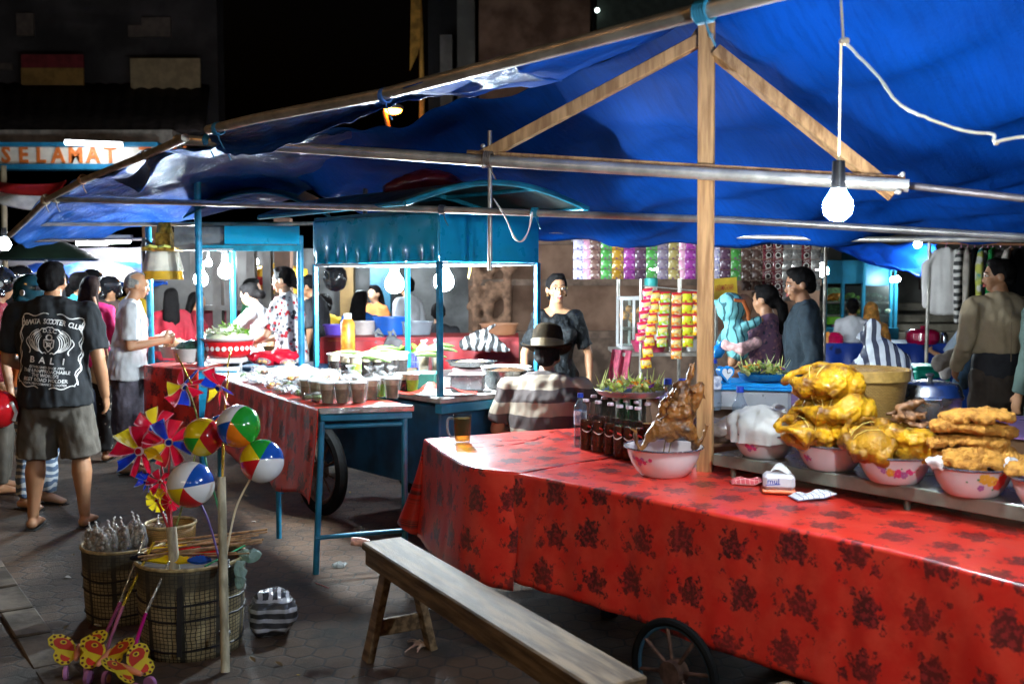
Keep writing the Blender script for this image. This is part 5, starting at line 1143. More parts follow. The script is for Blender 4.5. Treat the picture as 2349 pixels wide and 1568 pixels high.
# marble bags
marb = mat('marble_glass', (.30, .25, .20), .1, var=.6, sc=60, col2=(.55, .50, .44), coat=.5); mfilm = clear('marble_film', (.94, .92, .90), .1, .86, .4); thr = mat('white_thread', (.72, .70, .68), .8)
def marble_bag(label, p, rz, h):
    t = thing('marble_bag', label, 'bag', p, rz, 'bags of marbles on the smaller basket'); rr = random.Random(int(h * 1e4)); b = B()
    for k in range(16):
        z = .015 + h * .75 * k / 16; w_ = .030 * (1 - .55 * k / 16); a = rr.uniform(0, 6.28); b.ball((w_ * .7 * math.cos(a), w_ * .7 * math.sin(a), z), .0125, 10, 7)
    b.build('marbles', marb, t)
    b = B(); b.lathe([(.004, 0), (.034, .006), (.04, .03), (.036, h * .5), (.026, h * .78), (.008, h * .95), (.004, h)], 18); b.jitter(.006, 40, seed=h * 50); b.build('film', mfilm, t, smooth=70)
    b = B(); b.tube([(0, 0, h * .93), (.004, 0, h * 1.0), (-.006, 0, h * 1.08), (.0, 0, h * 1.15), (-.012, 0, h * 1.2)], [.006, .003, .0035, .003, .004], 6); b.build('tie', thr, t)
MBL = ['marble bag leftmost on the smaller netted basket', 'marble bag second from the left, tie leaning left', 'short marble bag in front of the left group', 'marble bag in the centre of the left group', 'marble bag behind the centre of the left group', 'marble bag at the right of the left group', 'tall marble bag standing behind the silver foil stick', 'marble bag just right of the silver foil stick', 'marble bag behind the bamboo tube', 'marble bag rightmost beside the bamboo tube']
for (x, y, d, h), lab in zip(((207, 1262, 4.62, .115), (223, 1264, 4.58, .12), (236, 1266, 4.52, .10), (252, 1266, 4.55, .125), (262, 1258, 4.72, .13), (281, 1264, 4.6, .135), (308, 1252, 4.72, .14), (320, 1258, 4.66, .135), (364, 1252, 4.8, .13), (384, 1256, 4.8, .14)), MBL):
    marble_bag(lab, P(x, y, d), rnd(0, 6), h)
# black and white striped bag on the ground
q = G(612, 1468); t = thing('striped_bag', 'black and white striped bag standing on the paving by the basket', 'bag', q + V((0, .1, 0)), .2)
b = B(); b.box((0, 0, .085), (.19, .17, .17), bev=.035); b.ball((.0, 0, .165), (.085, .075, .035)); b.ball((.06, -.04, .10), (.055, .06, .07)); b.blob('bag', [stripes('black_stripe_bag', (.40, .40, .44), (.008, .008, .01), 'Z', 24, .42, .3, .5, bmp=.5), stripes('black_stripe_top', (.48, .46, .50), (.008, .008, .01), 'X', 24, .42, .25, .9, bmp=.6)], .007, t, False, 2, lambda c: .009 * noise.noise(c * 20) + .005 * noise.noise(c * 50), lambda c: 1 if c.z > .172 else 0)
# litter
rr = random.Random(21); dleaf = [mat('dead_leaf', (.16, .10, .04), .8, var=.4, sc=30), mat('grey_scrap', (.30, .28, .26), .8), mat('yellow_peel', (.5, .32, .04), .7)]
for i in range(46):
    px, py = rr.uniform(30, 840), rr.uniform(1120, 1560); kk = rr.choice((0, 0, 0, 1, 2)); p = G(px, py)
    if (p - cA).length < .3 or (p - cB).length < .25: continue
    t = thing('ground_scrap', ['small dry brown leaf scrap trodden on the paving', 'tiny grey paper scrap trodden on the paving', 'small yellow peel scrap trodden on the paving'][kk], 'litter', p, rr.uniform(0, 6), 'scraps scattered over the paving'); b = B(); s_ = rr.uniform(.008, .022); leafstrip(b, (-s_, 0, .003), 0, s_ * 2, s_ * .5, .004, rr.uniform(-.3, .4)); b.build('scrap', dleaf[kk], t, smooth=0)
clr = clear('litter_film', (.8, .85, .85), .08, .6, .6)
for lab, px, py, s in (('crushed clear plastic cup lid on the paving near the blue leg', 780, 1300, .04), ('scrap of clear plastic under the blue table', 822, 1216, .035), ('pale scrap of paper left of the netted baskets', 306, 1238, .02), ('small white scrap on the paving near the kerb strip', 155, 1325, .02), ('torn film at the foot of the kerb strip', 227, 1434, .022), ('white paper scrap on the dark paving behind the balls', 582, 1198, .016)):
    t = thing('litter_scrap', lab, 'litter', G(px, py)); b = B(); b.ball((0, 0, s * .3), (s, s * .8, s * .3), 20, 10); b.jitter(s * .5, 40, seed=px); b.build('scrap', clr if s > .03 else mat('paper_scrap', (.5, .48, .44), .7), t, smooth=0)
t = thing('drinking_straw', 'pink straw lying on the paving by the blue table leg', 'straw', G(738, 1343)); c = B(); c.cyl(G(724, 1338) + V((0, 0, .005)), G(754, 1350) + V((0, 0, .005)), .003); c.build('straw', mat('pink_straw', (.6, .3, .32), .4), t, True)
t = thing('raffia_scrap', 'frayed bunch of pale raffia string under the bench', 'string', G(956, 1482))
b = B(); o = G(972, 1484)
for i in range(16):
    e = G(930 + rnd(-2, 34), 1468 + rnd(0, 30)); m_ = o.lerp(e, .5) + V((0, rnd(-.02, .02), rnd(.01, .03))); b.tube(spline([o + V((rnd(-.01, .02), rnd(-.01, .02), .006)), m_, e + V((0, 0, .005))], 8), .0022, 5)
b.build('strands', mat('raffia_pale', (.55, .38, .28), .7), t, True)
# ================= MIDDLE CART AND ITS SIDE TABLE =================
zt = .90
C0 = V((-.43, 5.92, 0)); cu = V((-.66, .75, 0)).normalized(); cw = V((cu.y, -cu.x, 0))  # cu: along the fascia (left, back); cw: right, back
CLN, CWD = 1.45, .80
crz = math.atan2(cw.y, cw.x)
def cp_(a, b_, z): p = C0 + cu * a + cw * b_; return V((p.x, p.y, z))
cart = thing('food_cart', 'blue painted handcart with an arched roof and dented tin fascia', 'cart', C0, crz)
CM = Matrix(((cw.x, cu.x, 0, C0.x), (cw.y, cu.y, 0, C0.y), (0, 0, 1, 0), (0, 0, 0, 1)))  # local x = cw, y = cu
def cbox(b, x0, x1, y0, y1, z0, z1, bev=.004): b.T = CM; b.box(((x0 + x1) / 2, (y0 + y1) / 2, (z0 + z1) / 2), (abs(x1 - x0), abs(y1 - y0), abs(z1 - z0)), bev=bev); b.T = None
tin = mat('cyan_tin', (.006, .42, .74), .3, .1, coat=.6, var=.15, sc=3, bmp=.05, bsc=14, col2=(.01, .48, .82), rv=.12, spec=.6)
navyp = mat('navy_paint', (.006, .06, .13), .45, var=.35, sc=5, col2=(.01, .09, .19))
FB, FT = 1.705, 2.0
b = B()
def fas(u, v):
    y = u * CLN; z = FB + (FT - FB) * v; dent = .019 * math.sin(y * 47 + 3 * noise.noise(V((y * 3, 0, 0)))) * max(0, 1 - v * 2.2) ** 1.5 + .014 * noise.noise(V((y * 7, z * 4, 0))) * (1 - v) + .016 * math.exp(-((y - 1.05) * 8 + (z - 1.78) * 5) ** 2) * (1 - v)
    p = cp_(y, -.004 - dent, z); return p
b.grid(fas, 160, 20); b.build('fascia', tin, cart, True, smooth=80, solid=.004)
b = B(); cbox(b, .0, CWD, -.004, .002, FB, FT); b.build('end_panel', tin, cart, True)
b = B(); cbox(b, CWD - .004, CWD, 0, CLN, FB, FT); cbox(b, 0, CWD, CLN - .004, CLN, FB + .01, FT); b.build('rear_panel', tin, cart, True)
b = B(); cbox(b, .012, CWD - .012, .012, CLN - .012, FB + .03, FB + .04); b.build('ceiling_board', mat('ceiling_white', (.70, .74, .76), .5), cart, True)
b = B()
for x in (.006, CWD - .02): cbox(b, x - .014, x + .014, .004, CLN - .004, FB - .018, FB - .002)
for y in (.014, CLN - .02): cbox(b, .02, CWD - .034, y - .012, y + .012, FB - .0175, FB - .003)
b.build('rail', mat('lit_white_rail', (.72, .76, .78), .4), cart, True)
postm = mat('cyan_post', (.01, .20, .36), .4, var=.3, sc=12, bmp=.15, bsc=50)
for x, y in ((.0, .0), (CWD - .01, .0), (.0, CLN - .01), (CWD - .01, CLN - .01)):
    b = B(); b.beam(cp_(y, x, zt), cp_(y, x, FB), .032, .032, side=cw); b.build('post', postm, cart, True)
# body, apron, counter
b = B(); cbox(b, .01, CWD + .35, .02, CLN, .32, .84, .01); b.build('body', navyp, cart, True)
b = B(); cbox(b, -.03, CWD + .4, -.045, CLN, .86, .895, .006); b.build('counter', mat('worn_counter', (.42, .40, .38), .4, .3, var=.35, sc=8), cart, True)
b = B(); cbox(b, -.025, CWD + .39, -.05, .02, .80, .858, .004); b.build('apron', bluep, cart, True)
b = B(); cbox(b, .04, CWD, .03, .09, .28, .322); b.build('axle_beam', navyp, cart, True); b = B(); cbox(b, .04, CWD, CLN - .09, CLN - .03, .28, .322); b.build('axle_beam', navyp, cart, True)
for y, x in ((1.16, -.14), (1.16, CWD - .12)):
    spoked_wheel(cart, cp_(y, x, .31), .27, math.atan2(cu.y, cu.x), .042, 10, mat('rusty_iron', (.13, .07, .05)), .06)
# arched roof
E1, E2 = P(929, 466, 5.55), P(1349, 479, 6.05); rax = cu * 1.72; b = B()
def arch(u, v, off=0):
    p = E1.lerp(E2, u) + rax * v; return V((p.x, p.y, E1.z + (E2.z - E1.z) * u + .135 * math.sin(math.pi * u) + off))
b.grid(lambda u, v: arch(u, v, .012), 24, 10); b.build('roof', mat('roof_sheet', (.05, .075, .075), .5, .3, var=.4, sc=4), cart, True, solid=.006)
b = B()
for v in (0, .5, 1): b.tube([arch(i / 20, v) for i in range(21)], .017, 8)
for u in (.0, .3, .7, 1): b.tube([arch(u, 0), arch(u, 1)], .014, 8)
b.build('roof_rib', mat('cyan_tube', (.012, .22, .33), .4, var=.25, sc=12), cart, True)
b = B(); cbox(b, .0, CWD, .0, CLN, FT, FT + .025); b.build('roof_frame', bluep, cart, True)
rb = P(975, 430, 6.3); t = thing('rolled_tarp', 'dark maroon folded tarp lying on the arched cart roof', 'tarp', rb, .1)
b = B(); b.sweep([(-.24, 0, -.01), (-.12, 0, .02), (.0, .05, .05), (.14, .05, .04), (.26, .05, .0)], [(.05, .03), (.10, .06), (.12, .07), (.12, .06), (.05, .03)], side=(0, 1, 0)); b.blob('cloth', mat('maroon_tarp', (.09, .008, .016), .3, var=.4, bmp=.4, bsc=30), .012, t, False, 2, lambda c: .008 * noise.noise(c * 22))
b = B(); t = thing('string_loop', 'white plastic string looping from the cart end panel', 'string', P(1195, 520, 5.35)); b.tube(spline([P(1132, 455, 5.4), P(1160, 500, 5.38), P(1180, 545, 5.36), P(1197, 553, 5.35), P(1212, 530, 5.33), P(1221, 486, 5.3)], 24), [.0035 + .003 * math.sin(i * .5) ** 2 for i in range(25)], 6); b.build('string', mat('string_white', (.75, .75, .72), .5), t, True)
b = B(); t = thing('ribbon_scrap', 'yellow ribbon scrap hanging from the cart rail', 'ribbon', P(1078, 612, 6.1)); b.add([P(1072, 604, 6.1), P(1082, 604, 6.1), P(1081, 622, 6.1), P(1076, 640, 6.1), P(1072, 636, 6.1), P(1076, 618, 6.1)], [(0, 1, 2, 5), (5, 2, 3, 4)]); b.build('ribbon', mat('ribbon_yellow', (.75, .55, .15), .6), t, True, smooth=0, solid=.003)
for px, py, d, lab in ((905, 650, 6.65, 'bright bulb under the middle cart ceiling by the rear post'), (1018, 644, 6.12, 'bright bulb under the middle cart ceiling by its front post')):
    p = P(px, py, d); bulb(lab, p, .062, 1250, None, white_cap=True, up=.06)  # glass oversized so the lamp's bloom is built into its shape
# side table in front-left of the cart, under red cloth
T0, T1, TL_ = L(735, 938, zt), L(945, 931, zt), L(525, 871, zt); tu = (TL_ - T0).normalized(); tw = (T1 - T0).normalized(); tlen = (TL_ - T0).length + .5; twd = (T1 - T0).length
st = thing('side_table', 'blue tubular steel table with a foil edged top in front of the middle cart', 'table', V((T0.x, T0.y, 0)), math.atan2(tw.y, tw.x))
def tp3(a, c, z): p = T0 + tu * a + tw * c; return V((p.x, p.y, z))
TM = Matrix(((tw.x, tu.x, 0, T0.x), (tw.y, tu.y, 0, T0.y), (0, 0, 1, 0), (0, 0, 0, 1)))
b = B(); b.T = TM; b.box((twd / 2, tlen / 2, zt - .014), (twd, tlen, .026)); b.T = None; b.build('top', mat('worn_board', (.14, .09, .05)), st, True)
b = B(); b.T = TM; b.box((twd / 2, -.004, zt - .012), (twd + .02, .012, .034), bev=.003); b.T = None; b.jitter(.004, 30); b.build('foil_edge', mat('foil_edge_m', (.7, .7, .7), .2, .8, var=.2, sc=20, bmp=.5, bsc=50), st, True)
b = B(); b.T = TM; b.box((twd / 2, .01, zt - .05), (twd, .03, .035), bev=.004); b.T = None; b.build('apron', bluep, st, True)
legT, legB = tp3(.02, .0, zt - .03), G(716, 1316)
b = B(); b.tube([tp3(.03, .02, zt - .03), V((legB.x + .02, legB.y, 0))], .0175, 12); b.build('leg', bluep, st, True)
l2 = tp3(.03, twd - .03, zt - .03); b = B(); b.tube([l2, V((l2.x, l2.y - .02, 0))], .0175, 12); b.build('leg', bluep, st, True)
for a, c in ((tlen - .1, .03), (tlen - .1, twd - .03), (.85, .03)):
    q = tp3(a, c, zt - .03); b = B(); b.tube([q, V((q.x, q.y, 0))], .0165, 10); b.build('leg', bluep, st, True)
b = B(); b.cyl(tp3(.03, .02, .80), V((l2.x, l2.y, .80)), .013); b.build('stretcher', bluep, st, True)
b = B(); b.cyl(V((legB.x + .02, legB.y, .20)), V((l2.x, l2.y, .20)), .013); b.build('stretcher', bluep, st, True)
ln_ = dens(spline([tp3(0.0, .0, zt), tp3(.6, -.01, zt), tp3(1.3, .0, zt), tp3(tlen, 0, zt)], 80), .025); k = len(ln_)
drape('tablecloth', 'red rose oilcloth hanging over the long side of the blue tubular table', ln_, [-tw] * k, [twd - .01] * k, [tw] * k, [.385 + .03 * math.sin(i * .2) + .05 * (i / k) for i in range(k)], [.05] * k, z0=zt, seed=9, fold=.028)
# cups of drink
cream = mat('cup_cream', (.62, .52, .36), .3, var=.2, sc=30); coffee = mat('cup_dark', (.018, .010, .008), .12, var=.3); greenj = mat('cup_green', (.28, .52, .03), .3, var=.2, sc=30); brownj = mat('cup_brown', (.30, .22, .13), .35, var=.25, sc=25)
lidm = mat('cup_lid', (.82, .82, .80), .25, var=.06, sc=20, tl=.2); cupf = clear('cup_plastic', (.97, .98, .97), .06, .95, .2); bagf = clear('bag_film', (.97, .98, .98), .1, .93, .6)
def cup(label, p, kind, bag=False, h=.115, g='plastic cups of drinks and jelly'):
    t = thing('drink_cup', label, 'cup', p, rnd(0, 6), g); r0, r1 = .033, .044
    b = B(); b.lathe([(.004, .002), (r0 - .002, .002), (r0 + (r1 - r0) * .68 - .001, h * .68), (.003, h * .68)], 20); b.build('filling', {'c': coffee, 'g': greenj, 'b': brownj}[kind], t, smooth=50)
    b = B(); b.lathe([(.003, h * .682), (r0 + (r1 - r0) * .68 - .002, h * .682), (r1 - .003, h * .95), (.003, h * .96)], 20); b.build('froth', cream, t, smooth=50)
    b = B(); b.lathe([(.004, 0), (r0, 0), (r1, h), (r1 - .001, h)], 20); b.build('cup', cupf, t, smooth=50)
    b = B(); b.lathe([(r1 + .001, h - .006), (r1 + .005, h - .004), (r1 + .005, h + .002), (r1, h + .005), (.004, h + .006)], 22); b.build('lid', lidm, t)
    if bag:
        b = B(); b.lathe([(.004, -.0), (r0 + .007, 0), (r1 + .010, h * .9), (r1 + .012, h + .01), (.030, h + .03), (.012, h + .04), (.022, h + .062), (.03, h + .072), (.004, h + .06)], 22); b.jitter(.012, 30, seed=p[0] * 10); b.jitter(.004, 90); b.v = [(x, y, max(z, .001)) for x, y, z in b.v]; b.build('bag', bagf, t, smooth=60)
    return t
row1 = [(706, 917, 'b', 1), (728, 921, 'b', 1), (752, 926, 'b', 1), (785, 925, 'b', 1), (822, 925, 'b', 1), (806, 910, 'b', 1), (852, 917, 'b', 1), (872, 911, 'g', 1), (900, 914, 'b', 1), (926, 900, 'c', 0), (946, 901, 'g', 0), (868, 930, 'b', 1)]
row1 = row1[:11]
L1 = ['bagged cup of brown jelly at the left end of the front row', 'bagged cup second from the left in the front row', 'wide bagged cup of brown jelly under tall plastic', 'bagged brown cup nearest the cloth corner', 'bagged brown cup in the middle of the front row', 'bagged cup peeking from behind the middle ones', 'narrow bagged brown cup right of the middle', 'bagged cup with a green layer behind the narrow one', 'bagged brown cup last of the bagged row', 'dark coffee cup tucked behind the green cup at the right end', 'open lidded green jelly cup at the right end of the front row']
for (x, y, kd, bg2), lab in zip(row1, L1): 
    p = L(x, y, zt + .004); cup(lab, p + V((p.x, p.y, 0)).normalized() * .034, kd, bool(bg2))
L2 = ['dark coffee jelly cup leftmost in the raised back row', 'dark coffee jelly cup second in the raised back row', 'bright green jelly cup standing out in the back row', 'dark coffee jelly cup right of the bright green one', 'dark coffee jelly cup in the middle of the back row', 'dark coffee jelly cup right of the middle in the back row', 'dark coffee jelly cup near the violet basket', 'dark coffee jelly cup at the right end of the back row', 'cup of jelly behind the bright green one', 'cup of jelly behind the violet basket corner']
for (x, y, kd), lab in zip(((766, 862, 'c'), (794, 866, 'c'), (816, 869, 'g'), (840, 864, 'c'), (868, 864, 'c'), (890, 860, 'c'), (904, 858, 'c'), (923, 858, 'c'), (806, 856, 'c'), (856, 855, 'c')), L2):
    p = L(x, y, zt + .036); cup(lab, p + V((p.x, p.y, 0)).normalized() * .034, kd, False, .15)
q = L(848, 858, zt); bd_ = thing('serving_board', 'thin board lifting the back row of dark jelly cups', 'board', q + V((0, .06, .004)), .05); b = B(); b.box((0, 0, .014), (.68, .30, .027), bev=.004); b.build('board', mat('worn_board', (.14, .09, .05)), bd_)
for (x, y, lab) in ((972, 852, 'large tub of pale drink wrapped in plastic by the cart post'), (1002, 850, 'second tub of pale drink behind the cart post')):
    p = L(x, y, zt + .03); t = cup(lab, p, 'b', True, .16)
    for ch in t.children: pass
# bagged snacks strewn over the table
snack = [mat('snack_white', (.75, .76, .76), .4, var=.2, sc=40), mat('snack_orange', (.70, .27, .03), .4, var=.3, sc=40), mat('snack_brown', (.16, .07, .03), .4, var=.4, sc=40), mat('snack_green', (.28, .36, .14), .5, var=.3, sc=40), mat('snack_cream', (.68, .60, .42), .5, var=.2, sc=40)]
sfilm = clear('snack_film', (.93, .95, .97), .08, .9, .7)
def snack_bag(label, p, k, sz, rz, seed):
    t = thing('snack_bag', label, 'bag', p, rz, 'clear bags of snacks heaped on the blue table'); rr = random.Random(seed); b = B()
    for i in range(7): b.ball((rr.uniform(-.5, .5) * sz, rr.uniform(-.4, .4) * sz, .012 + rr.uniform(0, .015)), (sz * rr.uniform(.18, .34), sz * rr.uniform(.16, .3), .013), 9, 6)
    b.build('snacks', snack[k], t)
    b = B(); b.ball((0, 0, .02), (sz * .85, sz * .72, .028), 18, 10); b.jitter(.016, 28, seed=seed); b.jitter(.007, 80, seed=seed); b.v = [(x, y, max(z, .002)) for x, y, z in b.v]; b.build('film', sfilm, t, smooth=50)
rr = random.Random(12); names = ['white', 'orange', 'brown', 'green', 'cream']; k = 0
for i in range(9):
  for lay in range(2):
    for j in range(5):
        a = .30 + i * .175 + lay * .08 + rr.uniform(-.04, .04); c = .06 + j * .098 + rr.uniform(-.02, .02)
        if a > tlen - .1 or (a < .5 and c > .1) or (lay and (j == 0 or a > 1.7)): continue
        kk = rr.choice((0, 0, 4, 1, 2, 3, 0)); snack_bag('clear bag of %s snacks in the glittering heap on the blue table' % names[kk], tp3(a, c, zt + .004 + lay * .045 + rr.uniform(0, .025)), kk, rr.uniform(.07, .095), rr.uniform(0, 6), k); k += 1
for px, py, kk, sz, lab in ((690, 885, 3, .07, 'bag of green snacks nearest the row of bagged cups'), (640, 868, 2, .07, 'bag of brown snacks near the front edge of the heap'), (660, 838, 1, .075, 'bag of bright orange cakes at the middle of the heap'), (605, 835, 1, .07, 'bag of orange cakes on the far side of the heap'), (590, 862, 4, .07, 'bag of cream snacks at the front left of the heap'), (640, 815, 0, .08, 'bag of white crackers at the back of the heap')):
    snack_bag(lab, L(px, py, zt + .03), kk, sz, rnd(0, 6), k); k += 1
# things on the cart counter
vb = L(925, 850, zt + .004); t = thing('plastic_basket', 'violet plastic basket of green vegetables behind the cups', 'basket', vb + V((.02, .12, 0)), -.3)
viol = mat('violet_plastic', (.13, .15, .72), .3, tl=.25)
b = B(); n = 12
for k2 in range(4):
    for i in range(n):
        s_ = [(-1, -1), (1, -1), (1, 1), (-1, 1)][k2]; e_ = [(1, -1), (1, 1), (-1, 1), (-1, -1)][k2]; u = (i + .5) / n; x = s_[0] + (e_[0] - s_[0]) * u; y = s_[1] + (e_[1] - s_[1]) * u
        b.beam((x * .12, y * .085, 0), (x * .14, y * .105, .13), .012, .004, side=(x if k2 % 2 else 0, y if k2 % 2 == 0 else 0, 0))
for z, f in ((.005, 1), (.065, 1.09), (.13, 1.17)):
    b.tube([(x * .12 * f, y * .085 * (f * 1.02), z) for x, y in ((-1, -1), (1, -1), (1, 1), (-1, 1), (-1, -1))], .007, 6)
b.build('basket', viol, t)
vg = mat('vegetable_green', (.16, .42, .025), .45, var=.4, sc=25, col2=(.34, .58, .08))
b = B(); rr = random.Random(4)
for i in range(40): leafstrip(b, (rr.uniform(-.1, .1), rr.uniform(-.07, .07), .11 + rr.uniform(0, .03)), rr.uniform(0, 6.28), rr.uniform(.06, .11), rr.uniform(.015, .03), rr.uniform(-.02, .05), rr.uniform(-.3, .6))
b.build('vegetables', vg, t, smooth=70)
lf = mat('banana_leaf', (.30, .52, .14), .35, var=.25, sc=12, an=(1, 12, 1), col2=(.48, .64, .26), tl=.2)
for i, (px, py, ln, a, lab) in enumerate(((800, 818, .28, .1, 'folded banana leaf lying over the back row of cups at left'), (845, 822, .24, .0, 'banana leaf parcel in front of the plastic bags'), (885, 806, .22, .2, 'banana leaf parcel near the rear post'), (985, 815, .2, .25, 'lettuce like leaf spread right of the violet basket'), (1010, 800, .22, -.2, 'green leaf standing up by the cart post'))):
    p = L(px, py, zt + .16); t = thing('banana_leaf', lab, 'leaf', p, a, 'banana leaves on the middle cart'); b = B(); leafstrip(b, (-ln / 2, 0, 0), 0, ln, .05, .02, -.3); leafstrip(b, (-ln / 2, .03, .012), .05, ln * .9, .045, .03, -.2); b.build('leaf', lf, t, smooth=70, solid=.003)
    b = B()
q = L(1075, 840, zt + .09)
t = thing('metal_tray', 'shallow steel tray of food stacked on a dark bundle right of the post', 'tray', L(1080, 842, zt + .09) + V((0, .12, 0)), -.1)
b = B(); b.lathe([(.01, 0), (.15, 0), (.17, .03), (.185, .034), (.185, .038), (.165, .034), (.145, .006), (.01, .006)], 36, sy=.75); b.build('tray', alu, t)
b = B(); b.ball((0, 0, .02), (.12, .08, .02)); b.jitter(.01, 40); b.build('food', mat('tray_food', (.55, .36, .14), .5, var=.4, sc=40), t)
b = B(); b.box((0, 0, -.045), (.28, .2, .07), bev=.02); b.jitter(.01, 25); b.build('bundle', mat('dark_bundle', (.06, .02, .02), .6, var=.4, sc=14), t)
t = thing('food_box', 'cloudy plastic food box at the front of the cart counter', 'box', L(1072, 898, zt + .002) + V((0, .07, 0)), -.08); b = B(); b.box((0, 0, .05), (.21, .13, .1), bev=.012); b.build('box', mat('frosted_box', (.42, .46, .47), .25, trans=.25, var=.2, sc=12), t); b = B(); b.box((0, 0, .104), (.222, .142, .01), bev=.004); b.build('lid', mat('frosted_lid', (.5, .54, .55), .3), t)
t = thing('cooking_pot', 'wide steel pot of dark sauce beside the right cart post', 'pot', L(1165, 895, zt + .002) + V((0, .18, 0))); b = B(); b.lathe([(.01, 0), (.13, 0), (.145, .02), (.15, .11), (.165, .114), (.165, .118), (.146, .116), (.14, .09), (.01, .085)], 36); b.build('pot', alu, t); b = B(); b.ball((0, 0, .095), (.13, .13, .03)); b.jitter(.012, 45); b.build('food', mat('dark_noodles', (.07, .035, .015), .35, var=.5, sc=70, bmp=.8, bsc=90), t)
t = thing('wicker_tray', 'pale round tray with paper behind the dark sauce pot', 'tray', L(1160, 858, zt + .08) + V((0, .25, 0))); b = B(); b.lathe([(.01, 0), (.16, 0), (.175, .03), (.165, .03), (.155, .008), (.01, .008)], 32); b.build('tray', mat('white_tray', (.7, .68, .6), .4), t)
t = thing('green_crate', 'dark green crate between the cart post and the cups', 'crate', L(960, 895, zt + .002) + V((.03, .1, 0)), -.3); b = B(); b.box((0, 0, .055), (.2, .14, .11), bev=.01); b.build('crate', mat('crate_green', (.02, .10, .08), .5), t)
t = thing('red_cloth', 'crumpled red oilcloth corner folded back round the cart post', 'cloth', L(1000, 905, zt)); b = B(); b.grid(lambda u, v: V(((u - .5) * .5, (v - .5) * .12, .012 + .06 * math.exp(-((u - .42) * 9) ** 2) * v + .04 * math.exp(-((u - .66) * 7) ** 2) * (1 - v * .5) + .008 * noise.noise(V((u * 8, v * 6, 0))))), 40, 10, lambda u, v: (u * .5, v * .12)); b.build('cloth', oil, t, smooth=70, solid=.003)
zebra = stripes('zebra_bag', (.75, .75, .76), (.014, .014, .015), 'X', 15, .5, .25, 1.6, bmp=.3)
p = L(1110, 806, zt + .12); t = thing('zebra_bag', 'black and white zebra striped plastic bag on the cart counter', 'bag', p + V((0, .15, -.02)), .1)
b = B(); b.sweep([(-.16, 0, .07), (-.06, 0, .10), (.05, 0, .08), (.14, 0, .04), (.2, 0, .02)], [(.05, .05), (.09, .09), (.09, .08), (.05, .04), (.015, .015)], side=(0, 1, 0)); b.sweep([(-.02, 0, .16), (.04, 0, .2), (.09, .0, .23)], [(.05, .03), (.04, .015), (.02, .008)], side=(0, 1, 0)); b.blob('bag', zebra, .01, t, False, 2, lambda c: .009 * noise.noise(c * 20) + .004 * noise.noise(c * 55))
bgm = clear('grey_bag', (.55, .56, .58), .12, .45, .6)
for i, (px, py, lab) in enumerate(((865, 795, 'knotted clear plastic bag handles behind the banana leaves'), (898, 797, 'second knotted clear plastic bag behind the banana leaves'))):
    t = thing('clear_bag', lab, 'bag', L(px, py, zt + .12) + V((0, .1, 0))); b = B(); b.ball((0, 0, .03), (.08, .06, .06), 18, 10); b.sweep([(-.02, 0, .07), (-.03, 0, .12), (.0, 0, .14), (.03, 0, .1)], [.015, .018, .014, .01]); b.jitter(.025, 18, seed=i + 1); b.jitter(.01, 60); b.build('film', bgm, t, smooth=50)
t = thing('thermos_bottle', 'orange labelled plastic jug with white cap on the back table', 'bottle', P(798, 770, 8.0)); b = B(); b.lathe([(.01, -.13), (.055, -.13), (.058, -.11), (.058, .1), (.04, .13), (.03, .14)], 20); b.build('body', mat('orange_label', (.65, .17, .02), .4, var=.4, sc=12, col2=(.8, .4, .04)), t); b = B(); b.cyl((0, 0, .135), (0, 0, .18), .032); b.build('cap', white, t)

# ================= LEFT CART =================
lc = thing('food_cart', 'far left blue cart with a cyan roof panel over a vegetable dish', 'cart', V((P(452, 840, 8).x, 8, 0)))
b = B()
for px, d, y1 in ((452, 8.0, 400), (688, 8.4, 540), (340, 8.7, 520), (533, 9.4, 560)):
    q = B(); a = P(px, y1, d); q.cyl((a.x, d, .0 if px in (452, 340) else .8), a, .028); q.build('post', postm, lc, True)
b = B(); quad_box(b, 515, 518, 686, 560, 8.25, .02); b.build('fascia', tin, lc, True)
b = B(); quad_box(b, 400, 520, 515, 574, 8.3, .12); b.build('light_box', mat('steel_panel', (.35, .37, .38), .35, .6, var=.3, sc=5), lc, True)
b = B(); quad_box(b, 455, 562, 690, 576, 8.2, .03); b.build('rail', mat('cyan_tube', (.012, .22, .33)), lc, True)
b = B(); a, c, d_, e = P(455, 572, 8.1), P(690, 572, 8.4), P(455, 560, 9.6), P(690, 560, 9.6); b.add([a, c, e, d_], [(0, 1, 2, 3)]); b.build('ceiling_board', mat('ceiling_white', (.70, .74, .76)), lc, True, solid=.01)
b = B(); p0, p1, q0, q1 = P(420, 500, 7.9), P(760, 500, 8.2), P(450, 462, 9.6), P(740, 460, 9.6)
b.grid(lambda u, v: p0.lerp(p1, u).lerp(q0.lerp(q1, u), v) + V((0, 0, .2 * math.sin(math.pi * u))), 16, 6); b.build('roof', mat('roof_cyan_dark', (.01, .12, .18), .45, var=.3), lc, True, solid=.01)
b = B(); quad_box(b, 453, 845, 760, 1000, 8.05, .7); b.build('body', navyp, lc, True)
b = B(); quad_box(b, 450, 848, 545, 905, 7.9, .03); quad_box(b, 452, 860, 475, 990, 7.88, .03); b.build('front_frame', postm, lc, True)
b = B(); quad_box(b, 448, 842, 545, 851, 7.9, .06); b.build('counter', white, lc, True)
for x0, x1, dd in ((330, 455, 8.1),):
    ta, tb_ = L(330, 838, zt), L(455, 848, zt); ln2 = dens([tb_, ta], .03); ln2 = ln2[::-1]
    k = len(ln2); nrm = V((.25, -.97, 0)).normalized()
    drape('tablecloth', 'red rose oilcloth at the end of the far left cart by the grey shirted man', ln2[::-1], [nrm] * k, [1.1] * k, [V((.2, 1, 0)).normalized()] * k, [.36] * k, [.03] * k, z0=zt, seed=14, fold=.05)
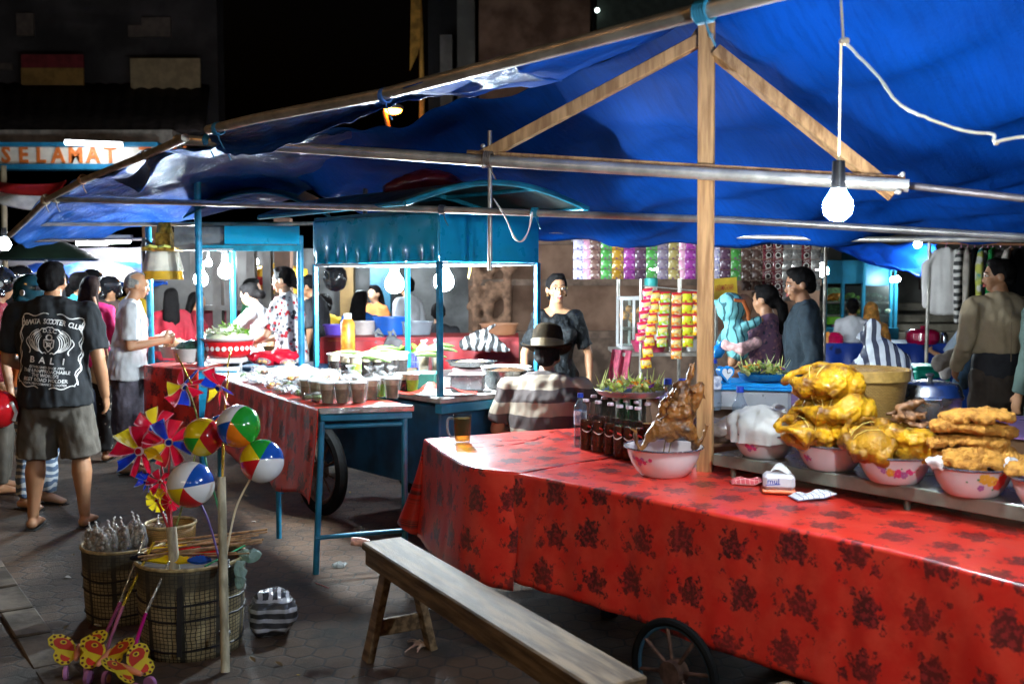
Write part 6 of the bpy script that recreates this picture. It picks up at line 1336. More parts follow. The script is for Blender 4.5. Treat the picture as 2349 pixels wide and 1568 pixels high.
for (px, py, d, lab) in ((517, 622, 8.9, 'largest bright bulb under the left cart roof'), (461, 640, 9.0, 'bulb half hidden behind the left cart front post'), (478, 603, 12.2, 'small distant bulb above the left cart bulbs')):
    bulb(lab, P(px, py, d), .062 if d < 10 else .04, 560, None, white_cap=True)  # near bulbs enlarged, their glare built into the glass size
# Balinese shrine cloth
sh = thing('offering_shrine', 'small hanging shrine wrapped in white and yellow cloth with gold top', 'shrine', P(375, 600, 8.3))
b = B(); c0 = P(373, 577, 8.3)
def skirt(z0, z1, r0, r1, f): return lambda u, v: c0 + V(((r0 + (r1 - r0) * v) * math.cos(6.2832 * u) * (1 + .1 * math.sin(u * f)), (r0 + (r1 - r0) * v) * .8 * math.sin(6.2832 * u), z0 + (z1 - z0) * v))
b.grid(skirt(0, -.16, .12, .155, 70), 60, 6); b.build('white_skirt', mat('skirt_white', (.8, .76, .64), .7, tl=.3), sh, True, solid=.003)
b = B(); b.grid(skirt(-.14, -.23, .14, .152, 63), 60, 6); b.build('yellow_skirt', mat('skirt_yellow', (.75, .45, .03), .6, tl=.3), sh, True, solid=.003)
b = B(); b.box(c0 + V((0, 0, .02)), (.27, .22, .03)); b.box(c0 + V((0.02, 0, .1)), (.12, .1, .12)); b.cyl(c0 + V((.02, 0, .15)), c0 + V((.02, 0, .24)), .07, .05); b.build('top', mat('gilt', (.45, .27, .04), .35, .6, var=.5, sc=25, bmp=.6, bsc=60), sh, True)
for s in (-1, 1): b = B(); b.tube([c0 + V((s * .1, -.1, .035)), c0 + V((s * .06, -.13, .045)), c0 + V((s * .01, -.1, .035))], .012, 8); b.build('rosette', mat('rosette_lime', (.62, .62, .12), .5), sh, True)
b = B(); q = P(330, 600, 8.35); b.beam(P(330, 545, 8.35), P(332, 600, 8.35), .03, .03); b.cyl(c0 + V((-.17, .05, .1)), c0 + V((-.02, .05, .02)), .012); b.build('bracket', mat('dark_bracket', (.05, .05, .05), .5), sh, True)
# dishes
zl = .93
t = thing('enamel_basin', 'red enamel basin with white flower band on a small stand', 'basin', P(523, 790, 8.15)); o = V((0, 0, 0))
redE = mat('red_enamel', (.62, .015, .02), .2, var=.08, coat=.4)
b = B(); b.lathe([(.01, -.1), (.15, -.1), (.18, -.07), (.205, .0), (.215, .03), (.2, .03), (.17, -.06), (.01, -.08)], 40); b.build('basin', redE, t, smooth=50)
b = B()
for k in range(26):
    a = k * .2417; rr_ = .1985; cc = V((rr_ * math.cos(a), rr_ * math.sin(a), -.025)); s_ = V((-math.sin(a), math.cos(a), 0)); n_ = V((math.cos(a), math.sin(a), .35))
    b.add([cc + n_ * .006 + s_ * (.02 * math.cos(q_ * .785)) + V((0, 0, .02 * math.sin(q_ * .785))) for q_ in range(8)], [tuple(range(8))])
b.build('flower_band', mat('band_white', (.75, .66, .62), .3), t, smooth=0)
b = B(); b.lathe([(.01, .025), (.19, .03), (.245, .055), (.25, .062), (.235, .06), (.18, .04), (.01, .04)], 40); b.build('platter', white, t)
b = B(); b.box((0, 0, -.125), (.3, .26, .04), bev=.01); b.build('stand', white, t)
for x in (-.13, .13): b = B(); b.beam((x, -.1, -.24), (x, -.1, -.14), .02, .02); b.build('stand_leg', white, t)
t2 = thing('vegetable_heap', 'heap of chopped greens and bean sprouts on the red basin platter', 'vegetables', P(523, 770, 8.15)); b = B(); rr = random.Random(8)
for i in range(170):
    a = rr.uniform(0, 6.28); q_ = .19 * math.sqrt(rr.random()); x = q_ * math.cos(a); b.m = 0 if x > -.02 + rr.uniform(-.05, .05) else 1; leafstrip(b, (x, q_ * math.sin(a), .01 + .09 * (1 - q_ / .2)), rr.uniform(0, 6.28), rr.uniform(.03, .07), .008, rr.uniform(-.02, .03), rr.uniform(-.3, .8))
b.ball((0, 0, -.01), (.18, .17, .07)); b.build('heap', [vg, mat('sprout', (.66, .66, .46), .5)], t2)
gb_ = mat('grey_basin', (.38, .36, .34), .4, var=.15)
for i, (px, py, r_, h_, m_, fm, lab) in enumerate(((425, 832, .15, .11, gb_, mat('dark_greens', (.02, .05, .03), .3, var=.5, sc=40, bmp=.6, bsc=60), 'grey basin of dark wrapped greens at the front of the left cart'), (392, 822, .14, .1, gb_, mat('brown_food', (.30, .15, .06), .4, var=.5, sc=35), 'grey basin of brown food beside the dark greens'), (365, 806, .12, .09, gb_, mat('cream_food', (.6, .45, .25), .5, var=.4, sc=30), 'grey basin farthest along the left table'),
                                                   (640, 812, .20, .07, mat('olive_enamel', (.20, .25, .12), .3), mat('brown_rice', (.42, .18, .09), .7, var=.3, sc=60, bmp=.8, bsc=120), 'olive enamel basin mounded with reddish rice'), (425, 770, .14, .07, mat('lime_plate', (.25, .55, .12), .4), mat('rice_cake', (.78, .76, .66), .5, var=.15, sc=12), 'plate stacked with white rice cakes behind the left post'))):
    p = L(px, py, zl); t = thing('food_basin', lab, 'basin', p + V((0, r_, 0)), 0, 'basins of food on the left cart'); b = B(); b.lathe([(.01, 0), (r_ * .8, 0), (r_ * .95, h_ * .8), (r_ * 1.05, h_), (r_, h_), (r_ * .85, h_ * .6), (.01, h_ * .5)], 32); b.build('basin', m_, t); b = B(); b.ball((0, 0, h_ * .8), (r_ * .8, r_ * .8, h_ * .75 if i != 3 else .12), 30, 16); b.jitter(.03, 18, seed=i); b.jitter(.012, 60, seed=i); b.build('food', fm, t)
for i, (px, py, lab) in enumerate(((400, 765, 'white plastic bag of rice cakes behind the grey basins'), (368, 782, 'small white plastic bag at the left of the grey basins'))):
    t = thing('white_bag', lab, 'bag', L(px, py, zl + .1) + V((0, .15, 0))); b = B(); b.ball((0, 0, 0), (.1, .08, .08), 22, 12); b.jitter(.05, 14, seed=i); b.jitter(.015, 50, seed=i); b.build('film', mat('milky_plastic', (1, 1, 1)), t, smooth=60)
t = thing('red_bag', 'crumpled red plastic bag in front of the olive basin', 'bag', L(625, 826, zl)); b = B(); b.ball((0, 0, .03), (.22, .08, .05), 30, 12); b.jitter(.04, 14); b.jitter(.012, 50); b.build('film', mat('red_plastic', (.60, .01, .03), .25, var=.2, tl=.2), t, smooth=60)
# ================= PEOPLE =================
skin_t = mat('skin_tan', (.42, .21, .11), .5, var=.1, sc=8, sss=.15, bmp=.08, bsc=60)
skin_d = mat('skin_brown', (.30, .14, .07), .5, var=.1, sc=8, sss=.12, bmp=.08, bsc=60)
skin_l = mat('skin_light', (.56, .33, .21), .48, var=.1, sc=8, sss=.15, bmp=.06, bsc=60)
hairm = mat('hair_black', (.007, .006, .006), .6, spec=.06, var=.5, sc=30, an=(9, 9, 1), bmp=.5, bsc=40); hairg = mat('hair_grey', (.22, .21, .19), .6, var=.4, sc=60)
eyew = mat('eye_white', (.7, .68, .64), .25); eyed = mat('eye_dark', (.012, .008, .006), .2); lipm = mat('lip', (.36, .08, .07), .4); browm = mat('brow', (.02, .014, .012), .8)
def hand(b, w_, d, n, side, curl=.8, sc=1.0):
    """palm and five unequal fingers from the wrist w_, pointing d, palm facing n"""
    d = d.normalized(); n = (n - d * n.dot(d)).normalized(); s_ = d.cross(n) * side
    b.sweep([w_ - d * .01, w_ + d * .03 * sc, w_ + d * .075 * sc], [(.024 * sc, .019 * sc), (.036 * sc, .018 * sc), (.038 * sc, .015 * sc)], side=s_, n=12)
    for k, ln in enumerate((.065, .074, .069, .054)):
        r0 = w_ + d * .078 * sc + s_ * (.029 - .0195 * k) * sc; a = curl * (1 + .12 * k); ln *= sc
        p1 = r0 + (d * math.cos(a * .5) + n * math.sin(a * .5)) * ln * .45; p2 = p1 + (d * math.cos(a) + n * math.sin(a)) * ln * .33; p3 = p2 + (d * math.cos(a * 1.5) + n * math.sin(a * 1.5)) * ln * .25
        b.sweep([r0 - d * .012, r0, p1, p2, p3], [.0095 * sc, .0095 * sc, .009 * sc, .0082 * sc, .007 * sc], side=n, n=9)
    t0 = w_ + d * .022 * sc + s_ * .03 * sc; t1 = t0 + (s_ * .7 + d * .7 + n * .35).normalized() * .042 * sc; t2 = t1 + (d * .85 + s_ * .1 + n * .5).normalized() * .03 * sc
    b.sweep([t0 - s_ * .012, t0, t1, t2], [.012 * sc, .012 * sc, .0105 * sc, .0085 * sc], side=n, n=9)
def person(label, loc, yaw, H=1.68, wid=1.0, fem=False, sit=False, skin=None, hair='short', hairmat=None, top=None, sleeve='s', bottom=None, bot='long', pose=None, head=(0, 0), lean=0.0, vox=.010, face=False, shoes=None, group=None, belly=0, toplen=.86, mouth=0, scoop=False):
    skin = skin or skin_t; hairmat = hairmat or hairm; k = H / 1.7; dz = -sit if sit else 0
    t = thing('person', label, 'person', loc, yaw, group)
    J = dict(RS=(.178 * wid, 0, 1.385), RE=(.225 * wid, -.03, 1.10), RW=(.235 * wid, .03, .86), LS=(-.178 * wid, 0, 1.385), LE=(-.225 * wid, -.03, 1.10), LW=(-.235 * wid, .03, .86),
             RH=(.09, 0, .90), RK=(.10, .02, .49), RA=(.105, -.02, .085), LH=(-.09, 0, .90), LK=(-.10, .02, .49), LA=(-.105, -.02, .085))
    if fem:
        for q in ('RS', 'LS'): J[q] = (J[q][0] * .88, J[q][1], J[q][2] - .01)
    if sit: J.update(RK=(.13, .42, .48 + sit), RA=(.13, .42, .445), LK=(-.13, .42, .48 + sit), LA=(-.13, .42, .445))
    J.update(pose or {})
    def ln(z): return lean * max(0, (z - .9) / .6)
    def T(p): return V((p[0], p[1] + ln(p[2]), p[2] + dz)) * k
    Q = {a: (T(p) if a[1] in 'SEW' else V((p[0], p[1], p[2] + dz)) * k) for a, p in J.items() if a[1] in 'SEWHKA'}
    if sit:
        for a in ('RA', 'LA'): Q[a].z = .085 * k
    hz = 1.57
    hc = T((0, .015, 1.5)); HM = Matrix.Translation(hc) @ Matrix.Rotation(head[0], 4, 'Z') @ Matrix.Rotation(head[1], 4, 'X') @ Matrix.Scale(k, 4)
    hp = (.172 if fem else .165) * (wid * .5 + .5); wa = (.128 if fem else .148) * wid; chs = (.150 if fem else .172) * wid
    tor = [((0, 0, .87), hp, .115 * wid), ((0, 0, .95), hp * .97, .118 * wid + belly * .5), ((0, belly * .4, 1.07), wa, .102 * wid + belly), ((0, 0.008, 1.20), chs * .97, .115 * wid), ((0, 0.0, 1.31), chs, .112 * wid), ((0, -.012, 1.395), chs * .80, .075 * wid)]
    def torso(b, add=0, z0=0):
        pts = [p for p in tor if p[0][2] >= z0 and not (add and scoop and p[0][2] > 1.36)]; b.sweep([T(p[0]) for p in pts], [((a + add) * k, (c + add) * k) for _, a, c in pts], n=24, ends='end' if add else True)
        for s in ('R', 'L'):
            if add and scoop: b.sweep([Q[s + 'S'] * .55 + T((0, 0, 1.33)) * .45, Q[s + 'S']], [((.05 + add) * k, (.05 + add) * k)] * 2, side=(0, 1, 0)); continue
            b.sweep([T((0, -.015, 1.43 + add * .3)), (T((0, -.012, 1.41)) + Q[s + 'S']) / 2, Q[s + 'S']], [((.05 + add) * k, (.05 + add) * k), ((.052 + add) * k, (.055 + add) * k), ((.05 + add) * k, (.055 + add) * k)], side=(0, 1, 0))
        if fem: 
            for s in (-1, 1): b.ball(T((s * .068, .085, 1.25)), (.062 * k + add, .055 * k + add, .06 * k + add))
    AR = (.050, .042, .036, .026) if not fem else (.043, .036, .032, .023)
    AR = tuple(a * (wid * .6 + .4) for a in AR)
    b = B(); torso(b)
    b.sweep([T((0, -.018, 1.39)), T((0, -.01, 1.45)), hc + V((0, 0, .01))], [.068 * k, .055 * k, .052 * k])
    for s, sg in (('R', 1), ('L', -1)):
        S_, E_, W_ = Q[s + 'S'], Q[s + 'E'], Q[s + 'W']
        b.sweep([S_, S_.lerp(E_, .5), E_], [AR[0] * k, AR[1] * 1.06 * k, AR[2] * 1.05 * k], side=(0, 1, .01)); b.sweep([E_, E_.lerp(W_, .35), W_], [AR[2] * k, AR[2] * 1.06 * k, AR[3] * k], side=(0, 1, .01))
        pn = V((-sg, .15, 0)) if J.get(s + 'N') is None else V(J[s + 'N']); hand(b, W_, J.get(s + 'D') and V(J[s + 'D']) or (W_ - E_), pn, 1 if sg > 0 else -1, J.get(s + 'C', .55), k)
        Hh, Kn, An = Q[s + 'H'], Q[s + 'K'], Q[s + 'A']
        b.sweep([Hh, Hh.lerp(Kn, .45), Kn], [.088 * k * wid, .075 * k * wid, .054 * k], side=(1, 0, .01)); b.sweep([Kn, Kn.lerp(An, .32), Kn.lerp(An, .7), An], [.052 * k, .057 * k * (wid * .5 + .5), .043 * k, .034 * k], side=(1, 0, .01))
        b.sweep([An + V((0, -.035, -.045)) * k, An + V((0, .05, -.04)) * k, An + V((.01 * sg, .15, -.06)) * k], [(.034 * k, .032 * k), (.04 * k, .034 * k), (.042 * k, .018 * k)], side=(1, 0, 0))
    b.T = HM
    b.ball((0, -.002, .115), (.074, .093, .090), 20, 14); b.sweep([(0, .025, .09), (0, .045, .045), (0, .055, .012)], [(.064, .062), (.052, .046), (.030, .028)], side=(1, 0, 0))
    b.sweep([(0, .086, .095), (0, .100, .070), (0, .104, .058)], [(.009, .008), (.013, .011), (.016, .010)], side=(1, 0, 0)); b.sweep([(-.04, .078, .108), (0, .088, .112), (.04, .078, .108)], [.012, .013, .012], side=(0, 0, 1))
    for s in (-1, 1): b.ball((s * .076, -.004, .082), (.010, .022, .031), 10, 8); b.ball((s * .042, .058, .062), (.022, .022, .02), 10, 8)
    b.ball((0, .082, .033), (.024, .014, .014), 12, 8)
    b.T = None
    b.blob('body', skin, vox, t, False, 3)
    # clothes
    def folds(c):
        return .014 * noise.noise(V((c.x * 13, c.y * 13, c.z * 6 + c.x * 9))) + .008 * noise.noise(V((c.x * 26, c.y * 26, c.z * 15)))
    if top:
        b = B(); torso(b, .016, toplen - .001); 
        if toplen < .86: b.sweep([T((0, 0, toplen)), T((0, 0, .88)), T((0, 0, 1.0))], [((hp + .045) * k, .165 * k * wid), ((hp + .04) * k, .16 * k * wid), ((hp + .02) * k, .145 * k * wid)], n=24, ends='end')
        for s in ('R', 'L'):
            S_, E_, W_ = Q[s + 'S'], Q[s + 'E'], Q[s + 'W']
            if sleeve == 's': b.sweep([S_, S_.lerp(E_, .45), S_.lerp(E_, .82)], [(AR[0] + .018) * k, (AR[1] + .026) * k, (AR[2] + .034) * k], side=(0, 1, .01), ends='start')
            elif sleeve == 'l':
                b.sweep([S_, S_.lerp(E_, .5), E_], [(AR[0] + .018) * k, (AR[1] + .022) * k, (AR[2] + .022) * k], side=(0, 1, .01)); b.sweep([E_, E_.lerp(W_, .5), E_.lerp(W_, .95)], [(AR[2] + .02) * k, (AR[2] + .018) * k, (AR[3] + .016) * k], side=(0, 1, .01), ends='start')
            else: b.sweep([S_, S_.lerp(E_, .22)], [(AR[0] + .016) * k, (AR[0] + .016) * k], side=(0, 1, .01))
        b.blob('shirt', top, vox, t, False, 3, folds)
    if bottom:
        b = B(); b.sweep([V((0, 0, .80 + dz)) * k, V((0, 0, .88 + dz)) * k, V((0, 0, 1.0 + dz)) * k], [((hp + .01) * k, .125 * k * wid), ((hp + .012) * k, .13 * k * wid), ((wa + .002) * k, .106 * k * wid)], n=20)
        if bot in ('skirt', 'sarong') and not sit:
            b.sweep([V((0, 0, .9)) * k, V((0, .01, .62)) * k, V((0, .01, .34)) * k], [((hp + .015) * k, .14 * k), ((hp + .01) * k, .14 * k), ((hp + .005) * k, .14 * k)], n=24, ends='start')
        else:
            for s in ('R', 'L'):
                Hh, Kn, An = Q[s + 'H'], Q[s + 'K'], Q[s + 'A']
                if bot == 'short': b.sweep([Hh, Hh.lerp(Kn, .5), Kn + (Kn - Hh) * .06], [(.095 * wid) * k, .100 * k * wid, .100 * k * wid], side=(1, 0, .01), ends='start')
                else: b.sweep([Hh, Hh.lerp(Kn, .5), Kn], [.10 * k * wid, .090 * k * wid, .073 * k], side=(1, 0, .01)); b.sweep([Kn, Kn.lerp(An, .5), Kn.lerp(An, .97)], [.072 * k, .068 * k, .062 * k], side=(1, 0, .01), ends='start')
        b.blob('trousers' if bot in ('long', 'short') else 'sarong', bottom, vox, t, False, 3, folds)
    if shoes:
        for s, sg in (('R', 1), ('L', -1)):
            An = Q[s + 'A']; b = B(); b.plate([An + V((x * sg, y, -.079)) * k for x, y in ([(-.035, -.07), (.035, -.07), (.045, .05), (.05, .13), (.03, .185), (-.02, .18), (-.035, .1)] if sg > 0 else [(-.035, .1), (-.02, .18), (.03, .185), (.05, .13), (.045, .05), (.035, -.07), (-.035, -.07)])], -.016 * k, V((0, 0, 1))); b.build('sandal', shoes, t, smooth=0)
    # hair / headwear
    b = B(); b.T = HM
    if hair in ('short', 'bun', 'long', 'tail', 'low'):
        b.ball((0, -.014, .125), (.083, .098, .090), 22, 14); b.sweep([(-.068, -.03, .09), (0, -.085, .08), (.068, -.03, .09)], [(.03, .018), (.045, .028), (.03, .018)], side=(0, 0, 1)); b.ball((0, -.062, .062), (.062, .042, .04)); b.ball((0, .035, .185), (.06, .05, .03))
        if hair == 'bun': b.ball((0, -.125, .10), (.055, .045, .055))
        if hair == 'low': b.ball((0, -.115, .05), (.06, .045, .05))
        if hair == 'long': b.sweep([(0, -.06, .12), (0, -.095, 0), (0, -.105, -.14), (0.01, -.10, -.30)], [(.085, .05), (.095, .05), (.10, .04), (.06, .025)], side=(1, 0, 0))
        if hair == 'tail': b.sweep([(0, -.09, .09), (0, -.13, .04), (.01, -.14, -.06), (.0, -.12, -.17)], [.035, .045, .042, .02])
        o = V((loc[0], loc[1], 0)); b.blob('hair', hairmat, vox, t, False, 2, lambda c: .004 * noise.noise(V((c.x * 40, c.y * 40, c.z * 12)) + o))
    elif hair == 'thin':
        b.sweep([(-.074, .0, .10), (-.05, -.066, .10), (0, -.09, .10), (.05, -.066, .10), (.074, .0, .10)], [(.035, .012), (.05, .016), (.055, .018), (.05, .016), (.035, .012)], side=(0, 0, 1)); b.sweep([(0, -.07, .16), (0, -.01, .195), (0, .05, .185)], [(.055, .015), (.05, .012), (.04, .01)], side=(1, 0, 0)); b.blob('hair', hairmat, vox, t, False, 2)
    elif hair.startswith('helmet'):
        hm = hairmat; b.ball((0, -.015, .125), (.118, .138, .118), 26, 16); b.ball((0, -.055, .06), (.112, .095, .085), 22, 12); b.sweep([(-.105, -.02, .05), (-.09, .03, .02)], [.03, .025]); b.sweep([(.105, -.02, .05), (.09, .03, .02)], [.03, .025]); b.blob('helmet', hm, max(vox * .8, .008), t, False, 2)
        b = B(); b.T = HM; b.sweep([(-.075, .105, .135), (0, .135, .14), (.075, .105, .135)], [(.018, .006), (.022, .006), (.018, .006)], side=(0, 0, 1)); b.build('visor', mat('visor_dark', (.02, .02, .025), .15, coat=.5), t)
        b = B(); b.T = HM
        for s in (-1, 1): b = B(); b.T = HM; b.cyl((s * .112, .02, .1), (s * .122, .02, .1), .022); b.build('visor_pivot', mat('pivot_grey', (.35, .36, .37), .4), t)
    if face:
        for s in (-1, 1):
            b = B(); b.T = HM; b.ball((s * .031, .0815, .094), (.0165, .012, .0075), 12, 8); b.build('eye', eyew, t); b = B(); b.T = HM; b.ball((s * .031, .0905, .094), (.0075, .0055, .0072), 10, 7); b.build('iris', eyed, t)
            b = B(); b.T = HM; b.sweep([(s * .014, .0925, .114), (s * .032, .0915, .119), (s * .05, .080, .113)], [.0035, .004, .0025], n=7); b.build('eyebrow', browm, t)
        b = B(); b.T = HM; b.sweep([(-.022, .088, .033 + mouth), (0, .098, .037 + mouth), (.022, .088, .033 + mouth)], [.004, .006, .004], n=8); b.sweep([(-.02, .088, .029 - mouth), (0, .097, .024 - mouth), (.02, .088, .029 - mouth)], [.004, .0065, .004], n=8); b.build('lips', lipm, t)
        if mouth:
            b = B(); b.T = HM; b.ball((0, .0915, .0305), (.017, .005, .010), 12, 8); b.build('mouth', mat('mouth_dark', (.10, .02, .02), .4), t); b = B(); b.T = HM; b.box((0, .0955, .037), (.022, .003, .007)); b.build('teeth', mat('teeth', (.75, .72, .66), .3), t)
    t['_k'] = k
    return t, HM, Q
def pz(px, d): return V((P(px, 640, d).x, d, 0))
teeb = mat('tee_black', (.012, .014, .017), .85, var=.3, sc=5, bmp=.15, bsc=120); khaki = mat('shorts_khaki', (.105, .09, .072), .85, var=.25, sc=6, bmp=.2, bsc=90)
flip = mat('sandal_dark', (.02, .018, .016), .7)
g_ = 'people at the night market'
t1, hm1, q1 = person('man with a printed black T-shirt and khaki shorts standing with his back turned at left', pz(119, 6.35), .14, 1.70, 1.24, top=teeb, bottom=khaki, bot='short', shoes=flip, vox=.008, head=(-.12, .0), toplen=.80, group=g_,
                      pose=dict(LE=(-.30, .06, 1.09), LW=(-.20, .26, 1.0), RE=(.275, -.02, 1.09), RW=(.29, .06, .85), LA=(-.15, -.02, .085), RA=(.16, -.0, .085), LK=(-.13, .02, .49), RK=(.14, .02, .49)))
shirt = [o for o in t1.children if o.name.startswith('shirt')][0]
bvh = BVHTree.FromPolygons([v.co[:] for v in shirt.data.vertices], [p.vertices[:] for p in shirt.data.polygons])
pr = B(); TILT = Matrix.Rotation(R(-6), 3, 'Z')
def wrap(vs, fs, off=.004):
    out = []
    for v in vs:
        w2 = TILT @ V((v.x * 1.08, v.y * 1.05, 0)); x, z = w2.x + .016, 1.20 + w2.y
        h = bvh.ray_cast(V((x, -1, z)), V((0, 1, 0)))
        y = h[0].y if h[0] else -.12
        out.append(V((x, y - off, z)))
    pr.add(out, fs)
def tline(s, y, size, w_=1.0, bold=.012, arc=0, spread=None):
    if arc or spread:
        n = len(s)
        tot = spread or .30
        for i, ch in enumerate(s):
            if ch == ' ': continue
            vs, fs = text(ch, size, w_, bold); u = (i / (n - 1) - .5); a = -u * arc * 2
            wrap([V((u * tot + v.x * math.cos(a) - v.y * math.sin(a), y - arc * tot * .5 * (2 * u) ** 2 + v.x * math.sin(a) + v.y * math.cos(a), 0)) for v in vs], fs)
    else:
        vs, fs = text(s, size, w_, bold); wrap([V((v.x, v.y + y, 0)) for v in vs], fs)
def ribbon(pts, w_):
    pts = [V((*p, 0)) for p in pts]; vs = []
    for i, p in enumerate(pts):
        d = (pts[min(i + 1, len(pts) - 1)] - pts[max(i - 1, 0)]).normalized(); n = V((-d.y, d.x, 0)); vs += [p - n * w_, p + n * w_]
    wrap(vs, [(2 * i, 2 * i + 1, 2 * i + 3, 2 * i + 2) for i in range(len(pts) - 1)])
tline('DEWATA SCOOTER CLUB', .128, .042, .78, .02, .16, .31); tline('D.S.C', .072, .030, 1.1, .02); tline('BALI', -.105, .052, 1.0, .02, 0, .17)
tline('ESTABLISHED SINCE 1993', -.145, .019, .9); tline('THE UNAPPROACHABLE', -.168, .027, .86, .02); tline("THE WORLD'S", -.193, .027, .86, .02); tline('BEST ROAD HOLDER', -.219, .029, .88, .02); tline('VESPA PERFORMANCE SCOOTER', -.243, .019, .85)
for s in (-1, 1):
    for r_ in range(6): ribbon([(s * (.032 + (.026 + .011 * r_) * math.cos(a * .2 - 1.2)), -.005 + (.05 + .004 * r_) * math.sin(a * .2 - 1.2) + .004 * r_) for a in range(13)], .0022)
    ribbon([(s * (.165 + .006 * math.sin(a * 1.5)), .15 - a * .0215) for a in range(19)], .0032); ribbon([(s * (.158 + .008 * math.cos(a * 1.5)), .145 - a * .0215) for a in range(19)], .002)
    ribbon([(s * (.02 + a * .0145), .172 + .008 * math.sin(a * .9) - .002 * a) for a in range(11)], .003); ribbon([(s * (.03 + a * .013), -.268 + .008 * math.sin(a * .9) + .002 * a) for a in range(11)], .003)
    ribbon([(s * (.115 + .014 * math.sin(a * .7)), .03 - a * .012) for a in range(9)], .003)
    ribbon([(s * (.01 + a * .011), -.062 + .006 * math.sin(a * 2) + .0012 * a * a) for a in range(9)], .0035); ribbon([(s * (.0 + a * .011), .094 + .004 * math.sin(a * 2) - .0008 * a * a) for a in range(9)], .0032)
ribbon([(-.028, .02), (.028, .02), (.026, -.02), (0, -.052), (-.026, -.02), (-.028, .02)], .004); ribbon([(.016 * math.cos(a * .524), .035 + .016 * math.sin(a * .524)) for a in range(13)], .004); ribbon([(.012 * math.cos(a * 1.047), -.008 + .012 * math.sin(a * 1.047)) for a in range(7)], .003); ribbon([(-.02, .01), (.02, -.03)], .003); ribbon([(.02, .01), (-.02, -.03)], .003)
po = pr.build('back_print', mat('print_white', (.72, .70, .68), .8), shirt, smooth=0)
b = B(); q = q1['LS'].lerp(q1['LE'], .6); b.cyl(q + V((-.085, -.03, 0)), q + V((-.089, -.03, 0)), .038, n=20); b.build('sleeve_badge', mat('badge', (.34, .12, .10), .6, var=.5, sc=60, col2=(.6, .5, .45)), shirt)
t = thing('red_helmet', 'red helmet held at the left edge beside the printed T-shirt', 'helmet', P(-6, 938, 6.2)); b = B(); b.ball((0, 0, 0), (.125, .13, .125), 26, 16); b.build('shell', mat('helmet_red', (.55, .01, .015), .15, coat=.6), t); b = B(); b.tube([(.11, -.02, -.07), (.125, -.02, -.02), (.115, -.05, .05)], .012, 8); b.build('trim', white, t)

batik = stripes('batik_blue', (.55, .58, .60), (.06, .11, .20), 'Z', 18, .45, .8, 2.2)
peach = mat('peach_top', (.70, .22, .06), .8, var=.2); hteal = mat('helmet_teal', (.012, .05, .07), .14, var=.2, coat=.7); hblack = mat('helmet_black', (.01, .01, .012), .16, coat=.6)
t, hm_, _q = person('woman in a dark teal helmet and blue batik trousers beside the printed T-shirt', pz(72, 6.95), -1.95, 1.60, fem=True, skin=skin_l, hair='helmet', hairmat=hteal, top=peach, sleeve='s', bottom=batik, face=True, vox=.009, group=g_, shoes=flip)
b = B(); b.T = hm_; vs, fs = text('KYT', .03, 1.2, .02); M2 = Matrix.Translation((.0, .122, .165)) @ Matrix.Rotation(R(60), 4, 'X') @ Matrix.Rotation(R(180), 4, 'Y') @ Matrix.Rotation(R(180), 4, 'Z')
b.add([Matrix.Translation((-.062, .098, .168)) @ (Matrix.Rotation(R(35), 3, 'Z') @ (Matrix.Rotation(R(62), 3, 'X') @ V((-v.x, v.y, 0)))) for v in vs], fs); b.build('helmet_lettering', mat('print_white', (1, 1, 1)), t, smooth=0)
person('rider in a black helmet and dark red jacket cut by the left edge', pz(-8, 7.4), -1.2, 1.66, hair='helmet', hairmat=hblack, top=mat('red_jacket', (.22, .01, .02), .7, var=.3), sleeve='l', bottom=khaki, vox=.012, group=g_)
magenta = mat('magenta_jacket', (.48, .006, .10), .8, var=.25, sc=6, bmp=.2, bsc=60); polka = spots('polka_black', (.012, .010, .011), [(.4, .36, .3)], 26, .18, .8)
t3, h3, q3 = person('woman with long dark hair in a magenta jacket walking away at left', pz(207, 8.7), .1, 1.62, fem=True, hair='long', hairmat=mat('hair_brown_black', (.016, .008, .006), .6, spec=.08, var=.5, sc=30, an=(9, 9, 1), bmp=.4, bsc=40), top=magenta, sleeve='l', bottom=polka, vox=.011, shoes=flip, group=g_)
hb = thing('handbag', 'cream handbag with round handle hanging from the magenta jacket', 'handbag', pz(240, 8.5) + V((0, 0, .83))); b = B(); b.sweep([(0, 0, -.09), (0, 0, 0), (0, 0, .09)], [(.15, .05), (.14, .05), (.10, .03)]); b.build('bag', mat('cream_leather', (.62, .48, .26), .5, var=.2), hb, smooth=60); b = B(); b.tube([(-.07, 0, .08), (-.05, 0, .2), (.05, 0, .2), (.07, 0, .08)], .01, 8); b.build('handle', mat('cream_leather', (1, 1, 1)), hb); b = B(); b.tube([(.02, -.02, .1), (.0, -.08, .35), (-.04, -.13, .62)], .012, 6); b.build('strap', mat('tan_strap', (.6, .34, .22), .6), hb)
greyt = mat('tee_grey', (.52, .53, .54), .85, var=.12, sc=5, bmp=.15, bsc=120); sarong = mat('sarong_purple', (.085, .075, .095), .9, var=.4, sc=9, bmp=.3, bsc=60)
t4, h4, q4 = person('balding grey haired man in a light grey T-shirt and dark sarong at the left cart', pz(287, 8.2), -1.25, 1.66, 1.02, hair='thin', hairmat=hairg, top=greyt, bottom=sarong, bot='sarong', shoes=flip, face=True, head=(.15, -.15), lean=.06, vox=.009, group=g_, belly=.02, toplen=.80,
                      pose=dict(RE=(.22, .02, 1.08), RW=(.12, .27, 1.12), LE=(-.22, .02, 1.08), LW=(-.06, .27, 1.13), RN=(-1, 0, .3), LN=(1, 0, .3), RC=1.0, LC=1.0))
sh4 = [o for o in t4.children if o.name.startswith('shirt')][0]
bv4 = BVHTree.FromPolygons([v.co[:] for v in sh4.data.vertices], [p.vertices[:] for p in sh4.data.polygons]); b = B()
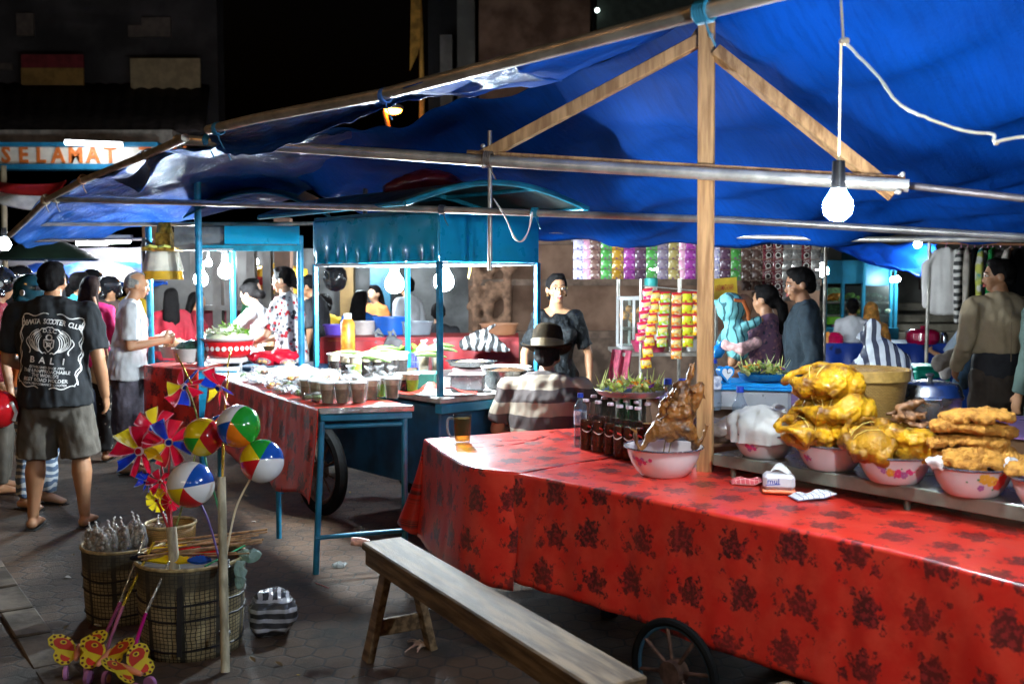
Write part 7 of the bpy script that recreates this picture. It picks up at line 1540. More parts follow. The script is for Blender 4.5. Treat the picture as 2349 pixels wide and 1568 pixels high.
for blobs in range(7):
    cx, cz, rr_ = rnd(-.08, .06), rnd(1.05, 1.25), rnd(.03, .055); vs = [V((cx, 0, cz))] + [V((cx + rr_ * (1 + .5 * noise.noise(V((a, blobs, 0)))) * math.cos(a * .449), 0, cz + rr_ * 1.2 * math.sin(a * .449))) for a in range(14)]; out = []
    for v in vs:
        h = bv4.ray_cast(V((v.x, 1.5, v.z)), V((0, -1, 0))); out.append(V((v.x, (h[0].y if h[0] else .12) + .004 + blobs * .0006, v.z)))
    b.add(out, [(0, i, i % 14 + 1) for i in range(1, 15)])
b.build('chest_print', mat('print_coral', (.65, .14, .09), .8), sh4, smooth=0)
# crowd behind
jk = mat('brown_jacket', (.06, .035, .03), .8, var=.3); cy_ = mat('cyan_shirt', (.03, .30, .36), .8, var=.2); dk_ = mat('dark_shirt', (.025, .025, .03), .8, var=.3); ye = mat('yellow_shirt', (.68, .42, .02), .8, var=.2); bl = mat('blue_shirt', (.01, .10, .38), .8, var=.25); rd_ = mat('red_shirt', (.32, .012, .025), .8, var=.3); wh = mat('white_shirt', (.66, .66, .70), .85, var=.12); jeans = mat('jeans_dark', (.02, .025, .04), .85, var=.3)
for lab, px, d, yw, H, kw in (('person in a black helmet far back between the heads', 212, 11.3, 3.0, 1.68, dict(hair='helmet', hairmat=hblack, top=dk_, sleeve='l')), ('rider with an open black helmet and brown jacket behind the grey shirted man', 252, 10.4, -2.6, 1.60, dict(hair='helmet', hairmat=hblack, top=jk, sleeve='l')),
                             ('dark haired man in a cyan shirt behind the magenta jacket', 180, 9.7, -.6, 1.66, dict(top=cy_)), ('pale shirted man walking behind the cyan shirt', 168, 10.4, -.3, 1.56, dict(top=wh)), ('dark haired head just left of the printed T-shirt man', 92, 9.2, -.2, 1.66, dict(top=jk)),
                             ('man in a cap far back above the teal helmet', 48, 11.5, 2.8, 1.72, dict(hair='helmet', hairmat=hblack, top=dk_)), ('long haired woman in a red shirt behind the left cart', 392, 10.2, .3, 1.50, dict(fem=True, hair='long', top=rd_, sleeve='l')), ('black haired diner in red leaning behind the left cart post', 448, 10.6, -1.2, 1.46, dict(fem=True, hair='long', top=rd_, sleeve='l'))):
    person(lab, pz(px, d), yw, H, bottom=jeans, vox=.016, group=g_, **kw)
for lab, px, d, yw, dz_, kw in (('seated diner in a yellow shirt seen from behind past the cart', 745, 11.2, .4, .12, dict(top=ye, fem=True, hair='low')), ('seated diner with long hair in a blue shirt seen from behind', 826, 10.8, -.2, .16, dict(top=bl, fem=True, hair='long')), ('dark seated diner behind the front cart post', 1005, 10.9, 0, .02, dict(top=dk_))):
    t, _a, _b = person(lab, pz(px, d) + V((0, 0, dz_)), yw, 1.66, sit=.36, bottom=jeans, vox=.016, group=g_, **kw)
    s = thing('plastic_stool', 'stool under the ' + lab.split(' seen')[0], 'stool', pz(px, d)); b = B(); b.box((0, 0, .42 + dz_), (.3, .3, .04), bev=.01); b.build('seat', rd_, s)
    for x in (-.12, .12):
        for y in (-.12, .12): b = B(); b.beam((x, y, 0), (x * .9, y * .9, .41 + dz_), .035, .035); b.build('leg', rd_, s)
person('cook in dark clothes bending over a counter behind the patterned dress', pz(722, 10.0), 1.4, 1.64, top=dk_, bottom=jeans, head=(0, -.5), vox=.014, group=g_)
for lab, px, d, yw, H, kw in (('woman in a pink blouse standing in the lit crowd behind the patterned dress', 700, 12.0, 2.2, 1.55, dict(fem=True, hair='low', top=mat('pink_blouse', (.55, .16, .22), .8), skin=skin_l)), ('man in a white shirt far behind the middle cart bulbs', 935, 11.6, 1.0, 1.62, dict(top=wh)), ('woman in an orange top far behind the blue shirted diner', 860, 12.0, 2.6, 1.52, dict(fem=True, hair='long', top=peach, skin=skin_l)), ('man in a green shirt at the back between the kiosk and the hall', 575, 10.9, -1.4, 1.6, dict(top=mat('green_shirt', (.05, .22, .10), .8))), ('child in a light shirt among the crowd behind the magenta jacket', 232, 9.8, -.3, 1.3, dict(top=wh)), ('man in a checked grey shirt by the white banner far left', 140, 12.5, 2.7, 1.68, dict(top=mat('grey_shirt', (.3, .32, .36), .8, var=.4, sc=30))), ('woman in a yellow jacket near the far tube lamps', 300, 12.8, 2.9, 1.6, dict(fem=True, hair='long', top=ye))):
    person(lab, pz(px, d), yw, H, bottom=jeans, vox=.018, group=g_, **kw)
# vendors at the left cart
geo = spots('geometric_dress', (.72, .70, .70), [(.02, .02, .03), (.50, .02, .03), (.25, .24, .26)], 13, .30, .8, soft=.02, dist=.05)
person('woman vendor in a white red and black patterned dress at the left cart', pz(668, 8.75), 1.25, 1.70, fem=True, skin=skin_l, hair='low', top=geo, sleeve='s', bottom=geo, bot='skirt', face=True, vox=.009, group=g_, lean=.05, head=(.2, -.1),
       pose=dict(LE=(-.22, .10, 1.12), LW=(-.06, .30, 1.06), RE=(.22, .08, 1.12), RW=(.08, .32, 1.05), RN=(0, 0, 1), LN=(0, 0, -1), RC=.9, LC=1.0))
person('woman vendor in a white top reaching far left over the vegetables', pz(607, 9.4), 1.35, 1.56, fem=True, skin=skin_l, hair='low', top=wh, sleeve='s', bottom=jeans, face=True, vox=.010, group=g_, lean=.12, head=(.0, -.35),
       pose=dict(LE=(-.20, .28, 1.15), LW=(-.16, .52, 1.17), RE=(.20, .22, 1.15), RW=(.12, .46, 1.16), LD=(0, 1, -.3), RD=(0, 1, -.3)))
# vendor behind the middle cart
lace = mat('black_lace', (.006, .007, .008), .6, spec=.2, var=.6, sc=40, bmp=.9, bsc=60)
t9, h9, q9 = person('woman vendor in glasses and a black lace top talking behind the middle cart', pz(1277, 7.3), math.pi + .12, 1.63, .88, fem=True, skin=skin_t, hair='low', top=lace, sleeve='s', bottom=jeans, face=True, mouth=.006, scoop=True, vox=.008, group=g_, head=(.05, .05), pose=dict(RE=(.25, 0, 1.1), LE=(-.25, 0, 1.1), RW=(.25, .05, .86), LW=(-.25, .05, .86)))
b = B(); b.T = h9
for s in (-1, 1):
    b.tube([(s * .033 + .024 * math.cos(a * .524), .108, .092 + .015 * math.sin(a * .524)) for a in range(13)], .0017, 5, False); b.tube([(s * .057, .107, .095), (s * .078, .02, .09)], .0014, 5)
b.tube([(-.009, .11, .096), (.009, .11, .096)], .0016, 5); b.build('glasses', mat('gold_wire', (.55, .40, .18), .25, .9), t9)
b = B(); b.T = h9; b.ball((.072, .0, .045), .008); b.ball((-.072, .0, .045), .008); b.build('earring', mat('gold_wire', (1, 1, 1)), t9)
# seated man in the hat
polo = None
def polo_mat():
    m, nt, bs = _mk('polo_stripe'); co = coords(nt); sp_ = N(nt, 'ShaderNodeSeparateXYZ'); nt.links.new(co, sp_.inputs[0])
    z = math_(nt, 'MULTIPLY_ADD', noise_(nt, co, 5, 2), .05, sp_.outputs[2]); f = math_(nt, 'LESS_THAN', math_(nt, 'FRACT', math_(nt, 'MULTIPLY_ADD', z, 6.4, .33)), .5)
    c = mixc(nt, f, (.25, .205, .15), (.045, .032, .029)); nt.links.new(c, bs.inputs['Base Color']); bs.inputs['Roughness'].default_value = .9; bump(nt, bs, noise_(nt, co, 160, 2), .2, .003); return m
t10, h10, q10 = person('man in a brown hat and striped polo seated, back turned, at the table end', pz(1250, 5.95), -.12, 1.62, 1.33, sit=.41, skin=skin_d, top=polo_mat(), sleeve='s', bottom=jeans, vox=.008, group=g_, lean=.15, head=(-.12, -.12), pose=dict(LE=(-.32, .06, 1.12), LW=(-.24, .26, 1.05), RE=(.30, .1, 1.12), RW=(.2, .3, 1.08)), shoes=flip)
ht = thing('straw_hat', 'brown felt hat with a straw band worn by the seated man', 'hat', t10.location + h10.translation); HMW = wmat(t10) @ h10
felt = mat('hat_felt', (.016, .011, .006), .9, spec=.05, var=.3, sc=20, bmp=.3, bsc=120)
b = B(); b.T = HMW @ Matrix.Translation((0, -.012, .135)) @ Matrix.Rotation(-.1, 4, 'X')
b.lathe([(.108, 0), (.108, .05), (.102, .11), (.088, .150), (.06, .166), (.03, .160), (.01, .156)], 36, sx=.95, sy=1.12, cap=True); b.build('crown', felt, ht, True)
def brim(u, v):
    a = 6.2832 * u; r_ = .1 + .068 * v; return HMW @ (Matrix.Translation((0, -.012, .135)) @ Matrix.Rotation(-.1, 4, 'X')) @ V((r_ * .96 * math.cos(a), r_ * 1.1 * math.sin(a), .004 - .02 * v * abs(math.sin(a)) + .026 * v * abs(math.cos(a)) ** 3 + .012 * (v > .9)))
b = B(); b.grid(brim, 48, 6); b.build('brim', felt, ht, True, smooth=80, solid=.005)
b = B(); b.T = HMW @ Matrix.Translation((0, -.012, .135)) @ Matrix.Rotation(-.1, 4, 'X'); b.lathe([(.1105, .004), (.1105, .06), (.1, .06), (.1, .004)], 36, sx=.96, sy=1.13, cap=False); b.build('band', stripes('straw_band', (.17, .11, .04), (.09, .055, .02), 'Z', 90, .5, .6, .4, bmp=.4), ht, True)
st_ = thing('low_stool', 'stool hidden under the man in the brown hat', 'stool', pz(1250, 5.95)); b = B(); b.box((0, 0, .30), (.34, .3, .04), bev=.008); b.build('seat', bench_wood, st_)
for x in (-.13, .13):
    for y in (-.1, .1): b = B(); b.beam((x, y, 0), (x, y, .29), .035, .035); b.build('leg', bench_wood, st_)
# mother, baby and men at right
plaid = spots('plaid_blouse', (.20, .10, .16), [(.05, .05, .09), (.36, .18, .20)], 24, .3, .8, soft=.1, dist=.5)
t11, h11, q11 = person('mother in a plaid blouse with tied hair carrying the baby', pz(1762, 7.1), .75, 1.55, fem=True, hair='tail', top=plaid, sleeve='s', bottom=mat('blue_wrap', (.01, .03, .25), .8, var=.3), bot='skirt', vox=.010, group=g_, head=(.2, -.05), pose=dict(LE=(-.25, .08, 1.12), LW=(-.12, .28, 1.03), RE=(.24, .04, 1.1), RW=(.02, .28, 1.0), LN=(0, 0, 1)))
teal = stripes('baby_zebra', (.20, .55, .56), (.02, .08, .10), 'X', 22, .76, .9, 2.6)
by = thing('person', 'baby in a turquoise striped hooded jacket held by the mother', 'person', P(1690, 745, 6.85), 0, g_); b = B(); S = lambda x, y, z=0: P(x, y, 6.85 + z)
b.sweep([S(1692, 800), S(1688, 770), S(1683, 742)], [.085, .085, .07]); b.sweep([S(1700, 752, -.05), S(1725, 742, -.05), S(1740, 735, -.04)], [.036, .034, .03]); b.sweep([S(1672, 755), S(1658, 770), S(1652, 782)], [.034, .03, .026]); b.ball(S(1676, 705), (.10, .10, .105), 20, 14); b.ball(S(1642, 694), (.022, .02, .022))
b.blob('jacket', teal, .009, by, True, 2, lambda c: .007 * noise.noise(c * 24))
b = B(); b.ball(S(1704, 702, .04), (.07, .07, .085), 18, 12); b.ball(S(1655, 787), .022); b.ball(S(1745, 733, -.04), .022); b.sweep([S(1690, 770), S(1690, 795), S(1680, 830)], [.05, .05, .035]); b.sweep([S(1690, 770), S(1688, 740), S(1704, 702, .04)], .04 and [.04, .04, .05]); b.sweep([S(1688, 745), S(1672, 765), S(1655, 787)], [.025, .02, .02]); b.sweep([S(1690, 750), S(1715, 744, -.04), S(1745, 733, -.04)], [.025, .02, .02]); b.blob('body', skin_t, .009, by, True, 2)
b = B(); b.sweep([S(1668, 790, -.02), S(1700, 800, -.06), S(1735, 785, -.04)], [.045, .055, .042]); b.blob('trousers', mat('baby_pink', (.62, .36, .34), .8, var=.35, sc=30), .01, by, True, 2)
b = B(); b.tube([S(1684, 688, -.09), S(1705, 690, -.09), S(1716, 715, -.07), S(1718, 740, -.05)], [.012, .016, .016, .01], 8); b.build('hood_trim', mat('hood_rust', (.36, .09, .02), .7), by, True)
t = thing('toy_balloon', 'small blue foil toy dangling under the baby', 'toy', S(1645, 806)); b = B(); b.ball((0, 0, 0), (.05, .03, .05)); b.ball((.03, 0, .06), (.04, .03, .03)); b.jitter(.012, 20); b.build('toy', mat('toy_blue', (.01, .2, .55), .35), t)
navyk = mat('navy_sweater', (.018, .03, .04), .9, var=.2, sc=20, bmp=.25, bsc=140)
person('man in a navy sweater walking left behind the chickens', pz(1845, 6.75), 1.45, 1.67, 1.02, skin=skin_d, top=navyk, sleeve='l', bottom=jeans, vox=.009, group=g_, face=True, head=(.05, -.12), pose=dict(LE=(-.22, -.04, 1.1), LW=(-.22, .10, .88), RE=(.22, -.06, 1.1), RW=(.22, .02, .86)))
beigej = mat('beige_jacket', (.40, .30, .19), .75, var=.15, sc=5, bmp=.2, bsc=80); brownp = mat('brown_trousers', (.055, .04, .03), .85, var=.3)
t14, h14, q14 = person('man in a beige collared jacket turning his head left by the clothes rack', pz(2296, 6.9), .1, 1.73, 1.12, skin=skin_d, top=beigej, sleeve='l', bottom=brownp, vox=.009, group=g_, face=True, head=(1.15, 0), toplen=.98, pose=dict(LE=(-.28, -.06, 1.13), LW=(-.24, .1, .96), RE=(.36, .06, 1.2), RW=(.30, .26, 1.28)))
b = B(); b.sweep([V((0, 0, .93)) * 1.02, V((0, 0, 1.02)) * 1.02], [(.185, .145), (.185, .145)], n=20); b.blob('undershirt', dk_, .012, t14, False, 2)
b = B()
for z in (1.0, 1.08, 1.16, 1.24, 1.32): pass
b.tube([(0, -.146, 1.04), (0, -.142, 1.2), (0, -.135, 1.38)], .003, 5); b.build('back_seam', mat('seam', (.25, .18, .11), .8), t14)
person('person in grey green trousers cut by the right edge of the photo', pz(2425, 6.4), .3, 1.7, 1.05, top=mat('teal_grey', (.10, .15, .13), .8, var=.2), sleeve='l', bottom=mat('grey_green', (.13, .17, .14), .85, var=.2), vox=.012, group=g_)
for lab, px, d, yw, dz_, kw in (('diner in a white T-shirt seated with back turned near the far right cart', 1958, 12.3, -.3, .08, dict(top=wh, hair='low', fem=True)), ('diner in a pale blue shirt leaning an arm on the far blue table', 2222, 11.6, .9, .02, dict(top=mat('pale_blue', (.45, .55, .66), .85), hair='short', pose=dict(LE=(-.22, .2, 1.05), LW=(-.1, .38, 1.12))))):
    person(lab, pz(px, d) + V((0, 0, dz_)), yw, 1.62, sit=.36, bottom=jeans, vox=.016, group=g_, **kw)
t, hh, _q = person('diner in an orange patterned headscarf beside the white T-shirt', pz(2000, 12.5) + V((0, 0, .04)), -.2, 1.6, sit=.36, fem=True, hair='none', top=mat('scarf_orange', (.60, .26, .05), .8, var=.4, sc=20), bottom=jeans, vox=.016, group=g_)
b = B(); b.T = hh; b.ball((0, -.01, .11), (.095, .11, .11)); b.sweep([(0, -.03, .08), (0, -.05, -.02), (0, -.05, -.12)], [(.1, .09), (.11, .09), (.15, .1)]); b.blob('headscarf', mat('scarf_orange', (1, 1, 1)), .015, t, False, 2)
# ================= SACHET STALL, FAR CART, CLOTHES RACK =================
def sach_mat(key, c, c2, c3): return spots(key, c, [c2, c3], 26, .26, .25, soft=.1, dist=.5)
SM = {'lav': sach_mat('sachet_lavender', (.62, .56, .74), (.14, .14, .5), (.8, .8, .85)), 'pnk': sach_mat('sachet_pink', (.75, .38, .52), (.85, .7, .75), (.6, .12, .3)), 'brn': sach_mat('sachet_brown', (.20, .11, .09), (.07, .03, .05), (.5, .42, .38)), 'grn': sach_mat('sachet_green', (.07, .30, .06), (.2, .06, .2), (.4, .6, .4)), 'gld': sach_mat('sachet_gold', (.42, .22, .02), (.16, .06, .16), (.7, .55, .3)), 'pur': sach_mat('sachet_purple', (.32, .05, .28), (.16, .02, .2), (.6, .4, .6)), 'dpl': sach_mat('sachet_plum', (.12, .06, .10), (.05, .02, .06), (.5, .45, .5)), 'mau': sach_mat('sachet_mauve', (.26, .20, .25), (.12, .1, .25), (.5, .48, .5)), 'olv': sach_mat('sachet_olive', (.34, .26, .09), (.14, .06, .14), (.6, .55, .4)), 'cof': sach_mat('sachet_coffee', (.09, .05, .04), (.35, .3, .26), (.04, .02, .02)), 'red': sach_mat('sachet_maroon', (.14, .02, .03), (.5, .4, .36), (.03, .01, .01)), 'sil': mat('sachet_silver', (.5, .47, .44), .25, .6, var=.3, sc=25, bmp=.6, bsc=40),
      'mag': sach_mat('sachet_magenta', (.50, .02, .12), (.75, .5, .55), (.2, .02, .08)), 'yel': sach_mat('sachet_yellow', (.70, .40, .02), (.50, .04, .02), (.8, .7, .4)), 'lim': sach_mat('sachet_lime', (.30, .45, .02), (.6, .65, .55), (.45, .05, .05)), 'org': sach_mat('sachet_orange', (.62, .20, .03), (.75, .6, .3), (.5, .03, .03)), 'ylm': sach_mat('sachet_yellow_green', (.50, .48, .02), (.45, .04, .02), (.3, .45, .05))}
_sm = {}
def sachet_mesh(k, w_, h_):
    if (k, w_, h_) not in _sm:
        b = B(); fan = k in ('mag', 'yel', 'lim', 'org', 'ylm'); b.grid(lambda u, v: V(((u - .5) * w_, -.012 * (math.sin(math.pi * u) * math.sin(math.pi * v)) ** .7 - .003 * noise.noise(V((u * 6, v * 6, w_ * 40))), (v - .5) * h_)), 12, 10, lambda u, v: (u, v))
        b.add([(-w_ / 2, .004, -h_ / 2), (w_ / 2, .004, -h_ / 2), (w_ / 2, .004, h_ / 2), (-w_ / 2, .004, h_ / 2)], [(3, 2, 1, 0)], [(0, 0)] * 4)
        mt_ = SM[k]
        if fan:
            mt_ = [SM[k], mat('sachet_band', (.45, .02, .03), .3), mat('sachet_window', (.62, .58, .46), .3, var=.5, sc=40, col2=(.75, .5, .12))]
            b.mi = [1 if f_ // 12 > 7 else (2 if 2 < f_ // 12 < 7 and 0 < f_ % 12 < 11 and k != 'ylm' else 0) for f_ in range(120)] + [0]
        if k == 'red':
            mt_ = [SM[k], mat('cup_ring', (.6, .55, .5), .4), mat('cup_coffee', (.02, .01, .008), .3)]
            for m_, r_, y_ in ((1, .024, -.0145), (2, .017, -.0155)): b.m = m_; b.add([(r_ * math.cos(a * .5236), y_, -.008 + r_ * math.sin(a * .5236)) for a in range(12)], [tuple(range(12))], [(0, 0)] * 12)
            vs, fs = text('ABC', .022, 1.1, .01); b.m = 1; b.add([V((v.x, -.012, v.y + .028)) for v in vs], fs, [(0, 0)] * len(vs))
        o = b.build('sachet', mt_, None, smooth=70); _sm[(k, w_, h_)] = o.data; bpy.data.objects.remove(o)
    return _sm[(k, w_, h_)]
cname = dict(lav='lavender', pnk='pink', brn='brown', grn='green', gld='gold', pur='purple', dpl='plum', mau='mauve', olv='olive', cof='coffee coloured', red='maroon', sil='silver', mag='magenta', yel='yellow', lim='lime and white', org='orange', ylm='yellow green')
def strip(label, p, k, w_, h_, n, lean_=(0, 0), rz=0, g=None):
    t = thing('sachet_strip', label, 'sachets', p, rz, g)
    for i in range(n):
        o = bpy.data.objects.new('sachet', sachet_mesh(k, w_, h_ * .95)); COL.objects.link(o); o.parent = t; o.location = (lean_[0] * i, lean_[1] * i + rnd(-.004, .004), -h_ * (i + .5)); o.rotation_euler = (rnd(-.12, .12), math.atan2(lean_[0], h_) * .9, rnd(-.1, .1))
    return t
gA = 'sachet strips hanging in the long row'; dS = 8.35
rowA = [(1328, 'lav', 'leftmost'), (1347, 'pnk', 'narrow second'), (1364, 'brn', 'third'), (1391, 'grn', 'fourth'), (1417, 'gld', 'fifth'), (1444, 'pur', 'sixth'), (1470, 'dpl', 'seventh'), (1495, 'grn', 'eighth'), (1521, 'mau', 'ninth'), (1547, 'olv', 'tenth'), (1566, 'pnk', 'eleventh'), (1584, 'pur', 'last, left of the timber post,')]
for px, k, w in rowA: strip('strip of %s sachets, %s in the row left of post' % (cname[k], w), P(px, 549, dS), k, (.062 if k == 'pnk' else .092), .083, 4, (0, 0), rnd(-.05, .05), gA)
rowB = [(1640, 'lav', 4, 'first'), (1664, 'dpl', 4, 'second'), (1689, 'grn', 4, 'third'), (1714, 'cof', 5, 'fourth'), (1738, 'cof', 6, 'fifth'), (1762, 'red', 6, 'sixth'), (1785, 'red', 6, 'seventh'), (1806, 'sil', 6, 'eighth'), (1828, 'sil', 6, 'ninth'), (1850, 'red', 5, 'tenth'), (1872, 'sil', 5, 'last')]
for px, k, n, w in rowB: strip('strip of %s sachets, %s in the row right of the timber post' % (cname[k], w), P(px, 547, dS - .1), k, .084, .086, n, (0, 0), rnd(-.05, .05), gA)
gB = 'sachet strips in the fanned bunch'; dB = 7.4
for x0, y0, k, n, lx, w in ((1487, 660, 'mag', 5, -.013, 'leftmost'), (1504, 666, 'yel', 7, -.011, 'second'), (1527, 668, 'lim', 5, -.006, 'third'), (1553, 670, 'org', 6, 0, 'middle'), (1576, 668, 'ylm', 5, .003, 'fifth'), (1596, 668, 'yel', 4, .007, 'last')):
    strip('strip of %s sachets, %s in the fanned bunch' % (cname[k], w), P(x0, y0, dB), k, .078, .083, n, (lx, 0), 0, gB)
rk = thing('sachet_rack', 'steel frame carrying the hanging rows of sachets', 'rack', pz(1500, 8.45))
for px, y0, d in ((1418, 640, 8.45), (1560, 560, 8.9), (1645, 545, 8.4), (1895, 545, 8.4)): b = B(); p = P(px, y0, d); b.cyl((p.x, d, 0), p, .015); b.build('upright', steel, rk, True)
b = B(); b.cyl(P(1310, 551, 8.42), P(1900, 546, 8.3), .012); b.build('rail', steel, rk, True); b = B(); p = P(1471, 655, 7.45); b.cyl((p.x, 7.45, 0), P(1471, 640, 7.45), .013); b.cyl(P(1471, 655, 7.45), P(1612, 668, 7.45), .004); b.build('rail', steel, rk, True)
tbx = thing('snack_table', 'steel table of jars below the fanned sachets', 'table', pz(1510, 7.8)); b = B(); p, q = P(1415, 813, 7.5), P(1640, 813, 7.5); b.box(((p.x + q.x) / 2, 7.85, p.z), (q.x - p.x, .7, .025)); b.build('top', steel, tbx, True)
for px in (1440, 1630): b = B(); r_ = P(px, 813, 7.6); b.cyl((r_.x, 7.6, 0), r_, .016); b.build('leg', steel, tbx, True)
tz = P(1415, 813, 7.5).z + .014
b = B(); t = thing('pink_cloth', 'pink cloth hanging from the left corner of the snack table', 'cloth', P(1420, 830, 7.5)); a0, a1 = P(1404, 800, 7.55), P(1448, 803, 7.5)
b.grid(lambda u, v: a0.lerp(a1, u) + V((-.04 * v, -.03 + .03 * math.sin(u * 12), -.29 * v)), 24, 10); b.build('cloth', mat('cloth_pink', (.55, .10, .16), .7, var=.25, sc=20, tl=.2), t, True, smooth=80, solid=.004)
pb_ = thing('pink_basket', 'pink plastic basket on the snack table', 'basket', V((P(1490, 800, 7.6).x, 7.62, tz))); b = B(); b.lathe([(.01, 0), (.10, 0), (.13, .085), (.14, .088), (.125, .085), (.095, .01), (.01, .01)], 24, sx=1.1, sy=.8); b.build('basket', mat('basket_pink', (.72, .10, .20), .35, tl=.3), pb_)
for i, (px, h_, r_, m_, lab) in enumerate(((1512, .16, .035, white, 'white jar standing in the pink basket'), (1524, .2, .03, mat('jar_cream', (.7, .6, .5), .4), 'cream jar at the right of the pink basket'), (1548, .24, .04, white, 'tall white canister behind the orange sachets'), (1585, .12, .075, white, 'squat white tub at the right of the snack table'), (1495, .55, .07, mat('jar_peach', (.8, .62, .5), .4), 'big pale jug on the shelf behind the fanned sachets'))):
    t = thing('jar', lab, 'jar', V((P(px, 800, 7.75).x, 7.72 + .1 * (i == 4), tz)), 0, 'jars on the snack table'); b = B(); b.lathe([(.005, 0), (r_, 0), (r_, h_ * .75), (r_ * .7, h_ * .85), (r_ * .7, h_), (.005, h_)], 20); b.build('jar', m_, t)
    b = B(); b.lathe([(r_ * .75, h_ * .9), (r_ * .75, h_ * 1.02), (.004, h_ * 1.03)], 18); b.build('lid', mat('lid_teal', (.05, .45, .42), .4) if i == 4 else white, t)
sc_ = thing('glass_showcase', 'small white framed glass showcase left of the fanned sachets', 'showcase', pz(1455, 8.0)); x0, x1 = P(1426, 700, 7.9).x, P(1500, 700, 7.9).x; z0, z1 = tz, P(1426, 681, 7.9).z
b = B()
for x in (x0, (x0 + x1) / 2 - .03, x1): 
    for y in (7.9, 8.2): b.beam((x, y, z0), (x, y, z1), .02, .02)
for z in (z0 + .01, z1 - .012): b.box(((x0 + x1) / 2, 8.05, z), (x1 - x0, .34, .025))
b.build('frame', white, sc_, True); b = B(); b.box(((x0 + x1) / 2, 7.9, (z0 + z1) / 2), (x1 - x0 - .03, .006, z1 - z0 - .05)); b.build('pane', clear('pane_glass', (.85, .92, .88), .05, .8, .2), sc_, True)
b = B(); b.box(((x0 + x1) / 2, 8.05, (z0 + z1) / 2 - .05), (x1 - x0 - .05, .26, .015)); b.build('shelf', steel, sc_, True)
t = thing('snacks', 'yellow snacks on the shelf inside the glass showcase', 'snacks', ((x0 + x1) / 2, 8.05, (z0 + z1) / 2)); b = B()
for i in range(9): b.ball((rnd(-.1, .1), rnd(-.08, .08), rnd(0, .12)), rnd(.025, .04), 8, 6)
b.build('snacks', snack[1], t)
ys = thing('stall_sign', 'yellow sign with thin red capitals beside the timber post', 'sign', P(1662, 660, 7.9)); b = B(); b.T = Matrix.Translation(P(1662, 662, 7.95)) @ Matrix.Rotation(R(-4), 4, 'Y'); b.box((0, 0, 0), (.20, .01, .17)); b.build('board', mat('sign_yellow', (.70, .46, .03), .5), ys, True)
vs, fs = text('KASSAMATA NARI', .042, .42, .004); b = B(); b.T = Matrix.Translation(P(1662, 660, 7.93)) @ Matrix.Rotation(R(-4), 4, 'Y') @ Matrix.Rotation(R(90), 4, 'X'); b.add([V((v.x, v.y * 1.6, .0)) for v in vs], fs); b.build('lettering', mat('sign_red', (.5, .03, .03), .5), ys, True, smooth=0)
for px, py, d, lab in ((212, 557, 14.6, 'lit tube lamp under the far blue tarp at left'), (262, 553, 14.4, 'second lit tube lamp under the far blue tarp')):
    t = thing('tube_lamp', lab, 'lamp', P(px, py, d)); c = B(); c.cyl((-.22, 0, 0), (.22, 0, .01), .035); c.build('tube', glow('tube_far', (.9, .93, 1), 260), t); c = B(); c.box((0, 0, .06), (.5, .1, .05)); c.build('housing', white, t)
bulb('bright bulb at the left edge under the low tarp', P(10, 560, 9.3), .055, 520, [P(10, 560, 9.3) + V((0, 0, .14)), P(16, 540, 9.3)])
bulb('added bulb brightening the grey kiosk behind the left cart', P(585, 600, 11.9), .04, 170, None)  # unseen source, added to lift the dark kiosk and far stalls
bulb('added bulb brightening the diners behind the middle cart', P(800, 590, 11.5), .045, 850, None)  # added fill for the hall wall and crowd, no bulb seen here
bulb('added bulb brightening the far dining table by the clothes rack', P(2105, 560, 11.4), .04, 620, None)  # added to light garments, hall wall and far cart; source unseen
bulb('bulb glowing behind the long row of sachets', P(1500, 618, 8.75), .035, 420, None)
bulb('white glowing bulb at the left of the far right cart', P(1886, 620, 8.9), .055, 520, [P(1886, 600, 8.9), P(1886, 560, 8.9)])
# far right cart
fx = thing('glass_cart', 'sky blue glass sided food cart far behind the navy sweater', 'cart', pz(1965, 13.8)); sky_ = mat('sky_paint', (.05, .40, .62), .4, var=.15, sc=4); dq = 13.6
b = B(); quad_box(b, 1888, 597, 1984, 650, dq, .04); b.build('sign_panel', sky_, fx, True); b = B(); quad_box(b, 1984, 590, 2052, 655, dq + .25, .04); b.build('side_panel', bluep, fx, True)
b = B(); quad_box(b, 1975, 570, 2075, 592, dq + .1, .8); b.build('roof', mat('roof_cyan_dark', (.01, .12, .18)), fx, True)
for px in (1894, 1934, 1982, 2045, 2056): b = B(); quad_box(b, px - 5, 600, px + 5, 775, dq - .02 + .2 * (px > 2000), .06); b.build('post', sky_, fx, True)
b = B(); quad_box(b, 1888, 752, 2062, 775, dq - .3, .8); b.build('counter', sky_, fx, True); b = B(); quad_box(b, 1890, 775, 2060, 860, dq, .6); b.build('body', bluep, fx, True)
b = B(); quad_box(b, 1940, 655, 2040, 750, dq + .02, .008); b.build('pane', clear('pane_glass', (1, 1, 1)), fx, True)
for y in (692, 722): b = B(); quad_box(b, 1895, y, 2040, y + 4, dq + .1, .35); b.build('shelf', steel, fx, True)
b = B(); quad_box(b, 1895, 660, 1935, 750, dq + .5, .02); b.build('lining', mat('leaf_wall', (.06, .13, .05), .8, var=.6, sc=30), fx, True)
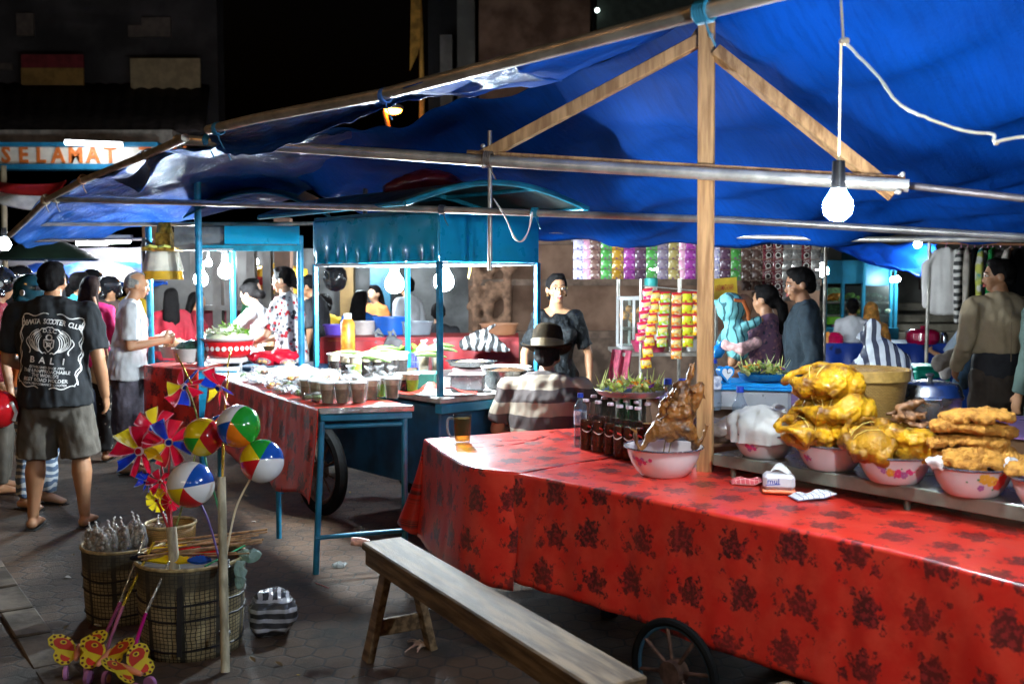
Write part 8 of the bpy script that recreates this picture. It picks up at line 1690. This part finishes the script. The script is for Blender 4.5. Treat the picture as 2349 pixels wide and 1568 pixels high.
for i, (x0, x1, y, m_, lab) in enumerate(((1900, 1934, 690, snack[1], 'orange fruit on the top shelf of the far cart'), (1942, 1978, 690, vg, 'green and yellow fruit on the top shelf of the far cart'), (1942, 1978, 720, mat('lemon', (.75, .55, .02), .4), 'lemons on the middle shelf of the far cart'), (1990, 2036, 690, mat('dark_greens', (1, 1, 1)), 'dark greens on the right top shelf of the far cart'), (1985, 2036, 722, mat('pale_cabbage', (.6, .68, .5), .5), 'pale cabbages low in the far cart'))):
    t = thing('fruit_pile', lab, 'fruit', P((x0 + x1) / 2, y, dq + .2), 0, 'food inside the far glass cart'); b = B()
    for j in range(9): b.ball((rnd(-.5, .5) * (x1 - x0) / F * dq, rnd(-.1, .1), rnd(.02, .08)), rnd(.03, .045), 9, 6)
    b.build('fruit', m_, t)
for px, y, m_, lab in ((1910, 735, mat('tub_lime', (.35, .75, .05), .4), 'lime green tub in the far cart'), (1925, 748, mat('tub_pink', (.75, .2, .5), .4), 'pink tub in the far cart')):
    t = thing('plastic_tub', lab, 'tub', P(px, y, dq + .05)); b = B(); b.lathe([(.01, -.05), (.08, -.05), (.11, .05), (.1, .05), (.01, -.04)], 18); b.build('tub', m_, t)
for px, y in ((2048, 642), (2059, 640)): bulb('small lamp on the %s side of the far cart corner post' % ('left' if px < 2050 else 'right'), P(px, y, dq - .1), .035, 160, None)
# blue table and things on it
bt_ = thing('dining_table', 'long blue cloth covered dining table behind the striped bag', 'table', pz(2060, 12.2)); zt2 = .77
b = B(); a, c = P(1890, 790, 12.0), P(2215, 790, 12.0); blc = spots('blue_oilcloth', (.008, .04, .28), [(.01, .015, .08)], 6, .3, .4)
b.box(((a.x + c.x) / 2, 12.35, a.z), (c.x - a.x, .75, .03)); b.build('top', blc, bt_, True); b = B(); b.grid(lambda u, v: V((a.x + (c.x - a.x) * u, 11.97 - .05 * v * (1 + math.sin(u * 40)), a.z - .55 * v)), 80, 8); b.build('cloth', blc, bt_, True, smooth=80)
rp = thing('red_pot', 'shiny red lidded pot on the blue dining table', 'pot', P(2116, 788, 12.1)); redp = mat('pot_red', (.45, .005, .06), .18, coat=.5)
b = B(); b.lathe([(.01, 0), (.17, 0), (.2, .05), (.19, .13), (.205, .135)], 28); b.build('body', redp, rp); b = B(); b.lathe([(.2, .135), (.15, .175), (.01, .19)], 28); b.cyl((0, 0, .19), (0, 0, .22), .03); b.build('lid', redp, rp)
ju = thing('juice_glass', 'glass of orange juice with a pink straw behind the striped bag', 'glass', P(2010, 790, 11.9)); b = B(); b.lathe([(.01, 0), (.05, 0), (.065, .14), (.01, .14)], 18); b.build('juice', mat('juice', (.75, .40, .05), .2, trans=.3), ju); b = B(); b.cyl((0, 0, .1), (-.05, 0, .3), .01); b.build('straw', mat('straw_pink', (.75, .2, .4), .4), ju)
for i, (px, m_, lab) in enumerate(((1898, mat('sauce_orange', (.7, .25, .03), .3), 'orange sauce bottle at the left end of the blue table'), (1915, redp, 'red sauce tray on the blue table'), (2095, alu, 'steel cup left of the red pot'), (2140, alu, 'steel cup right of the red pot'), (2165, alu, 'small steel bowl farther right of the red pot'))):
    t = thing('condiment', lab, 'condiment', P(px, 789, 12.15), 0, 'condiments on the blue table'); b = B(); r_ = .1 if i == 1 else .045; b.lathe([(.01, 0), (r_, 0), (r_ * 1.05, .1), (r_ * .6, .14), (.01, .15)], 18); b.build('pot', m_, t)
# clothes rack
dc = 10.2; cr = thing('clothes_rack', 'long rack pole of hanging garments at the right', 'rack', pz(2250, dc)); b = B(); b.cyl(P(2128, 556, dc + .1), P(2620, 566, dc - .3), .014); b.build('rail', mat('rail_orange', (.5, .22, .12), .4, .3), cr, True)
for px in (2132, 2600): b = B(); p = P(px, 556, dc); b.cyl((p.x, dc, 0), p, .018); b.build('upright', steel, cr, True)
gs = [(2170, 50, 152, mat('g_white', (.66, .62, .60), .9, var=.08), 'long sleeved off white shirt leftmost on the rack', -.1), (2205, 24, 172, stripes('g_stripe', (.68, .64, .6), (.015, .015, .018), 'Z', 13, .5, .9, .4), 'black and white striped shirt on the rack', 1.0), (2220, 18, 190, mat('g_beige', (.42, .36, .31), .9), 'grey beige shirt hanging edge on', 1.1), (2236, 26, 140, mat('g_black', (.012, .012, .016), .9), 'black shirt after the grey beige one', .9), (2254, 20, 130, spots('g_teal', (.55, .55, .1), [(.02, .3, .35), (.7, .68, .6)], 5, .4, .8), 'yellow teal and white garment on the rack', 1.0), (2266, 20, 120, stripes('g_trim', (.012, .012, .014), (.65, .65, .62), 'X', 9, .82, .9, .2), 'black jacket with white sleeve lines', .9), (2278, 22, 125, mat('g_green', (.02, .34, .08), .9), 'bright green garment on the rack', .9), (2296, 34, 120, mat('g_grey', (.16, .17, .17), .9), 'dark grey garment behind the beige jacket man', .5), (2318, 26, 110, mat('g_cream', (.58, .52, .45), .9), 'cream garment right of the grey one', .8), (2340, 34, 115, mat('g_dark', (.01, .01, .012), .9), 'black garment at the right edge', .5)]
for px, w_, h_, m_, lab, yw in gs:
    p = P(px, 562, dc); sx = .24; L_ = h_ / F * dc
    t = thing('garment', lab, 'garment', p, yw, 'garments hanging on the rack'); b = B()
    b.sweep([(0, 0, -L_), (0, 0, -L_ * .5), (0, 0, -.10), (0, 0, -.05)], [(.17, .045), (.165, .045), (.17, .04), (.07, .03)])
    for s in (-1, 1): b.sweep([(s * .10, 0, -.075), (s * .185, 0, -.2), (s * .20, 0, -.42), (s * .195, .0, -min(.62, L_))], [.035, .045, .038, .03], side=(0, 1, 0))
    b.blob('cloth', m_, .014, t, False, 2, lambda c: .012 * noise.noise(V((c.x * 22, c.y * 10, c.z * 3))))
    b = B(); b.tube([(0, 0, -.04), (0, 0, .0), (.015, 0, .015), (.0, 0, .03)], .004, 6); b.tube([(-.16, 0, -.09), (0, 0, -.045), (.16, 0, -.09)], .005, 6); b.build('hanger', mat('hanger_pink', (.6, .25, .4), .4), t)
# stools and coats beneath
stm = mat('stool_green', (.01, .34, .24), .4, var=.1)
def stool(label, p, rz=.2, h_=.62, w_=.30):
    t = thing('plastic_stool', label, 'stool', p, rz, 'green plastic stools'); b = B(); b.box((0, 0, h_), (w_, w_, .03), bev=.012); b.box((0, 0, h_ - .05), (w_ + .01, w_ + .01, .07), bev=.02); b.build('seat', stm, t)
    for x in (-1, 1):
        for y in (-1, 1): b = B(); b.beam((x * w_ * .55, y * w_ * .55, 0), (x * w_ * .44, y * w_ * .44, h_ - .03), .05, .04, bev=.008); b.build('leg', stm, t)
stool('green plastic stool under the striped bag and pot', pz(2120, 8.2), .2, .88); stool('green plastic stool behind the draped coats', pz(2208, 8.6), .3, .70)
ch = thing('draped_chair', 'chair covered with jeans and grey coats left of the beige jacket man', 'chair', pz(2200, 7.9)); b = B(); b.box((0, 0, .45), (.42, .42, .04)); b.build('seat', mat('seat_blue', (.01, .06, .3), .5), ch)
for x in (-.18, .18):
    for y in (-.18, .18): b = B(); b.beam((x, y, 0), (x, y, .44), .03, .03); b.build('leg', steel, ch)
b = B(); b.box((0, .19, .7), (.42, .03, .3)); b.build('backrest', mat('seat_blue', (1, 1, 1)), ch)
for pts, m_, lab, vx in (([(2150, 835), (2180, 822), (2215, 815), (2240, 800)], mat('coat_grey', (.20, .17, .15), .9, var=.3), 'grey coat thrown over the chair', .07), ([(2175, 835), (2165, 850), (2168, 862)], mat('coat_white', (.5, .47, .45), .9), 'white lining falling from the coat', .05), ([(2225, 810), (2215, 845), (2205, 880)], mat('coat_denim', (.06, .12, .2), .9, var=.3), 'denim garment hanging from the chair', .07), ([(2245, 810), (2240, 840), (2235, 870)], mat('coat_black', (.01, .01, .012), .9), 'black garment hanging beside the denim', .085), ([(2262, 845), (2256, 880), (2245, 915)], mat('coat_white', (1, 1, 1)), 'white cloth hanging by the brown trousers', .04)):
    t = thing('garment', lab, 'garment', P(*pts[1], 7.7), 0, 'clothes draped over the chair'); b = B(); b.sweep([P(x, y, 7.7) for x, y in pts], [(vx, vx * .6)] * len(pts), side=(1, 0, .3)); b.blob('cloth', m_, .014, t, True, 2, lambda c: .014 * noise.noise(c * 18))
far_tent('far_blue_tarp', 'bright blue tarp beyond the clothes rack', 'tent', (P(1890, 560, 13), P(2150, 555, 11.5), P(2000, 600, 12), P(2150, 640, 11)), mat('far_blue_tarp2', (.005, .10, .62), .5, tl=.4), .1, .05)
# clutter seen through the middle cart
t = thing('black_bag', 'full black plastic bag hanging behind the left post of the middle cart', 'bag', P(770, 628, 8.8)); b = B(); b.sweep([(0, 0, .1), (0, 0, .03), (0, 0, -.05)], [.02, .10, .11]); b.blob('bag', mat('black_film', (.01, .01, .011), .2, bmp=.4, bsc=30), .012, t, False, 2, lambda c: .014 * noise.noise(c * 16)); b = B(); b.cyl((0, 0, .1), (0, 0, .35), .006); b.build('tie', black, t)
for px, w_, d, m_, lab in ((795, 14, 12.4, mat('gilt_post', (.22, .13, .04), .6), 'ochre pillar behind the seated diners'), (872, 22, 12.6, bluep, 'blue painted pillar behind the middle cart'), (648, 16, 11.4, mat('brown_pillar', (.10, .05, .03), .7), 'brown pillar between the two carts')):
    t = thing('pillar', lab, 'pillar', pz(px, d)); b = B(); quad_box(b, px - w_, 500, px + w_, 800, d, .16); b.build('shaft', m_, t, True); b = B(); quad_box(b, px - w_ - 6, 560, px + w_ + 6, 572, d - .03, .22); b.build('capital', m_, t, True)
t = thing('festive_canopy', 'small yellow and red festive canopy with a fringe far between the carts', 'canopy', P(640, 640, 12.0)); b = B()
for i_, (z_, r_, m_) in enumerate(((.1, .34, 0), (.0, .38, 1), (-.1, .36, 0))): b.m = m_; b.lathe([(.02, z_ + .1), (r_, z_ + .02), (r_ * 1.02, z_ - .07)], 20, cap=False)
b.build('cloth', [mat('festive_yellow', (.75, .45, .03), .7, tl=.3), mat('festive_red', (.55, .03, .03), .7, tl=.3)], t); b = B(); b.cyl((0, 0, -1.2), (0, 0, .2), .02); b.build('pole', steel, t)
# back counter behind the middle cart
bk2 = thing('diner_table', 'red cloth covered diners table behind the middle cart', 'table', pz(890, 9.0)); b = B(); a, c = P(735, 772, 8.6), P(1190, 772, 8.6); b.box(((a.x + c.x) / 2, 8.95, a.z - .02), (c.x - a.x, .7, .03)); b.build('top', mat('red_cloth_dull', (.40, .015, .02), .5, var=.3, sc=4), bk2, True); b = B(); b.grid(lambda u, v: V((a.x + (c.x - a.x) * u, 8.58 - .03 * v * (1 + math.sin(u * 50)), a.z - .035 - .5 * v)), 80, 6); b.build('cloth', mat('red_cloth_dull', (1, 1, 1)), bk2, True, smooth=80)
zz = a.z
for px, w_, h_, m_, lab in ((895, .30, .16, mat('tub_blue', (.01, .10, .45), .4), 'deep blue plastic tub on the red diners table'), (775, .26, .09, mat('tub_violet', (.10, .05, .38), .4), 'violet plastic basin on the red diners table'), (835, .22, .12, mat('tub_clear', (.42, .36, .34), .3), 'cloudy food tub beside the deep blue tub'), (955, .3, .12, mat('box_glass', (.25, .28, .32), .3), 'glass box of food behind the rear cart post'), (1145, .34, .1, mat('tray_wood', (.26, .11, .05), .6), 'wooden tray with green packets near the relief wall')):
    t = thing('plastic_tub', lab, 'tub', V((P(px, 770, 8.95).x, 8.95, zz)), 0, 'tubs on the diners table'); b = B(); b.lathe([(.01, 0), (w_ * .42, 0), (w_ * .5, h_), (w_ * .53, h_), (w_ * .53, h_ - .012), (w_ * .46, h_ - .01), (.01, .01)], 26, sy=.8); b.build('tub', m_, t)
for px, lab in ((975, 'red plastic chair back behind the middle cart bulbs'), (945, 'second red plastic chair left of the other'), (1030, 'red plastic chair seen past the front cart post')):
    t = thing('plastic_chair', lab, 'chair', pz(px, 10.3), .2, 'red plastic chairs of the diners'); b = B(); b.box((0, .18, .66), (.42, .03, .44), bev=.012); b.build('backrest', rd_, t); b = B(); b.box((0, 0, .43), (.42, .40, .03), bev=.01); b.build('seat', rd_, t)
    for x in (-.18, .18):
        for y in (-.17, .17): b = B(); b.beam((x, y, 0), (x, y, .42), .035, .035); b.build('leg', rd_, t)
# ================= LIGHT, CAMERA =================
w = bpy.data.worlds.new('World'); SC.world = w; w.use_nodes = True; nt = w.node_tree
sky = nt.nodes.new('ShaderNodeTexSky'); sky.sky_type = 'NISHITA'; sky.sun_disc = False; sky.sun_elevation = R(-4); sky.sun_rotation = R(140)
bg = nt.nodes['Background']; bg.inputs[1].default_value = .05; nt.links.new(sky.outputs[0], bg.inputs[0])
cam = bpy.data.cameras.new('camera'); co_ = bpy.data.objects.new('camera', cam); COL.objects.link(co_)
co_.location = (0, 0, CAMH); co_.rotation_euler = (R(90) - PITCH, 0, 0)
cam.sensor_width = 36; cam.lens = 36 * F / 2349; cam.clip_end = 300; cam.clip_start = .05
cam.dof.use_dof = True; cam.dof.focus_distance = 5.2; cam.dof.aperture_fstop = 2.8
SC.camera = co_
SC.view_settings.view_transform = 'Standard'; SC.view_settings.look = 'None'; SC.view_settings.gamma = 1; SC.view_settings.exposure = .48
cy = SC.cycles; cy.use_denoising = True; cy.max_bounces = 8; cy.diffuse_bounces = 5; cy.glossy_bounces = 3; cy.transmission_bounces = 5; cy.transparent_max_bounces = 12
cy.caustics_reflective = False; cy.caustics_refractive = False; cy.sample_clamp_indirect = 2.5; cy.sample_clamp_direct = 0; cy.use_light_tree = True
